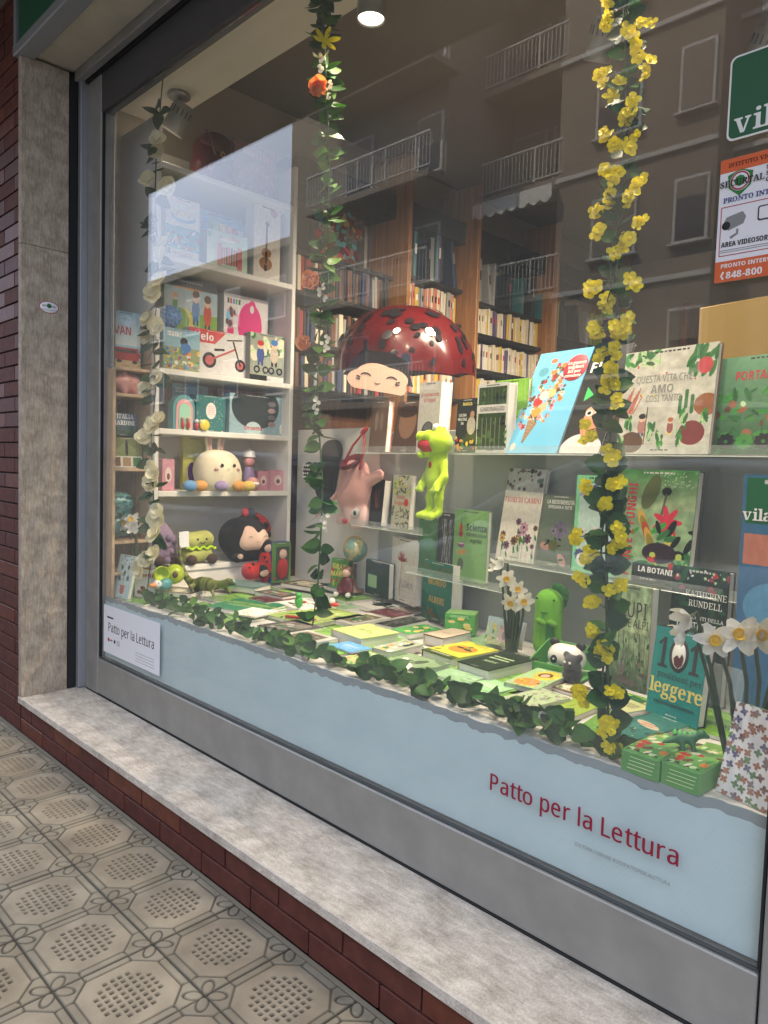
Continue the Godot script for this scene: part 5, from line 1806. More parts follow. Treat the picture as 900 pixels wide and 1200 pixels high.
func build_ledge_books() -> void:
	var p: Array
	p = [-2.325, 1.290, -0.858, -7.5, 4.6, 0.122, 0.227]
	book("book", "brown book with two bare feet on its cover, left end of the top ledge", 25, Vector3(p[0], 1.29, p[2]), p[3], p[4], p[5], p[6], 0.03, Color(0.6, 0.22, 0.16))
	p = [-2.136, 1.288, -0.831, -6.4, 8.7, 0.161, 0.219]
	book("book", "brown portrait book left of the thick white book", 26, Vector3(p[0], 1.29, p[2]), p[3], p[4], p[5], p[6], 0.02, Color(0.2, 0.1, 0.06))
	p = [-1.987, 1.286, -0.810, -7.7, 1.3, 0.132, 0.287]
	var o := book("book", "thick white book with red title and dark egg portrait on the top ledge", 22, Vector3(p[0], 1.29, p[2]), p[3], 3.0, p[5], p[6], 0.06, Color(0.6, 0.58, 0.54))
	title(o, "Il contastorie\ndi Vigata", 0.5, 0.78, p[5], p[6], 0.021, "ink_red", "serif", 0.85)
	p = [-1.763, 1.284, -0.779, -9.3, 2.3, 0.117, 0.206]
	o = book("book", "black vegetable cookery book with a cook in white", 24, Vector3(p[0], 1.29, p[2]), p[3], p[4], p[5], p[6], 0.025, Color(0.03, 0.03, 0.025))
	title(o, "NADIA", 0.5, 0.9, p[5], p[6], 0.017, "ink_yellow")
	title(o, "CUCINA\nVEGETALE\nDA", 0.3, 0.62, p[5], p[6], 0.015, "ink_white", "sans", 0.8)
	p = [-1.629, 1.284, -0.760, -8.6, -0.9, 0.158, 0.254]
	o = book("book", "book with a garden gate photograph under a white title band", 23, Vector3(p[0], 1.29, p[2]), p[3], 1.0, p[5], p[6], 0.045, Color(0.7, 0.69, 0.66))
	title(o, "GIARDINAGGIO", 0.5, 0.632, p[5], p[6], 0.021, "ink", "sans", 0.85)
	p = [-1.519, 1.286, -0.794, -7.7, 1.0, 0.055, 0.259]
	book("book", "slim lime green book behind the garden gate book", 63, Vector3(-1.6, 1.29, panel_z(-1.6, 0.03)), p[3], 3.0, 0.16, p[6] + 0.015, 0.02, Color(0.3, 0.46, 0.02))
	p = [-1.441, 1.287, -0.734, -10.3, 24.2, 0.245, 0.406]
	o = book("book", "sky blue picture book of fruit and flowers leaning back on the ledge", 0, Vector3(p[0], 1.29, p[2]), p[3], p[4], p[5], p[6], 0.014, Color(0.1, 0.36, 0.6))
	part(o, "round_sticker", disc(0.052, 0.0006, 30), materials.ink_red, Vector3(0.072, p[6] * 0.81, 0.0006), Vector3(PI / 2, 0, 0))
	for k in 4:
		lettering(o, ["Le guerre", "migliori", "kit per", "crescere"][k], Vector3(0.072, p[6] * 0.81 + 0.02 - 0.017 * k, 0.001), 0.017, materials.ink_white, "serif_bold")
	p = [-1.236, 1.286, -0.705, -7.5, 24.2, 0.157, 0.402]
	o = book("book", "black picture book of a bearded man with a green bow", 1, Vector3(p[0], 1.29, p[2]), p[3], p[4], p[5], p[6], 0.014, Color(0.02, 0.02, 0.02))
	title(o, "FU", 0.3, 0.8, p[5], p[6], 0.055, "ink_white")
	title(o, "ZITTA", 0.42, 0.91, p[5], p[6], 0.024, "ink_white", "sans")
	p = [-0.947, 1.288, -0.664, -12.1, 4.9, 0.312, 0.310]
	o = book("book", "wide pale picture book of a gardener and a child", 2, Vector3(p[0], 1.29, p[2]), p[3], p[4], p[5], p[6], 0.02, Color(0.16, 0.09, 0.05))
	title(o, "QUESTA VITA CHE", 0.46, 0.72, p[5], p[6], 0.03, "ink_grey", "sans", 0.8)
	title(o, "AMO", 0.46, 0.62, p[5], p[6], 0.034, "ink_grey")
	title(o, "COSÌ TANTO", 0.48, 0.53, p[5], p[6], 0.027, "ink_grey", "sans", 0.8)
	p = [-0.663, 1.283, -0.624, -21.0, -5.0, 0.267, 0.265]
	o = book("book", "green garden picture book with red letters, right end of the ledge", 3, Vector3(p[0] + 0.01, 1.29, p[2]), -12.0, 6.0, 0.3, 0.265, 0.02, Color(0.35, 0.3, 0.2))
	title(o, "PORTAFORTUNA", 0.52, 0.8, 0.3, 0.265, 0.034, "ink_red", "sans_bold", 0.8)
	p = [-1.500, 0.918, -0.752, -9.4, 9.3, 0.184, 0.334]
	o = book("book", "tall ivory book of wild flowers with a red title", 4, Vector3(p[0], 0.906, p[2]), p[3], p[4], p[5], p[6], 0.02, Color(0.4, 0.38, 0.34))
	title(o, "FIORI DI CAMPO", 0.5, 0.66, p[5], p[6], 0.026, "ink_red", "serif", 0.85)
	p = [-1.327, 0.914, -0.728, -9.0, 8.0, 0.151, 0.247]
	o = book("book", "grey green book with faded irises beside the wild flower book", 5, Vector3(p[0], 0.906, p[2]), p[3], p[4], p[5], p[6], 0.02, Color(0.16, 0.19, 0.15))
	title(o, "LA BIODIVERSITÀ", 0.5, 0.9, p[5], p[6], 0.019, "ink_white", "sans", 0.8)
	title(o, "SPIEGATA A TUTTI", 0.5, 0.83, p[5], p[6], 0.015, "ink_white", "sans", 0.85)
	p = [-1.167, 0.914, -0.705, -7.3, 0.9, 0.160, 0.315]
	book("book", "mint green card with ringed flowers behind the yellow garland", 6, Vector3(p[0], 0.906, p[2]), p[3], 2.0, p[5], p[6], 0.012, Color(0.2, 0.6, 0.3))
	p = [-0.957, 0.898, -0.676, -12.0, -7.2, 0.258, 0.350]
	o = book("book", "big green book of plants and fungi with a red lily", 7, Vector3(p[0] + 0.004, 0.91, p[2] + 0.03), p[3], 5.0, p[5], 0.335, 0.03, Color(0.1, 0.1, 0.06))
	title(o, "PIANTE E FUNGHI", 0.17, 0.46, p[5], 0.335, 0.046, "ink_red", "sans_bold", 0.72, PI / 2)
	title(o, "LA GRANDE", 0.06, 0.2, p[5], 0.335, 0.022, "ink_red", "sans", 0.9, PI / 2)
	title(o, "LA BOTANICA", 0.64, 0.12, p[5], 0.335, 0.023, "ink_white")
	p = [-2.156, 0.962, -0.844, -9.4, -2.1, 0.124, 0.232]
	o = book("book", "small book with yellow leaves, a fox and a red fruit", 18, Vector3(p[0], 0.962, p[2]), p[3], 2.0, p[5], p[6], 0.03, Color(0.5, 0.5, 0.42))
	title(o, "Pane\nVolpone", 0.5, 0.54, p[5], p[6], 0.024, "ink_red", "serif")
	p = [-2.357, 0.968, -0.872, -7.8, 4.9, 0.091, 0.208]
	book("book", "black book with a red coral branch, far left of its ledge", 19, Vector3(p[0] + 0.02, 0.962, p[2]), p[3], p[4], p[5], p[6], 0.04, Color(0.3, 0.3, 0.3))
	p = [-1.728, 0.792, -0.784, -8.7, -0.3, 0.186, 0.272]
	o = book("book", "pale green book with stacked vegetables on its low ledge", 14, Vector3(p[0], 0.8, p[2]), p[3], 1.5, p[5], p[6], 0.022, Color(0.16, 0.3, 0.12))
	title(o, "Scienza", 0.68, 0.76, p[5], p[6], 0.037, "ink", "sans_bold", 0.85)
	title(o, "Alimentazione\nvegetale", 0.68, 0.62, p[5], p[6], 0.021, "ink", "sans", 0.85)
	p = [-1.866, 0.808, -0.803, -8.7, -0.2, 0.094, 0.251]
	book("book", "black and white woodcut book left of the pale green vegetable book", 20, Vector3(p[0], 0.8, p[2]), p[3], 2.0, p[5], p[6], 0.03, Color(0.03, 0.03, 0.03))
	p = [-1.975, 0.805, -0.819, -7.7, 0.4, 0.117, 0.222]
	book("book", "dark green book below the dangling frog puppet", 21, Vector3(p[0], 0.8, p[2]), p[3], 2.0, p[5], p[6], 0.03, Color(0.05, 0.03, 0.02))


func build_standing_books() -> void:
	var p: Array
	var o: Node3D
	p = [-2.556, 0.630, -1.116, -0.6, -1.3, 0.122, 0.192]
	book("book", "dark book standing behind the forest pattern book", 19, Vector3(p[0] + 0.02, 0.625, -1.04), p[3], 2.0, p[5], p[6], 0.05, Color(0.03, 0.05, 0.05))
	p = [-2.311, 0.647, -0.871, -13.800, 0.400, 0.202, 0.156]
	o = book("book", "dark green forest pattern book with a pale label", 17, Vector3(p[0], p[1], p[2]), p[3], p[4], p[5], p[6], 0.03, Color(0.01, 0.05, 0.04))
	p = [-2.137, 0.647, -0.855, -19.900, -2.200, 0.241, 0.273]
	o = book("book", "white book with a dark red coral plant standing on the table", 15, Vector3(p[0], p[1], p[2]), p[3], 1.5, p[5], p[6], 0.03, Color(0.55, 0.54, 0.5))
	title(o, "FLORA", 0.62, 0.3, p[5], p[6], 0.044, "ink_grey", "sans", 1.0)
	p = [-1.906, 0.620, -0.775, -25.4, -1.0, 0.241, 0.236]
	o = book("book", "emerald book with gold letters standing on the table", 16, Vector3(p[0] + 0.03, 0.62, p[2]), -15.0, 1.0, 0.2, p[6], 0.055, Color(0.6, 0.62, 0.6))
	title(o, "MONDO", 0.5, 0.66, 0.2, p[6], 0.036, "ink_gold", "sans_bold", 0.9)
	title(o, "ALBERI", 0.5, 0.36, 0.2, p[6], 0.036, "ink_gold", "sans_bold", 0.9)
	p = [-1.443, 0.630, -0.622, -0.1, 14.4, 0.150, 0.093]
	book("book", "small picture of a pink house in a garden, leaning on the table", 27, Vector3(p[0], 0.63, p[2]), p[3], p[4], p[5], p[6], 0.012, Color(0.6, 0.45, 0.45))
	p = [-0.968, 0.605, -0.574, -8.9, 1.0, 0.136, 0.304]
	o = book("book", "misty forest book with wolves behind the yellow garland", 9, Vector3(p[0], 0.605, p[2]), p[3], p[4], p[5], p[6], 0.04, Color(0.06, 0.12, 0.06))
	title(o, "I LUPI", 0.5, 0.77, p[5], p[6], 0.066, "ink", "sans", 0.62)
	title(o, "DELLE ALPI", 0.5, 0.64, p[5], p[6], 0.034, "ink", "sans", 0.75)
	p = [-0.748, 0.620, -0.372, -14.7, 7.2, 0.153, 0.223]
	o = book("book", "teal book with a large 101 and an oval portrait", 10, Vector3(p[0], 0.62, p[2]), p[3], p[4], p[5], p[6], 0.032, Color(0.012, 0.02, 0.02))
	title(o, "1", 0.2, 0.72, p[5], p[6], 0.108, "ink", "serif_bold", 0.62)
	title(o, "1", 0.8, 0.72, p[5], p[6], 0.108, "ink", "serif_bold", 0.62)
	var ring := part(o, "portrait_ring", disc(0.036, 0.0005, 36), materials.ink, Vector3(0, p[6] * 0.725, 0.0005), Vector3(PI / 2, 0, 0), Vector3(0.78, 1, 1.22))
	part(ring, "portrait_oval", disc(0.0275, 0.0005, 36), materials.ink_white, Vector3(0, 0.0006, 0.0), Vector3.ZERO, Vector3(0.92, 1, 1))
	part(ring, "portrait_shadow", plate(PackedVector2Array([Vector2(-0.017, -0.004), Vector2(-0.006, 0.004), Vector2(0.004, -0.002), Vector2(0.012, 0.008), Vector2(0.02, 0.0), Vector2(0.016, -0.016), Vector2(0.002, -0.023), Vector2(-0.012, -0.018)]), 0.0004), materials.toy_wine, Vector3(0, 0.0011, 0.004), Vector3(-PI / 2, 0, 0))
	title(o, "posizioni per", 0.56, 0.47, p[5], p[6], 0.021, "ink", "serif")
	title(o, "leggere", 0.52, 0.33, p[5], p[6], 0.05, "ink_yellow", "serif_bold", 0.85)
	title(o, "appassionatamente", 0.52, 0.16, p[5], p[6], 0.013, "ink", "serif")
	p = [-0.747, 0.660, -0.690, -11.8, -5.7, 0.137, 0.366]
	o = book("book", "dark jungle book with large white letters behind the daffodils", 8, Vector3(-0.79, 0.607, -0.6), p[3], 2.0, 0.17, 0.37, 0.03, Color(0.01, 0.03, 0.02))
	title(o, "KATHERINE\nRUNDELL", 0.62, 0.77, 0.17, 0.37, 0.025, "ink_white", "serif", 0.85)
	title(o, "RACCONTI DELLA", 0.6, 0.63, 0.17, 0.37, 0.014, "ink_white", "serif")
	title(o, "GIUNGLA", 0.58, 0.55, 0.17, 0.37, 0.046, "ink_white", "serif", 0.72)
	p = [-0.460, 0.605, -0.037, -16.4, 15.9, 0.115, 0.182]
	book("notebook", "white clover print notebook leaning in the right corner of the window", 11, Vector3(p[0], 0.607, p[2] - 0.012), p[3], p[4], 0.13, p[6], 0.02, Color(0.12, 0.34, 0.12), "notebook")
	p = [-3.097, 0.605, -0.009, 4.3, 12.0, 0.148, 0.193]
	book("book", "pale mint card with a red potted plant, left corner of the window", 12, Vector3(p[0] + 0.012, 0.61, p[2] - 0.03), p[3], p[4], 0.13, p[6], 0.02, Color(0.2, 0.4, 0.2))
	p = [-3.058, 0.605, -0.122, 30.0, 2.5, 0.101, 0.119]
	o = book("book", "small white book about insects beside the mint card", 13, Vector3(p[0] + 0.02, 0.61, p[2] - 0.01), p[3], p[4], p[5], p[6], 0.02, Color(0.6, 0.6, 0.56))
	title(o, "Insetti", 0.5, 0.84, p[5], p[6], 0.026, "ink_red", "serif_bold")
	o = carton("toy_box", "tall blue toy box with a green badge at the right end", 47, Vector3(-0.575, 0.607, -0.52), -10.0, 0.18, 0.63, 0.06, Color(0.04, 0.12, 0.26), "toy box")
	lettering(o, "vilac", Vector3(-0.04, 0.53, 0.001), 0.04, materials.ink_white, "serif_bold")


func build_table_books() -> void:
	# [key, thickness, cell, spine, label]
	var rows := [
		[[-2.561, 0.625, -0.348, 17.0, 0.442, 0.232], 0.018, 49, Color(0.03, 0.16, 0.08), "big dark green book with yellow writing, left half of the table"],
		[[-2.407, 0.630, -0.281, 16.1, 0.130, 0.147], 0.006, 50, Color(0.6, 0.6, 0.5), "white flowered leaflet on the dark green book"],
		[[-2.444, 0.625, -0.568, -9.6, 0.233, 0.177], 0.02, 52, Color(0.6, 0.6, 0.56), "white collage book beside the dark green book"],
		[[-2.711, 0.630, -0.628, 11.1, 0.066, 0.141], 0.012, 53, Color(0.16, 0.4, 0.04), "small bright green book far back on the left"],
		[[-2.414, 0.630, -0.842, -6.3, 0.133, 0.195], 0.014, 54, Color(0.12, 0.3, 0.05), "grass green book with pale writing in front of the globe"],
		[[-2.243, 0.625, -0.837, -7.5, 0.157, 0.214], 0.016, 55, Color(0.6, 0.58, 0.54), "white book with a dark picture in front of the coral plant book"],
		[[-2.107, 0.620, -0.879, -1.1, 0.130, 0.087], 0.01, 61, Color(0.6, 0.55, 0.46), "plain beige book at the foot of the emerald book"],
		[[-2.088, 0.625, -0.735, 1.7, 0.149, 0.134], 0.016, 56, Color(0.08, 0.03, 0.03), "dark red leafy book in the middle of the table"],
		[[-2.078, 0.625, -0.559, 0.1, 0.133, 0.211], 0.016, 57, Color(0.6, 0.58, 0.54), "white framed photograph book in the middle of the table"],
		[[-1.921, 0.630, -0.633, 2.2, 0.095, 0.204], 0.02, 58, Color(0.02, 0.02, 0.02), "glossy black book in front of the emerald book"],
		[[-1.831, 0.650, -0.348, -6.2, 0.174, 0.171], 0.042, 59, Color(0.5, 0.46, 0.36), "thick yellow green book with cream pages"],
		[[-1.797, 0.630, -0.581, -7.4, 0.101, 0.162], 0.018, 60, Color(0.08, 0.36, 0.08), "bright green book with yellow fruit"],
		[[-1.642, 0.645, -0.576, -0.4, 0.089, 0.165], 0.036, 61, Color(0.5, 0.42, 0.33), "thick pale pink book beside the green box"],
		[[-1.778, 0.625, -0.163, -6.6, 0.131, 0.066], 0.014, 63, Color(0.2, 0.42, 0.05), "green banded magazine under the small blue book"],
		[[-1.750, 0.632, -0.203, -3.4, 0.120, 0.074], 0.006, 62, Color(0.1, 0.3, 0.55), "small blue leaflet near the front of the table"],
		[[-1.660, 0.622, -0.158, 4.5, 0.075, 0.163], 0.012, 64, Color(0.4, 0.2, 0.1), "pale green magazine with red fruit at the front"],
		[[-1.651, 0.635, -0.330, 0.8, 0.084, 0.167], 0.022, 65, Color(0.55, 0.5, 0.42), "white, blue and red collage book at mid table"],
		[[-1.476, 0.635, -0.196, 0.9, 0.160, 0.195], 0.024, 66, Color(0.55, 0.55, 0.42), "grey green book with a white ribbon of light"],
		[[-1.470, 0.642, -0.433, -6.7, 0.146, 0.209], 0.03, 67, Color(0.1, 0.13, 0.03), "yellow book with an orange insect face on the cover"],
		[[-1.297, 0.650, -0.402, -4.1, 0.124, 0.233], 0.04, 68, Color(0.5, 0.46, 0.38), "thick dark green book with white writing before the green plush"],
		[[-1.323, 0.625, -0.244, 3.4, 0.130, 0.102], 0.014, 69, Color(0.4, 0.55, 0.36), "pale green leafy book at the front beside the dark green one"],
		[[-1.208, 0.620, -0.245, -6.5, 0.107, 0.120], 0.012, 70, Color(0.3, 0.55, 0.3), "mint green lined book at the front edge"],
		[[-1.144, 0.632, -0.383, 5.9, 0.104, 0.205], 0.022, 71, Color(0.5, 0.46, 0.38), "green book with a girl and a sunflower"],
		[[-1.050, 0.630, -0.226, -9.2, 0.101, 0.169], 0.02, 72, Color(0.3, 0.3, 0.24), "pale flowered book beside the yellow garland"],
		[[-1.066, 0.615, -0.431, -7.0, 0.070, 0.092], 0.01, 73, Color(0.14, 0.1, 0.06), "small brown book beside the panda mug"],
		[[-0.956, 0.620, -0.261, -0.4, 0.032, 0.159], 0.014, 74, Color(0.3, 0.42, 0.05), "narrow lime leaflet between the ivy and the flowered book"],
		[[-0.875, 0.620, -0.401, -17.2, 0.101, 0.151], 0.014, 75, Color(0.1, 0.26, 0.08), "lime and green book lying before the wolf book"],
		[[-0.752, 0.635, -0.232, -12.9, 0.101, 0.207], 0.028, 76, Color(0.02, 0.1, 0.09), "teal book with swirls lying before the 101 book"],
		[[-2.656, 0.640, -0.580, 3.8, 0.194, 0.103], 0.02, 78, Color(0.1, 0.1, 0.09), "dark photograph book behind the dark green book"],
		[[-2.924, 0.650, -0.563, 20.9, 0.277, 0.137], 0.03, 79, Color(0.36, 0.33, 0.28), "grey teal book below the ladybird toys"],
		[[-2.785, 0.640, -0.854, 9.0, 0.207, 0.147], 0.02, 73, Color(0.3, 0.26, 0.2), "brown photograph book far back on the table"],
		[[-2.628, 0.640, -0.951, -7.5, 0.229, 0.121], 0.024, 79, Color(0.1, 0.16, 0.17), "teal grey book in front of the red harvest card"],
		[[-2.965, 0.640, -0.273, 32.1, 0.177, 0.140], 0.02, 73, Color(0.3, 0.12, 0.08), "brown red book beside the toy lizard"],
		[[-2.609, 0.630, -0.529, -1.9, 0.139, 0.178], 0.012, 56, Color(0.14, 0.06, 0.05), "wine dark thin book in the left of the table"],
		[[-2.133, 0.625, -0.251, -2.7, 0.169, 0.180], 0.012, 78, Color(0.08, 0.08, 0.08), "dark grey magazine behind the ivy, left of the rose vine"],
		[[-1.967, 0.625, -0.186, 0.1, 0.172, 0.163], 0.016, 57, Color(0.45, 0.4, 0.3), "brown photograph magazine under the rose vine"],
		[[-1.876, 0.622, -0.165, 3.5, 0.170, 0.107], 0.012, 79, Color(0.12, 0.2, 0.2), "grey teal magazine at the front left"],
		[[-1.822, 0.620, -0.846, 6.5, 0.091, 0.095], 0.012, 61, Color(0.5, 0.45, 0.36), "beige book under the little green box"]]
	for r in rows:
		var p: Array = r[0]
		var t: float = r[1]
		var y: float = maxf(p[1], 0.6055 + t)
		# piles below make up the height
		var w: float = clampf(p[4], 0.08, 0.26)
		var l: float = clampf(p[5], 0.09, 0.27)
		var o := book("book", r[4], r[2], Vector3(p[0], y, p[2]), p[3], 0.0, w, l, t, r[3], "book", "books laid flat on the display table", true, t > 0.02)
	var p3: Array = [-2.238, 0.625, -0.466, -2.4, 0.166, 0.386]
	book("book", "large lime green picture book in the left of the table", 51, Vector3(-2.235, 0.625, -0.46), 1.0, 0.0, 0.25, 0.3, 0.016, Color(0.3, 0.42, 0.12), "book", "books laid flat on the display table", true)
	# filler below, so that nothing floats: a second layer of plain volumes
	for k in 46:
		var x := -2.95 + 0.0535 * k
		var z := -0.18 - 0.22 * (k * 2 % 5) + rng.randf_range(-0.06, 0.06)
		if z < panel_z(x) + 0.16:
			continue
		book("book", "%s, partly under other books at spot %s of the table" % [["dark green book", "pale green book", "lime and white book", "green banded book", "bright green book"][k % 5], ordinal(k + 1)], [54, 69, 75, 63, 53][k % 5], Vector3(x, 0.6056 + 0.011, z), rng.randf_range(-14, 14), 0.0, 0.15, 0.2, 0.011, [Color(0.5, 0.45, 0.35), PALE, Color(0.3, 0.4, 0.1), FERN, GREEN][k % 5], "book", "books laid flat on the display table", true, false)
	# the boxed green pair at the right
	var q: Array = [-0.616, 0.655, -0.105, -1.2, 0.145, 0.171]
	for k in 2:
		var s := thing("boxed_set", ["green boxed game with a printed lid, left of the pair under the frog", "green boxed game with a blue corner, right of the pair under the frog"][k], "boxed game", Vector3(-0.652 + 0.084 * k, 0.606, -0.093), -0.05)
		part(s, "box", box(Vector3(0.084 if k == 0 else 0.08, 0.047, 0.16), 0.002), materials.box_green, Vector3(0, 0.0235, 0))
		part(s, "lid_print", printed(0.08 if k == 0 else 0.076, 0.156, 0.0008, 77), materials.print_gloss, Vector3(0, 0.0482, 0), Vector3(-PI / 2, 0, 0))
		for j in 4:
			part(s, "printed_line", box(Vector3(0.055, 0.0012, 0.0006), 0.0002), materials.ink_lime, Vector3(0.002 * j, 0.012 + 0.008 * j, 0.0802))
		for j in 4:
			part(s, "hole", disc(0.0035, 0.0008, 14), materials.ink, Vector3(-0.03 + 0.02 * j, 0.0494, 0.07))


func build_bookcase_goods() -> void:
	var p: Array
	var o: Node3D
	p = [-3.200, 2.618, -0.792, 89.5, 1.4, 0.263, 0.277]
	o = carton("toy_box", "pink game box on the top shelf beside the red backpack", 45, Vector3(p[0], 2.552, p[2]), p[3], p[5], p[6], 0.07, Color(0.3, 0.16, 0.2), "toy box")
	title(o, "twister", 0.6, 0.85, p[5], p[6], 0.05, "toy_pink")
	p = [-3.320, 2.252, -0.689, 81.9, 0.4, 0.344, 0.341]
	carton("toy_box", "tall pale blue box at the back of the musical toys shelf", 32, Vector3(-3.36, 2.153, -0.62), 90, 0.36, 0.33, 0.05, Color(0.1, 0.3, 0.45), "toy box")
	p = [-3.240, 2.211, -0.650, 84.0, 1.1, 0.293, 0.282]
	carton("toy_box", "xylophone box with rainbow bars behind the accordion box", 29, Vector3(-3.25, 2.153, -0.62), 90, 0.3, 0.3, 0.05, Color(0.1, 0.25, 0.4), "toy box")
	p = [-3.100, 2.162, -0.335, 88.1, 2.0, 0.169, 0.267]
	o = carton("toy_box", "white drum box at the left of the musical toys", 28, Vector3(p[0], 2.153, p[2]), 90, p[5], p[6], 0.12, Color(0.6, 0.58, 0.52), "toy box")
	title(o, "confetti", 0.3, 0.95, p[5], p[6], 0.02, "toy_pink", "serif")
	p = [-3.120, 2.176, -0.586, 87.9, 0.4, 0.218, 0.178]
	o = carton("toy_box", "mint green accordion box in front of the xylophone", 30, Vector3(p[0], 2.153, p[2]), 86, p[5], p[6], 0.11, Color(0.34, 0.5, 0.4), "toy box")
	title(o, "Accordéon", 0.55, 0.86, p[5], p[6], 0.022, "ink_red", "serif")
	p = [-3.140, 2.180, -0.833, 88.2, 1.1, 0.162, 0.377]
	carton("toy_box", "tall cream box with a violin on it", 31, Vector3(p[0], 2.153, p[2]), 90, p[5], p[6], 0.08, Color(0.6, 0.56, 0.5), "toy box")
	p = [-3.250, 1.806, -0.477, 87.0, -0.6, 0.271, 0.284]
	carton("toy_box", "green lawn game box with playing children", 33, Vector3(-3.25, 1.643, -0.47), 90, 0.29, 0.46, 0.08, Color(0.3, 0.45, 0.2), "toy box")
	p = [-3.220, 1.814, -0.787, 87.7, -0.3, 0.260, 0.281]
	o = carton("toy_box", "box with a large pink bouncing ball", 34, Vector3(-3.25, 1.643, -0.79), 90, 0.27, 0.44, 0.08, Color(0.6, 0.58, 0.58), "toy box")
	p = [-3.120, 1.669, -0.565, 90.5, 3.9, 0.337, 0.217]
	o = carton("toy_box", "white and red balance bike box", 36, Vector3(p[0] - 0.02, 1.643, p[2]), 90, p[5], p[6], 0.06, Color(0.6, 0.58, 0.57), "toy box")
	title(o, "Velo", 0.24, 0.84, p[5], p[6], 0.05, "ink_white", "sans_bold")
	p = [-3.100, 1.668, -0.330, 89.7, 3.9, 0.186, 0.186]
	o = carton("toy_box", "picture game box with a child over a town map", 35, Vector3(p[0] + 0.012, 1.643, p[2]), 90, p[5], p[6], 0.03, Color(0.3, 0.4, 0.4), "toy box")
	title(o, "Talk!", 0.3, 0.86, p[5], p[6], 0.03, "ink_white", "sans_bold")
	p = [-3.100, 1.667, -0.819, 89.6, 1.4, 0.208, 0.236]
	carton("toy_box", "photo box of two children riding bikes at the shelf's right end", 37, Vector3(p[0], 1.643, p[2]), 90, p[5], p[6], 0.06, Color(0.2, 0.2, 0.2), "toy box")
	p = [-3.160, 1.391, -0.533, 89.8, 1.5, 0.164, 0.176]
	carton("toy_box", "dark teal glitter box with a white oval label", 38, Vector3(p[0], 1.371, p[2]), 90, p[5], p[6], 0.05, Color(0.03, 0.14, 0.14), "toy box")
	p = [-3.150, 1.385, -0.803, 89.2, 1.8, 0.372, 0.201]
	o = carton("toy_box", "wide pale blue toy kit box with a dark window", 39, Vector3(p[0], 1.371, p[2]), 90, 0.34, p[6], 0.05, Color(0.26, 0.4, 0.45), "toy box")
	title(o, "Orsetto", 0.42, 0.16, 0.34, p[6], 0.03, "ink_red", "sans_bold")
	carton("toy_box", "brown printed box standing behind the teal glitter box", 35, Vector3(-3.3, 1.371, -0.5), 90, 0.2, 0.235, 0.05, Color(0.2, 0.16, 0.1), "toy box")
	carton("toy_box", "dark green box peeping out behind the wide toy kit", 44, Vector3(-3.3, 1.371, -0.78), 90, 0.24, 0.23, 0.05, Color(0.04, 0.1, 0.08), "toy box")
	carton("toy_box", "red and white box at the back of the shelf behind the bike photo box", 41, Vector3(-3.34, 1.643, -0.88), 90, 0.1, 0.3, 0.05, Color(0.4, 0.06, 0.05), "toy box")
	p = [-3.120, 1.092, -0.287, 90.0, 1.7, 0.061, 0.147]
	carton("toy_box", "narrow pink box at the left of the plush bunny", 44, Vector3(p[0], 1.084, p[2]), 90, p[5], p[6], 0.05, Color(0.5, 0.3, 0.36), "toy box")
	p = [-3.220, 1.086, -0.480, 90.0, 1.7, 0.123, 0.237]
	carton("toy_box", "tall yellow card with a purple toy behind the bunny", 43, Vector3(p[0], 1.084, p[2]), 90, p[5], p[6] + 0.02, 0.03, Color(0.4, 0.4, 0.1), "toy box")
	p = [-3.120, 1.083, -0.918, 90.0, 1.7, 0.094, 0.107]
	carton("toy_box", "square pink box at the right end of the bunny shelf", 44, Vector3(p[0], 1.084, p[2]), 90, p[5], p[6], 0.06, Color(0.55, 0.3, 0.34), "toy box")
	p = [-3.150, 1.084, -0.847, 90.0, 1.7, 0.070, 0.100]
	carton("toy_box", "small pink box with a window next to the square pink box", 44, Vector3(p[0], 1.084, p[2]), 90, p[5], p[6], 0.05, Color(0.5, 0.2, 0.25), "toy box")
	p = [-2.980, 0.648, -0.824, 89.7, 2.4, 0.074, 0.205]
	o = carton("toy_box", "green and blue gift box holding a ladybird doll", 46, Vector3(-2.985, 0.62, -0.85), 90, 0.12, 0.205, 0.06, Color(0.03, 0.08, 0.3), "toy box")
	part(o, "doll_body", ball(), materials.fur_red, Vector3(0.01, 0.07, -0.002), Vector3.ZERO, Vector3(0.035, 0.055, 0.014))
	part(o, "doll_head", ball(), materials.fur_skin, Vector3(0.01, 0.145, -0.002), Vector3.ZERO, Vector3(0.024, 0.026, 0.014))
	p = [-3.200, 1.670, -0.099, 89.6, 2.4, 0.105, 0.234]
	o = book("book", "book with a red camper van on top of the narrow wooden unit", 40, Vector3(-3.16, 1.632, -0.098), 90, 3, 0.135, 0.25, 0.02, Color(0.2, 0.3, 0.35))
	title(o, "VAN", 0.4, 0.66, 0.135, 0.25, 0.05, "ink_red", "sans_bold", 0.8)
	o = book("book", "blue book of Italian gardens on the narrow wooden unit", 41, Vector3(-3.2, 1.332, -0.105), 90, 6, 0.14, 0.1, 0.02, Color(0.05, 0.1, 0.2))
	title(o, "L'ITALIA\nGIARDINI", 0.5, 0.72, 0.14, 0.1, 0.028, "ink_white", "serif_bold", 0.8)
	book("book", "book with a photograph of a formal garden below the blue one", 42, Vector3(-3.16, 1.187, -0.105), 90, 5, 0.145, 0.135, 0.02, Color(0.3, 0.3, 0.25))


# ---------------------------------------------------------------- toys

func oval(parent: Node3D, called: String, m: String, at: Vector3, r: Vector3, turn := Vector3.ZERO) -> MeshInstance3D:
	return part(parent, called, ball(), materials[m], at, turn, r)


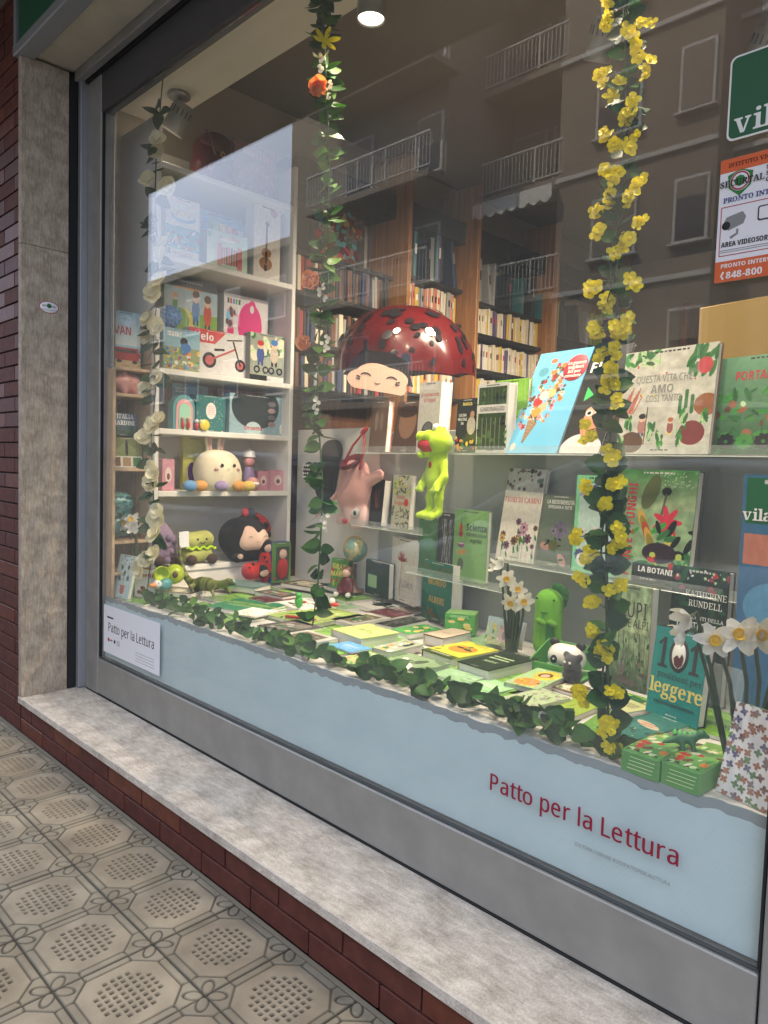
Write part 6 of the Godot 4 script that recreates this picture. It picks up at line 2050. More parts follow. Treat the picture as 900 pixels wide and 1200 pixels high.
func smile(parent: Node3D, at: Vector3, w: float, m := "ink", turn := Vector3.ZERO, up := 1.0) -> void:
	var pts := []
	for k in 7:
		var a := lerpf(-1.1, 1.1, k / 6.0)
		pts.append(Vector3(sin(a) * w, -cos(a) * w * 0.7 * up, -absf(sin(a)) * w * 0.1))
	part(parent, "stitched_line", tube(pts, w * 0.13, 5), materials[m], at, turn)


func build_toys() -> void:
	var o: Node3D
	var right := PI / 2
	# cream bunny
	o = thing("plush_bunny", "round cream plush bunny with coloured eggs at its feet", "plush toy", Vector3(-3.14, 1.084, -0.56), right)
	part(o, "body", plush([[Vector3(-0.02, 0.1, 0), Vector3(0.02, 0.1, 0), 0.1, 0.1, Color.WHITE], [Vector3(-0.05, 0.05, 0.02), Vector3(0.05, 0.05, 0.02), 0.06, 0.06, Color.WHITE]], 0.012, 0.04), materials.fur_cream)
	for s in [-1.0, 1.0]:
		var ear := oval(o, "ear", "fur_cream", Vector3(s * 0.035 - 0.01, 0.235, -0.01), Vector3(0.019, 0.06, 0.012), Vector3(0, 0, -s * 0.12))
		part(ear, "ear_lining", ball(), materials.fur_pink, Vector3(0, 0, 0.5), Vector3.ZERO, Vector3(0.6, 0.8, 0.6))
		oval(o, "eye", "black", Vector3(s * 0.034, 0.125, 0.101), Vector3(0.008, 0.009, 0.005))
		oval(o, "cheek", "fur_pink", Vector3(s * 0.06, 0.105, 0.092), Vector3(0.012, 0.008, 0.006))
	smile(o, Vector3(0, 0.112, 0.108), 0.008)
	var eggs := [[0.2, "fur_blue", "sky blue"], [0.145, "fur_orange", "orange"], [0.03, "fur_violet", "violet"], [-0.07, "fur_orange", "deep orange"], [-0.125, "fur_yellow", "yellow"]]
	for e in eggs:
		solo("plush_egg", ball(), materials[e[1]], "%s plush egg at the foot of the cream bunny" % e[2], "plush egg", Vector3(-3.05, 1.11, -0.56 + e[0]), Vector3(0, 0, 0.0), "plush eggs round the bunny").scale = Vector3(0.028, 0.026, 0.036)
	# large ladybird
	o = thing("plush_ladybird", "large plush ladybird with a smiling pale face and red wings", "plush toy", Vector3(-3.13, 0.732, -0.72), right)
	part(o, "body", plush([[Vector3(0.02, 0.11, 0), Vector3(-0.03, 0.11, 0), 0.105, 0.105, Color.WHITE], [Vector3(-0.06, 0.04, 0.03), Vector3(0.06, 0.04, 0.03), 0.05, 0.05, Color.WHITE], [Vector3(0.02, 0.19, -0.01), Vector3(0.035, 0.235, 0), 0.03, 0.028, Color.WHITE]], 0.012, 0.03), materials.fur_black)
	part(o, "face", plush([[Vector3(-0.04, 0.1, 0.07), Vector3(0.05, 0.095, 0.07), 0.05, 0.045, Color.WHITE], [Vector3(-0.03, 0.14, 0.065), Vector3(-0.02, 0.14, 0.065), 0.042, 0.04, Color.WHITE], [Vector3(0.045, 0.13, 0.065), Vector3(0.05, 0.13, 0.065), 0.036, 0.036, Color.WHITE]], 0.009, 0.025), materials.fur_skin)
	for s in [-1.0, 1.0]:
		oval(o, "foot", "fur_black", Vector3(s * 0.085, 0.02, 0.07), Vector3(0.028, 0.024, 0.032))
		oval(o, "toe_pad", "fur_skin", Vector3(s * 0.085, 0.028, 0.095), Vector3(0.016, 0.014, 0.01))
		smile(o, Vector3(s * 0.045, 0.12, 0.125), 0.012, "ink", Vector3(0, 0, PI))
	oval(o, "wing", "fur_red", Vector3(0.1, 0.16, -0.06), Vector3(0.1, 0.075, 0.07), Vector3(0, 0, -0.35))
	for p in [[0.07, 0.2, 0.0], [0.13, 0.17, 0.005], [0.15, 0.12, 0.0]]:
		oval(o, "wing_spot", "fur_black", Vector3(p[0], p[1], p[2]), Vector3(0.018, 0.018, 0.01))
	oval(o, "hair_bow", "fur_red", Vector3(-0.005, 0.24, 0.01), Vector3(0.02, 0.024, 0.016))
	smile(o, Vector3(0, 0.105, 0.125), 0.008)
	# small ladybird
	o = thing("plush_ladybird", "small round plush ladybird lying on the books below the large one", "plush toy", Vector3(-3.0, 0.655, -0.7), right)
	part(o, "body", plush([[Vector3(-0.03, 0.035, 0), Vector3(0.03, 0.035, 0), 0.044, 0.042, Color.WHITE]], 0.008, 0.02), materials.fur_red)
	oval(o, "head", "fur_black", Vector3(0.022, 0.034, 0.026), Vector3(0.037, 0.034, 0.026))
	oval(o, "face", "fur_skin", Vector3(0.024, 0.028, 0.042), Vector3(0.027, 0.02, 0.013))
	for p in [[-0.05, 0.055], [-0.03, 0.07], [-0.045, 0.025]]:
		oval(o, "spot", "fur_black", Vector3(p[0], p[1], 0.022), Vector3(0.009, 0.009, 0.012))
	smile(o, Vector3(0.013, 0.034, 0.055), 0.005, "ink", Vector3(0, 0, PI))
	smile(o, Vector3(0.035, 0.034, 0.055), 0.005, "ink", Vector3(0, 0, PI))
	# ladybird doll
	o = thing("plush_ladybird", "upright red spotted ladybird doll next to the gift box", "plush toy", Vector3(-3.03, 0.64, -0.785), right)
	part(o, "body", plush([[Vector3(0, 0.05, 0), Vector3(0, 0.11, 0), 0.045, 0.035, Color.WHITE], [Vector3(-0.025, 0.02, 0.01), Vector3(-0.03, 0.0, 0.03), 0.02, 0.018, Color.WHITE], [Vector3(0.025, 0.02, 0.01), Vector3(0.03, 0.0, 0.03), 0.02, 0.018, Color.WHITE]], 0.009, 0.02), materials.fur_red)
	oval(o, "head", "fur_black", Vector3(0, 0.165, 0), Vector3(0.038, 0.038, 0.034))
	oval(o, "face", "fur_skin", Vector3(0, 0.16, 0.018), Vector3(0.028, 0.025, 0.02))
	for k in 9:
		oval(o, "spot", "fur_black", Vector3(0.03 * sin(k * 2.4), 0.03 + 0.012 * k, 0.037 - 0.001 * k), Vector3(0.007, 0.007, 0.006))
	# grape and sandwich
	o = thing("plush_grapes", "mauve plush bunch of grapes with brown feet", "plush toy", Vector3(-3.14, 0.732, -0.265), right)
	part(o, "body", plush([[Vector3(0, 0.075, 0), Vector3(0.0, 0.12, 0), 0.068, 0.06, Color.WHITE], [Vector3(0, 0.16, 0), Vector3(0.0, 0.18, 0), 0.04, 0.028, Color.WHITE]], 0.01, 0.03), materials.fur_lilac)
	for k in 24:
		var a := k * 2.4
		oval(o, "grape", "fur_lilac", Vector3(sin(a) * 0.058, 0.03 + 0.005 * k, cos(a) * 0.058), Vector3.ONE * 0.017)
	for s in [-1.0, 1.0]:
		oval(o, "foot", "fur_brown", Vector3(s * 0.04, 0.025, 0.06), Vector3(0.026, 0.026, 0.03))
		oval(o, "eye", "black", Vector3(s * 0.02, 0.11, 0.074), Vector3.ONE * 0.005)
	smile(o, Vector3(0, 0.1, 0.078), 0.012)
	solo("paper_tag", box(Vector3(0.05, 0.075, 0.002), 0.0008), materials.paper_white, "small white card tag between the grapes and the sandwich plush", "tag", Vector3(-3.045, 0.86, -0.33), Vector3(0.05, right, 0.08))
	o = thing("plush_sandwich", "olive green plush sandwich with a stitched smile", "plush toy", Vector3(-3.14, 0.732, -0.45), right)
	part(o, "bun", plush([[Vector3(-0.045, 0.105, 0), Vector3(0.045, 0.115, 0), 0.044, 0.042, Color.WHITE]], 0.01, 0.02), materials.fur_olive, Vector3.ZERO, Vector3.ZERO, Vector3(1, 1, 1.3))
	part(o, "bun", plush([[Vector3(-0.045, 0.04, 0), Vector3(0.045, 0.045, 0), 0.038, 0.038, Color.WHITE]], 0.01, 0.02), materials.fur_olive, Vector3.ZERO, Vector3.ZERO, Vector3(1, 1, 1.3))
	var frill := []
	for k in 20:
		frill.append(Vector3(-0.08 + k * 0.0085, 0.076 + 0.006 * sin(k * 1.3), 0.045))
	part(o, "lettuce", tube(frill, 0.007, 6), materials.fur_lime)
	for s in [-1.0, 1.0]:
		oval(o, "foot", "fur_brown", Vector3(s * 0.055, 0.022, 0.055), Vector3(0.025, 0.024, 0.03))
		oval(o, "eye", "black", Vector3(s * 0.024, 0.12, 0.056), Vector3.ONE * 0.005)
	smile(o, Vector3(0, 0.112, 0.06), 0.016)
	# backpack on the top shelf
	o = thing("backpack", "dark red child's backpack on top of the white bookcase", "backpack", Vector3(-3.2, 2.552, -0.545), right)
	part(o, "bag", plush([[Vector3(-0.04, 0.08, 0), Vector3(0.04, 0.08, 0), 0.075, 0.075, Color.WHITE], [Vector3(-0.03, 0.17, 0), Vector3(0.03, 0.17, 0), 0.07, 0.07, Color.WHITE]], 0.014, 0.04), materials.toy_wine)
	oval(o, "flap", "toy_wine", Vector3(0, 0.19, 0.03), Vector3(0.09, 0.06, 0.055))
	part(o, "pocket", plush([[Vector3(-0.035, 0.06, 0.07), Vector3(0.035, 0.06, 0.07), 0.035, 0.035, Color.WHITE]], 0.01, 0.02), materials.toy_wine)
	part(o, "buckle", lathe([Vector2(0.008, -0.002), Vector2(0.013, -0.002), Vector2(0.013, 0.002), Vector2(0.008, 0.002), Vector2(0.008, -0.002)], 18), materials.ink_gold, Vector3(0, 0.135, 0.09), Vector3(PI / 2, 0, 0))
	for s in [-1.0, 1.0]:
		part(o, "strap", tube([Vector3(s * 0.05, 0.25, 0.02), Vector3(s * 0.06, 0.2, 0.085), Vector3(s * 0.045, 0.12, 0.098)], 0.007), materials.toy_brown)
	# arch house
	o = thing("arch_toy", "teal and pink wooden arch house with little figures", "wooden toy", Vector3(-3.12, 1.371, -0.35), right)
	for k in 3:
		var outline := PackedVector2Array()
		var r := 0.056 - 0.013 * k
		outline.append(Vector2(r, 0))
		for j in 15:
			var a := PI * j / 14.0
			outline.append(Vector2(cos(a) * r, 0.1 - 0.006 * k + sin(a) * r * 1.1))
		outline.append(Vector2(-r, 0))
		part(o, "arch", plate(outline, 0.05), materials[["toy_teal", "toy_pink", "toy_mint"][k]], Vector3(0, 0, 0.004 * k))
	for s in [-1.0, 1.0]:
		oval(o, "peg_doll", "toy_red", Vector3(s * 0.014, 0.022, 0.04), Vector3(0.009, 0.022, 0.009))
		oval(o, "peg_head", "toy_skin", Vector3(s * 0.014, 0.05, 0.04), Vector3.ONE * 0.009)
	solo("round_tag", disc(0.026, 0.003, 26), materials.toy_yellow, "round yellow tag in front of the dark teal glitter box", "tag", Vector3(-3.07, 1.398, -0.445), Vector3(0, 0, PI / 2))
	o = thing("peg_dolls", "pair of tiny red and white peg dolls beside the yellow tag", "wooden toy", Vector3(-3.08, 1.371, -0.42), right)
	for s in [-1.0, 1.0]:
		oval(o, "body", "toy_red", Vector3(s * 0.012, 0.018, 0), Vector3(0.01, 0.018, 0.01))
		oval(o, "head", "pot_white", Vector3(s * 0.012, 0.042, 0), Vector3.ONE * 0.01)
	o = thing("doll_bottle", "grey and pink doll standing between the bunny and the small pink boxes", "doll", Vector3(-3.18, 1.084, -0.775), right)
	part(o, "body", lathe([Vector2(0, 0), Vector2(0.032, 0), Vector2(0.034, 0.07), Vector2(0.024, 0.11), Vector2(0.02, 0.12)], 20), materials.toy_lilac)
	oval(o, "head", "toy_pink", Vector3(0, 0.15, 0), Vector3(0.03, 0.034, 0.03))
	part(o, "hat", lathe([Vector2(0.034, 0.17), Vector2(0.03, 0.2), Vector2(0.0, 0.215)], 18), materials.pot_white)
	o = thing("snow_globe", "small pink and white ball toy in front of the grey doll", "toy", Vector3(-3.1, 1.084, -0.745), right)
	oval(o, "dome", "fur_pink", Vector3(0, 0.035, 0), Vector3(0.036, 0.034, 0.036))
	oval(o, "band", "pot_white", Vector3(0, 0.036, 0.008), Vector3(0.032, 0.016, 0.031))
	# pink money pig
	o = thing("money_pig", "pink ceramic money pig with writing on its side", "money box", Vector3(-3.19, 1.517, -0.115), right + 0.15)
	part(o, "body", plush([[Vector3(-0.018, 0.052, 0), Vector3(0.022, 0.05, 0), 0.046, 0.045, Color.WHITE], [Vector3(-0.05, 0.055, 0.01), Vector3(-0.062, 0.052, 0.01), 0.024, 0.02, Color.WHITE], [Vector3(-0.028, 0.02, 0.025), Vector3(-0.028, 0.006, 0.026), 0.014, 0.012, Color.WHITE], [Vector3(0.034, 0.02, 0.025), Vector3(0.034, 0.006, 0.026), 0.014, 0.012, Color.WHITE], [Vector3(-0.028, 0.02, -0.025), Vector3(-0.028, 0.006, -0.026), 0.014, 0.012, Color.WHITE], [Vector3(0.034, 0.02, -0.025), Vector3(0.034, 0.006, -0.026), 0.014, 0.012, Color.WHITE], [Vector3(-0.03, 0.09, 0.02), Vector3(-0.026, 0.108, 0.026), 0.01, 0.005, Color.WHITE], [Vector3(-0.03, 0.09, -0.02), Vector3(-0.026, 0.108, -0.026), 0.01, 0.005, Color.WHITE]], 0.006, 0.014), materials.pink_bank)
	for k in 3:
		smile(o, Vector3(-0.01 + 0.02 * k, 0.06 - 0.01 * (k % 2), 0.046), 0.007)
	oval(o, "eye", "ink", Vector3(-0.045, 0.072, 0.03), Vector3.ONE * 0.004)
	o = thing("spiky_ball", "blue spiky rubber ball on the picture game box", "ball", Vector3(-3.125, 1.885, -0.29))
	oval(o, "core", "toy_blue", Vector3.ZERO, Vector3.ONE * 0.046)
	for k in 60:
		var y := 1.0 - 2.0 * (k + 0.5) / 60.0
		var r := sqrt(1.0 - y * y)
		oval(o, "spike", "toy_blue", Vector3(cos(k * 2.4) * r, y, sin(k * 2.4) * r) * 0.047, Vector3.ONE * 0.007)
	# leafy bag on the narrow unit
	o = thing("foliage_bag", "dark green leaf patterned bag at the bottom of the narrow unit", "bag", Vector3(-3.23, 0.862, -0.1), right)
	part(o, "bag", plush([[Vector3(-0.025, 0.06, 0), Vector3(0.025, 0.06, 0), 0.055, 0.055, Color.WHITE], [Vector3(-0.02, 0.16, 0), Vector3(0.02, 0.16, 0), 0.05, 0.05, Color.WHITE]], 0.012, 0.04), materials.toy_teal)
	for k in 70:
		var a := rng.randf_range(-1.4, 1.4)
		var y := rng.randf_range(0.02, 0.21)
		part(o, "printed_leaf", leaf(0.022, 0.012, 0.2, 0.0), materials[["leaf_deep", "leaf_grey", "leaf_mid"][k % 3]], Vector3(sin(a) * 0.076, y, cos(a) * 0.056), Vector3(-PI / 2 + 0.2, a, rng.randf() * 3.0))
	# table toys
	o = thing("avocado_toy", "glossy avocado half toy, lime green with a brown stone", "toy", Vector3(-2.985, 0.666, -0.25), right - 0.3)
	part(o, "skin", plush([[Vector3(0, 0.045, 0), Vector3(0, 0.05, 0), 0.044, 0.042, Color.WHITE]], 0.008, 0.01), materials.toy_lime)
	oval(o, "flesh", "toy_lime", Vector3(0, 0.046, 0.024), Vector3(0.036, 0.037, 0.022))
	oval(o, "stone", "toy_brown", Vector3(-0.006, 0.05, 0.043), Vector3(0.013, 0.016, 0.01))
	o = thing("avocado_toy", "pale green hollow avocado shell beside the glossy one", "toy", Vector3(-2.995, 0.69, -0.175), right)
	part(o, "shell", lathe([Vector2(0.002, 0), Vector2(0.025, 0.004), Vector2(0.036, 0.022), Vector2(0.037, 0.036), Vector2(0.033, 0.036), Vector2(0.03, 0.02), Vector2(0.002, 0.006)], 22), materials.toy_lime, Vector3(0, 0.03, 0), Vector3(PI / 2, 0, 0))
	o = thing("toucan_toy", "small toucan toy with an orange beak and teal body", "toy", Vector3(-2.96, 0.645, -0.16), right)
	oval(o, "body", "toy_teal", Vector3(0.03, 0.03, 0), Vector3(0.035, 0.026, 0.024), Vector3(0, 0, 0.2))
	oval(o, "head", "pot_white", Vector3(-0.01, 0.034, 0.004), Vector3.ONE * 0.02)
	oval(o, "beak", "toy_orange", Vector3(-0.03, 0.032, 0.01), Vector3(0.022, 0.011, 0.011))
	oval(o, "eye", "black", Vector3(-0.012, 0.042, 0.021), Vector3.ONE * 0.003)
	# striped lizard with a long raised tail
	o = thing("toy_lizard", "striped olive toy lizard with a long tail curling up", "toy animal", Vector3(-2.85, 0.64, -0.34), 0.2)
	var dark := Color(0.06, 0.07, 0.02)
	var olive := Color(0.17, 0.2, 0.05)
	var limbs := []
	var spinal := [Vector3(0.02, 0.035, 0), Vector3(0.0, 0.036, 0), Vector3(-0.04, 0.034, 0), Vector3(-0.08, 0.026, 0), Vector3(-0.11, 0.03, 0), Vector3(-0.14, 0.05, 0), Vector3(-0.165, 0.085, 0), Vector3(-0.18, 0.125, 0), Vector3(-0.188, 0.16, 0), Vector3(-0.19, 0.19, 0.0)]
	var widths := [0.024, 0.029, 0.03, 0.024, 0.017, 0.0125, 0.0105, 0.009, 0.007, 0.004]
	for k in 9:
		for j in 2:
			limbs.append([spinal[k].lerp(spinal[k + 1], j * 0.5), spinal[k].lerp(spinal[k + 1], j * 0.5 + 0.5), lerpf(widths[k], widths[k + 1], j * 0.5), lerpf(widths[k], widths[k + 1], j * 0.5 + 0.5), [olive, dark][j]])
	limbs.append([Vector3(0.02, 0.035, 0), Vector3(0.09, 0.045, 0.0), 0.024, 0.016, olive])
	limbs.append([Vector3(0.09, 0.045, 0), Vector3(0.13, 0.06, 0.0), 0.018, 0.017, olive])
	limbs.append([Vector3(0.13, 0.06, 0), Vector3(0.165, 0.056, 0.0), 0.016, 0.008, dark])
	for s in [-1.0, 1.0]:
		limbs.append([Vector3(0.06, 0.035, s * 0.01), Vector3(0.075, 0.02, s * 0.045), 0.011, 0.008, dark])
		limbs.append([Vector3(0.075, 0.02, s * 0.045), Vector3(0.09, 0.004, s * 0.05), 0.008, 0.007, olive])
		limbs.append([Vector3(-0.06, 0.03, s * 0.012), Vector3(-0.055, 0.025, s * 0.05), 0.013, 0.01, olive])
		limbs.append([Vector3(-0.055, 0.025, s * 0.05), Vector3(-0.03, 0.004, s * 0.058), 0.009, 0.007, dark])
	part(o, "body", plush(limbs, 0.0055, 0.008), materials.scaly)
	for s in [-1.0, 1.0]:
		oval(o, "eye", "black", Vector3(0.137, 0.07, s * 0.013), Vector3.ONE * 0.004)
	solo("toy_egg", ball(), materials.toy_mint, "mint green toy egg right of the striped lizard", "toy egg", Vector3(-2.87, 0.665, -0.47)).scale = Vector3(0.033, 0.022, 0.024)
	o = thing("glass_frog", "little translucent bright green figure on the books near the rose vine", "figurine", Vector3(-2.36, 0.632, -0.47))
	oval(o, "body", "toy_green", Vector3(0, 0.026, 0), Vector3(0.018, 0.027, 0.016))
	oval(o, "head", "toy_green", Vector3(0.002, 0.054, 0.003), Vector3(0.013, 0.012, 0.013))
	solo("pencil", tube([Vector3(-0.06, 0, 0), Vector3(0.05, 0, 0.01), Vector3(0.075, 0, 0.012)], [0.006, 0.006, 0.002]), materials.toy_red, "red brown crayon lying on the lime green book", "crayon", Vector3(-2.2, 0.634, -0.35), Vector3(0, 0.5, 0))
	o = thing("toy_snail", "small red and white toy figure lying by the rose vine", "figurine", Vector3(-2.27, 0.64, -0.58), 0.4)
	oval(o, "body", "toy_red", Vector3(0, 0.008, 0), Vector3(0.03, 0.009, 0.012))
	oval(o, "shell", "pot_white", Vector3(-0.005, 0.02, 0), Vector3(0.015, 0.015, 0.01))
	# harvest card, globe, doll
	o = carton("harvest_card", "green and red rounded card with yellow lettering left of the globe", 48, Vector3(-2.6, 0.64, -0.9), 6.0, 0.11, 0.14, 0.03, Color(0.05, 0.2, 0.04), "card", 4.0)
	lettering(o, "GRAN\nMARIA", Vector3(0, 0.085, 0.001), 0.034, materials.ink_yellow, "sans_bold")
	o = thing("globe", "small desk globe on a wooden foot behind the dark doll", "globe", Vector3(-2.47, 0.64, -0.885), 0.3)
	part(o, "foot", lathe([Vector2(0, 0), Vector2(0.045, 0), Vector2(0.045, 0.008), Vector2(0.014, 0.018), Vector2(0.008, 0.05), Vector2(0.008, 0.13)], 22), materials.dark_wood)
	var arc := []
	for k in 13:
		var a := PI * k / 12.0 + 0.5
		arc.append(Vector3(-sin(a) * 0.064, 0.198 - cos(a) * 0.064, 0))
	part(o, "meridian", tube(arc, 0.004, 6), materials.ink_gold)
	var earth := part(o, "sphere", ball(32), materials.globe_map, Vector3(0, 0.198, 0), Vector3(0, 0, 0.4), Vector3.ONE * 0.056)
	earth.rotation.y = 1.2
	o = thing("dark_doll", "dark red soft doll with pale face sitting under the globe", "doll", Vector3(-2.43, 0.638, -0.8), 0.4)
	part(o, "body", plush([[Vector3(0, 0.03, 0), Vector3(0, 0.07, 0), 0.028, 0.022, Color.WHITE], [Vector3(-0.015, 0.02, 0.01), Vector3(-0.03, 0.008, 0.045), 0.012, 0.01, Color.WHITE], [Vector3(0.015, 0.02, 0.01), Vector3(0.03, 0.008, 0.045), 0.012, 0.01, Color.WHITE], [Vector3(-0.02, 0.07, 0), Vector3(-0.035, 0.03, 0.02), 0.01, 0.008, Color.WHITE], [Vector3(0.02, 0.07, 0), Vector3(0.035, 0.03, 0.02), 0.01, 0.008, Color.WHITE]], 0.007, 0.012), materials.toy_wine)
	oval(o, "head", "toy_skin", Vector3(0, 0.105, 0.004), Vector3.ONE * 0.022)
	oval(o, "hair", "toy_brown", Vector3(0, 0.112, -0.004), Vector3(0.027, 0.024, 0.024))
	oval(o, "shoe", "pot_white", Vector3(0.03, 0.012, 0.05), Vector3(0.012, 0.012, 0.016))
	oval(o, "shoe", "pot_white", Vector3(-0.03, 0.012, 0.05), Vector3(0.012, 0.012, 0.016))
	# small green box in front of the emerald book
	o = carton("small_box", "small green box printed with vegetables beside the emerald book", 60, Vector3(-1.66, 0.624, -0.66), 28.0, 0.11, 0.075, 0.09, Color(0.2, 0.4, 0.13))
	# green dinosaur pencil case
	o = thing("dinosaur_case", "tall bright green plush dinosaur case leaning on the panel", "plush case", Vector3(-1.315, 0.606, -0.7), 0.15)
	part(o, "body", plush([[Vector3(0, 0.045, 0), Vector3(0, 0.185, -0.005), 0.047, 0.046, Color.WHITE]], 0.008, 0.02), materials.fur_green, Vector3.ZERO, Vector3.ZERO, Vector3(1.05, 1, 0.8))
	for k in 8:
		oval(o, "spine_frill", "fur_darkgreen", Vector3(0.012 + 0.03 * sin(k * 0.45), 0.235 - 0.018 * k * k * 0.12, -0.03), Vector3(0.016, 0.014, 0.012))
	part(o, "belly_seam", tube([Vector3(-0.046, 0.16, 0.008), Vector3(0.0, 0.155, 0.039), Vector3(0.046, 0.16, 0.008)], 0.003), materials.fur_darkgreen)
	for s in [-1.0, 1.0]:
		oval(o, "arm", "fur_green", Vector3(s * 0.02 + 0.012, 0.125, 0.04), Vector3(0.02, 0.01, 0.012), Vector3(0, 0, -0.3))
		oval(o, "eye", "black", Vector3(s * 0.03, 0.2, 0.03), Vector3.ONE * 0.004)
	part(o, "zip_pocket", box(Vector3(0.03, 0.075, 0.006), 0.002), materials.fur_darkgreen, Vector3(0.024, 0.085, 0.037))
	# panda mug in its tray box
	o = thing("mug_box", "open green tray box holding the panda mug", "box", Vector3(-1.165, 0.61, -0.555), 0.1)
	part(o, "tray", box(Vector3(0.17, 0.005, 0.12), 0.001), materials.box_green, Vector3(0, 0.003, 0))
	part(o, "tray_side", box(Vector3(0.17, 0.035, 0.004), 0.001), materials.box_green, Vector3(0, 0.02, 0.058))
	part(o, "tray_side", box(Vector3(0.17, 0.075, 0.004), 0.001), materials.box_green, Vector3(0, 0.045, -0.066), Vector3(-0.2, 0, 0))
	part(o, "tray_side", plate(PackedVector2Array([Vector2(-0.06, 0), Vector2(0.06, 0), Vector2(0.06, 0.035), Vector2(-0.07, 0.08)]), 0.004), materials.box_green, Vector3(-0.084, 0.003, 0), Vector3(0, -PI / 2, 0))
	o = thing("panda_mug", "white panda mug with black ears lying in the green tray", "mug", Vector3(-1.155, 0.617, -0.558), 0.1)
	part(o, "mug", plush([[Vector3(-0.02, 0.045, 0), Vector3(0.02, 0.045, 0), 0.04, 0.04, Color.WHITE]], 0.007, 0.01), materials.pot_white)
	for s in [-1.0, 1.0]:
		oval(o, "ear", "black", Vector3(s * 0.043, 0.084, -0.004), Vector3(0.016, 0.014, 0.01))
		oval(o, "eye_patch", "black", Vector3(s * 0.024, 0.042, 0.037), Vector3(0.012, 0.014, 0.006), Vector3(0, 0, s * 0.5))
		oval(o, "eye", "pot_white", Vector3(s * 0.023, 0.044, 0.043), Vector3.ONE * 0.003)
	oval(o, "nose", "black", Vector3(0, 0.026, 0.039), Vector3(0.005, 0.004, 0.003))
	o = thing("plush_koala", "small dark grey plush animal against the panda mug", "plush toy", Vector3(-1.085, 0.612, -0.475), -0.1)
	part(o, "body", plush([[Vector3(0, 0.03, 0), Vector3(0, 0.04, 0), 0.03, 0.026, Color(0.05, 0.05, 0.055)], [Vector3(0, 0.06, 0.006), Vector3(0, 0.064, 0.006), 0.024, 0.022, Color(0.07, 0.07, 0.075)], [Vector3(-0.022, 0.08, 0), Vector3(-0.024, 0.082, 0), 0.01, 0.01, Color(0.05, 0.05, 0.05)], [Vector3(0.022, 0.08, 0), Vector3(0.024, 0.082, 0), 0.01, 0.01, Color(0.05, 0.05, 0.05)]], 0.006, 0.012), materials.fur_many)
	for s in [-1.0, 1.0]:
		oval(o, "eye", "pot_white", Vector3(s * 0.009, 0.066, 0.028), Vector3.ONE * 0.004)
	# tiny dinosaur on the boxed games
	o = thing("tiny_dinosaur", "tiny dark green dinosaur figure on the boxed games", "figurine", Vector3(-0.605, 0.6555, -0.115), 0.5)
	var dg := Color(0.012, 0.13, 0.05)
	part(o, "body", plush([[Vector3(-0.012, 0.02, 0), Vector3(0.012, 0.022, 0), 0.012, 0.011, dg], [Vector3(0.012, 0.024, 0), Vector3(0.03, 0.034, 0), 0.008, 0.008, dg], [Vector3(0.03, 0.034, 0), Vector3(0.042, 0.03, 0), 0.0085, 0.005, dg], [Vector3(-0.014, 0.02, 0), Vector3(-0.045, 0.01, 0.01), 0.009, 0.003, dg], [Vector3(-0.008, 0.014, 0.008), Vector3(-0.006, 0.002, 0.012), 0.006, 0.005, dg], [Vector3(-0.008, 0.014, -0.008), Vector3(-0.006, 0.002, -0.012), 0.006, 0.005, dg], [Vector3(0.012, 0.014, 0.008), Vector3(0.016, 0.002, 0.011), 0.0055, 0.005, dg], [Vector3(0.012, 0.014, -0.008), Vector3(0.016, 0.002, -0.011), 0.0055, 0.005, dg]], 0.0028, 0.005), materials.scaly)
	for k in 5:
		part(o, "back_plate", lathe([Vector2(0.006, 0), Vector2(0.0, 0.012)], 6), materials.toy_green, Vector3(-0.022 + 0.01 * k, 0.03, 0))
	# frog hand puppet
	o = thing("frog_puppet", "neon green frog hand puppet dangling in front of the top ledge", "puppet", Vector3(-1.815, 1.04, -0.685), -0.3)
	var neon := Color(0.5, 0.74, 0.015)
	var skull := [[Vector3(-0.03, 0.285, -0.01), Vector3(0.03, 0.285, -0.01), 0.042, 0.042, neon], [Vector3(-0.03, 0.306, 0.03), Vector3(0.03, 0.306, 0.03), 0.024, 0.024, neon], [Vector3(-0.024, 0.305, 0.062), Vector3(0.024, 0.305, 0.062), 0.02, 0.02, neon], [Vector3(-0.026, 0.245, 0.03), Vector3(0.026, 0.245, 0.03), 0.018, 0.018, neon], [Vector3(-0.022, 0.238, 0.06), Vector3(0.022, 0.238, 0.06), 0.015, 0.015, neon]]
	for s in [-1.0, 1.0]:
		skull.append([Vector3(s * 0.032, 0.318, -0.012), Vector3(s * 0.032, 0.328, -0.008), 0.02, 0.019, neon])
	var frog := [[Vector3(0, 0.15, 0), Vector3(0, 0.2, 0), 0.044, 0.038, neon], [Vector3(0, 0.2, 0), Vector3(0, 0.255, -0.005), 0.038, 0.034, neon]]
	var head := part(o, "head", plush(skull, 0.006, 0.008), materials.fur_many, Vector3.ZERO, Vector3(0, -0.75, 0))
	for s in [-1.0, 1.0]:
		frog.append([Vector3(s * 0.036, 0.205, 0.0), Vector3(s * 0.062, 0.155, 0.008), 0.019, 0.015, neon])
		frog.append([Vector3(s * 0.062, 0.155, 0.008), Vector3(s * 0.056, 0.125, 0.03), 0.015, 0.016, neon])
		for k in 3:
			frog.append([Vector3(s * 0.056, 0.122, 0.032), Vector3(s * 0.056 + (k - 1) * 0.018, 0.104, 0.044), 0.011, 0.009, neon])
		frog.append([Vector3(s * 0.026, 0.135, 0), Vector3(s * 0.032, 0.075, 0.008), 0.02, 0.016, neon])
		frog.append([Vector3(s * 0.032, 0.075, 0.008), Vector3(s * 0.03, 0.03, 0.006), 0.017, 0.015, neon])
		for k in 3:
			frog.append([Vector3(s * 0.03, 0.022, 0.01), Vector3(s * 0.03 + (k - 1) * 0.02, 0.006, 0.048), 0.015, 0.011, neon])
	part(o, "body", plush(frog, 0.006, 0.008), materials.fur_many)
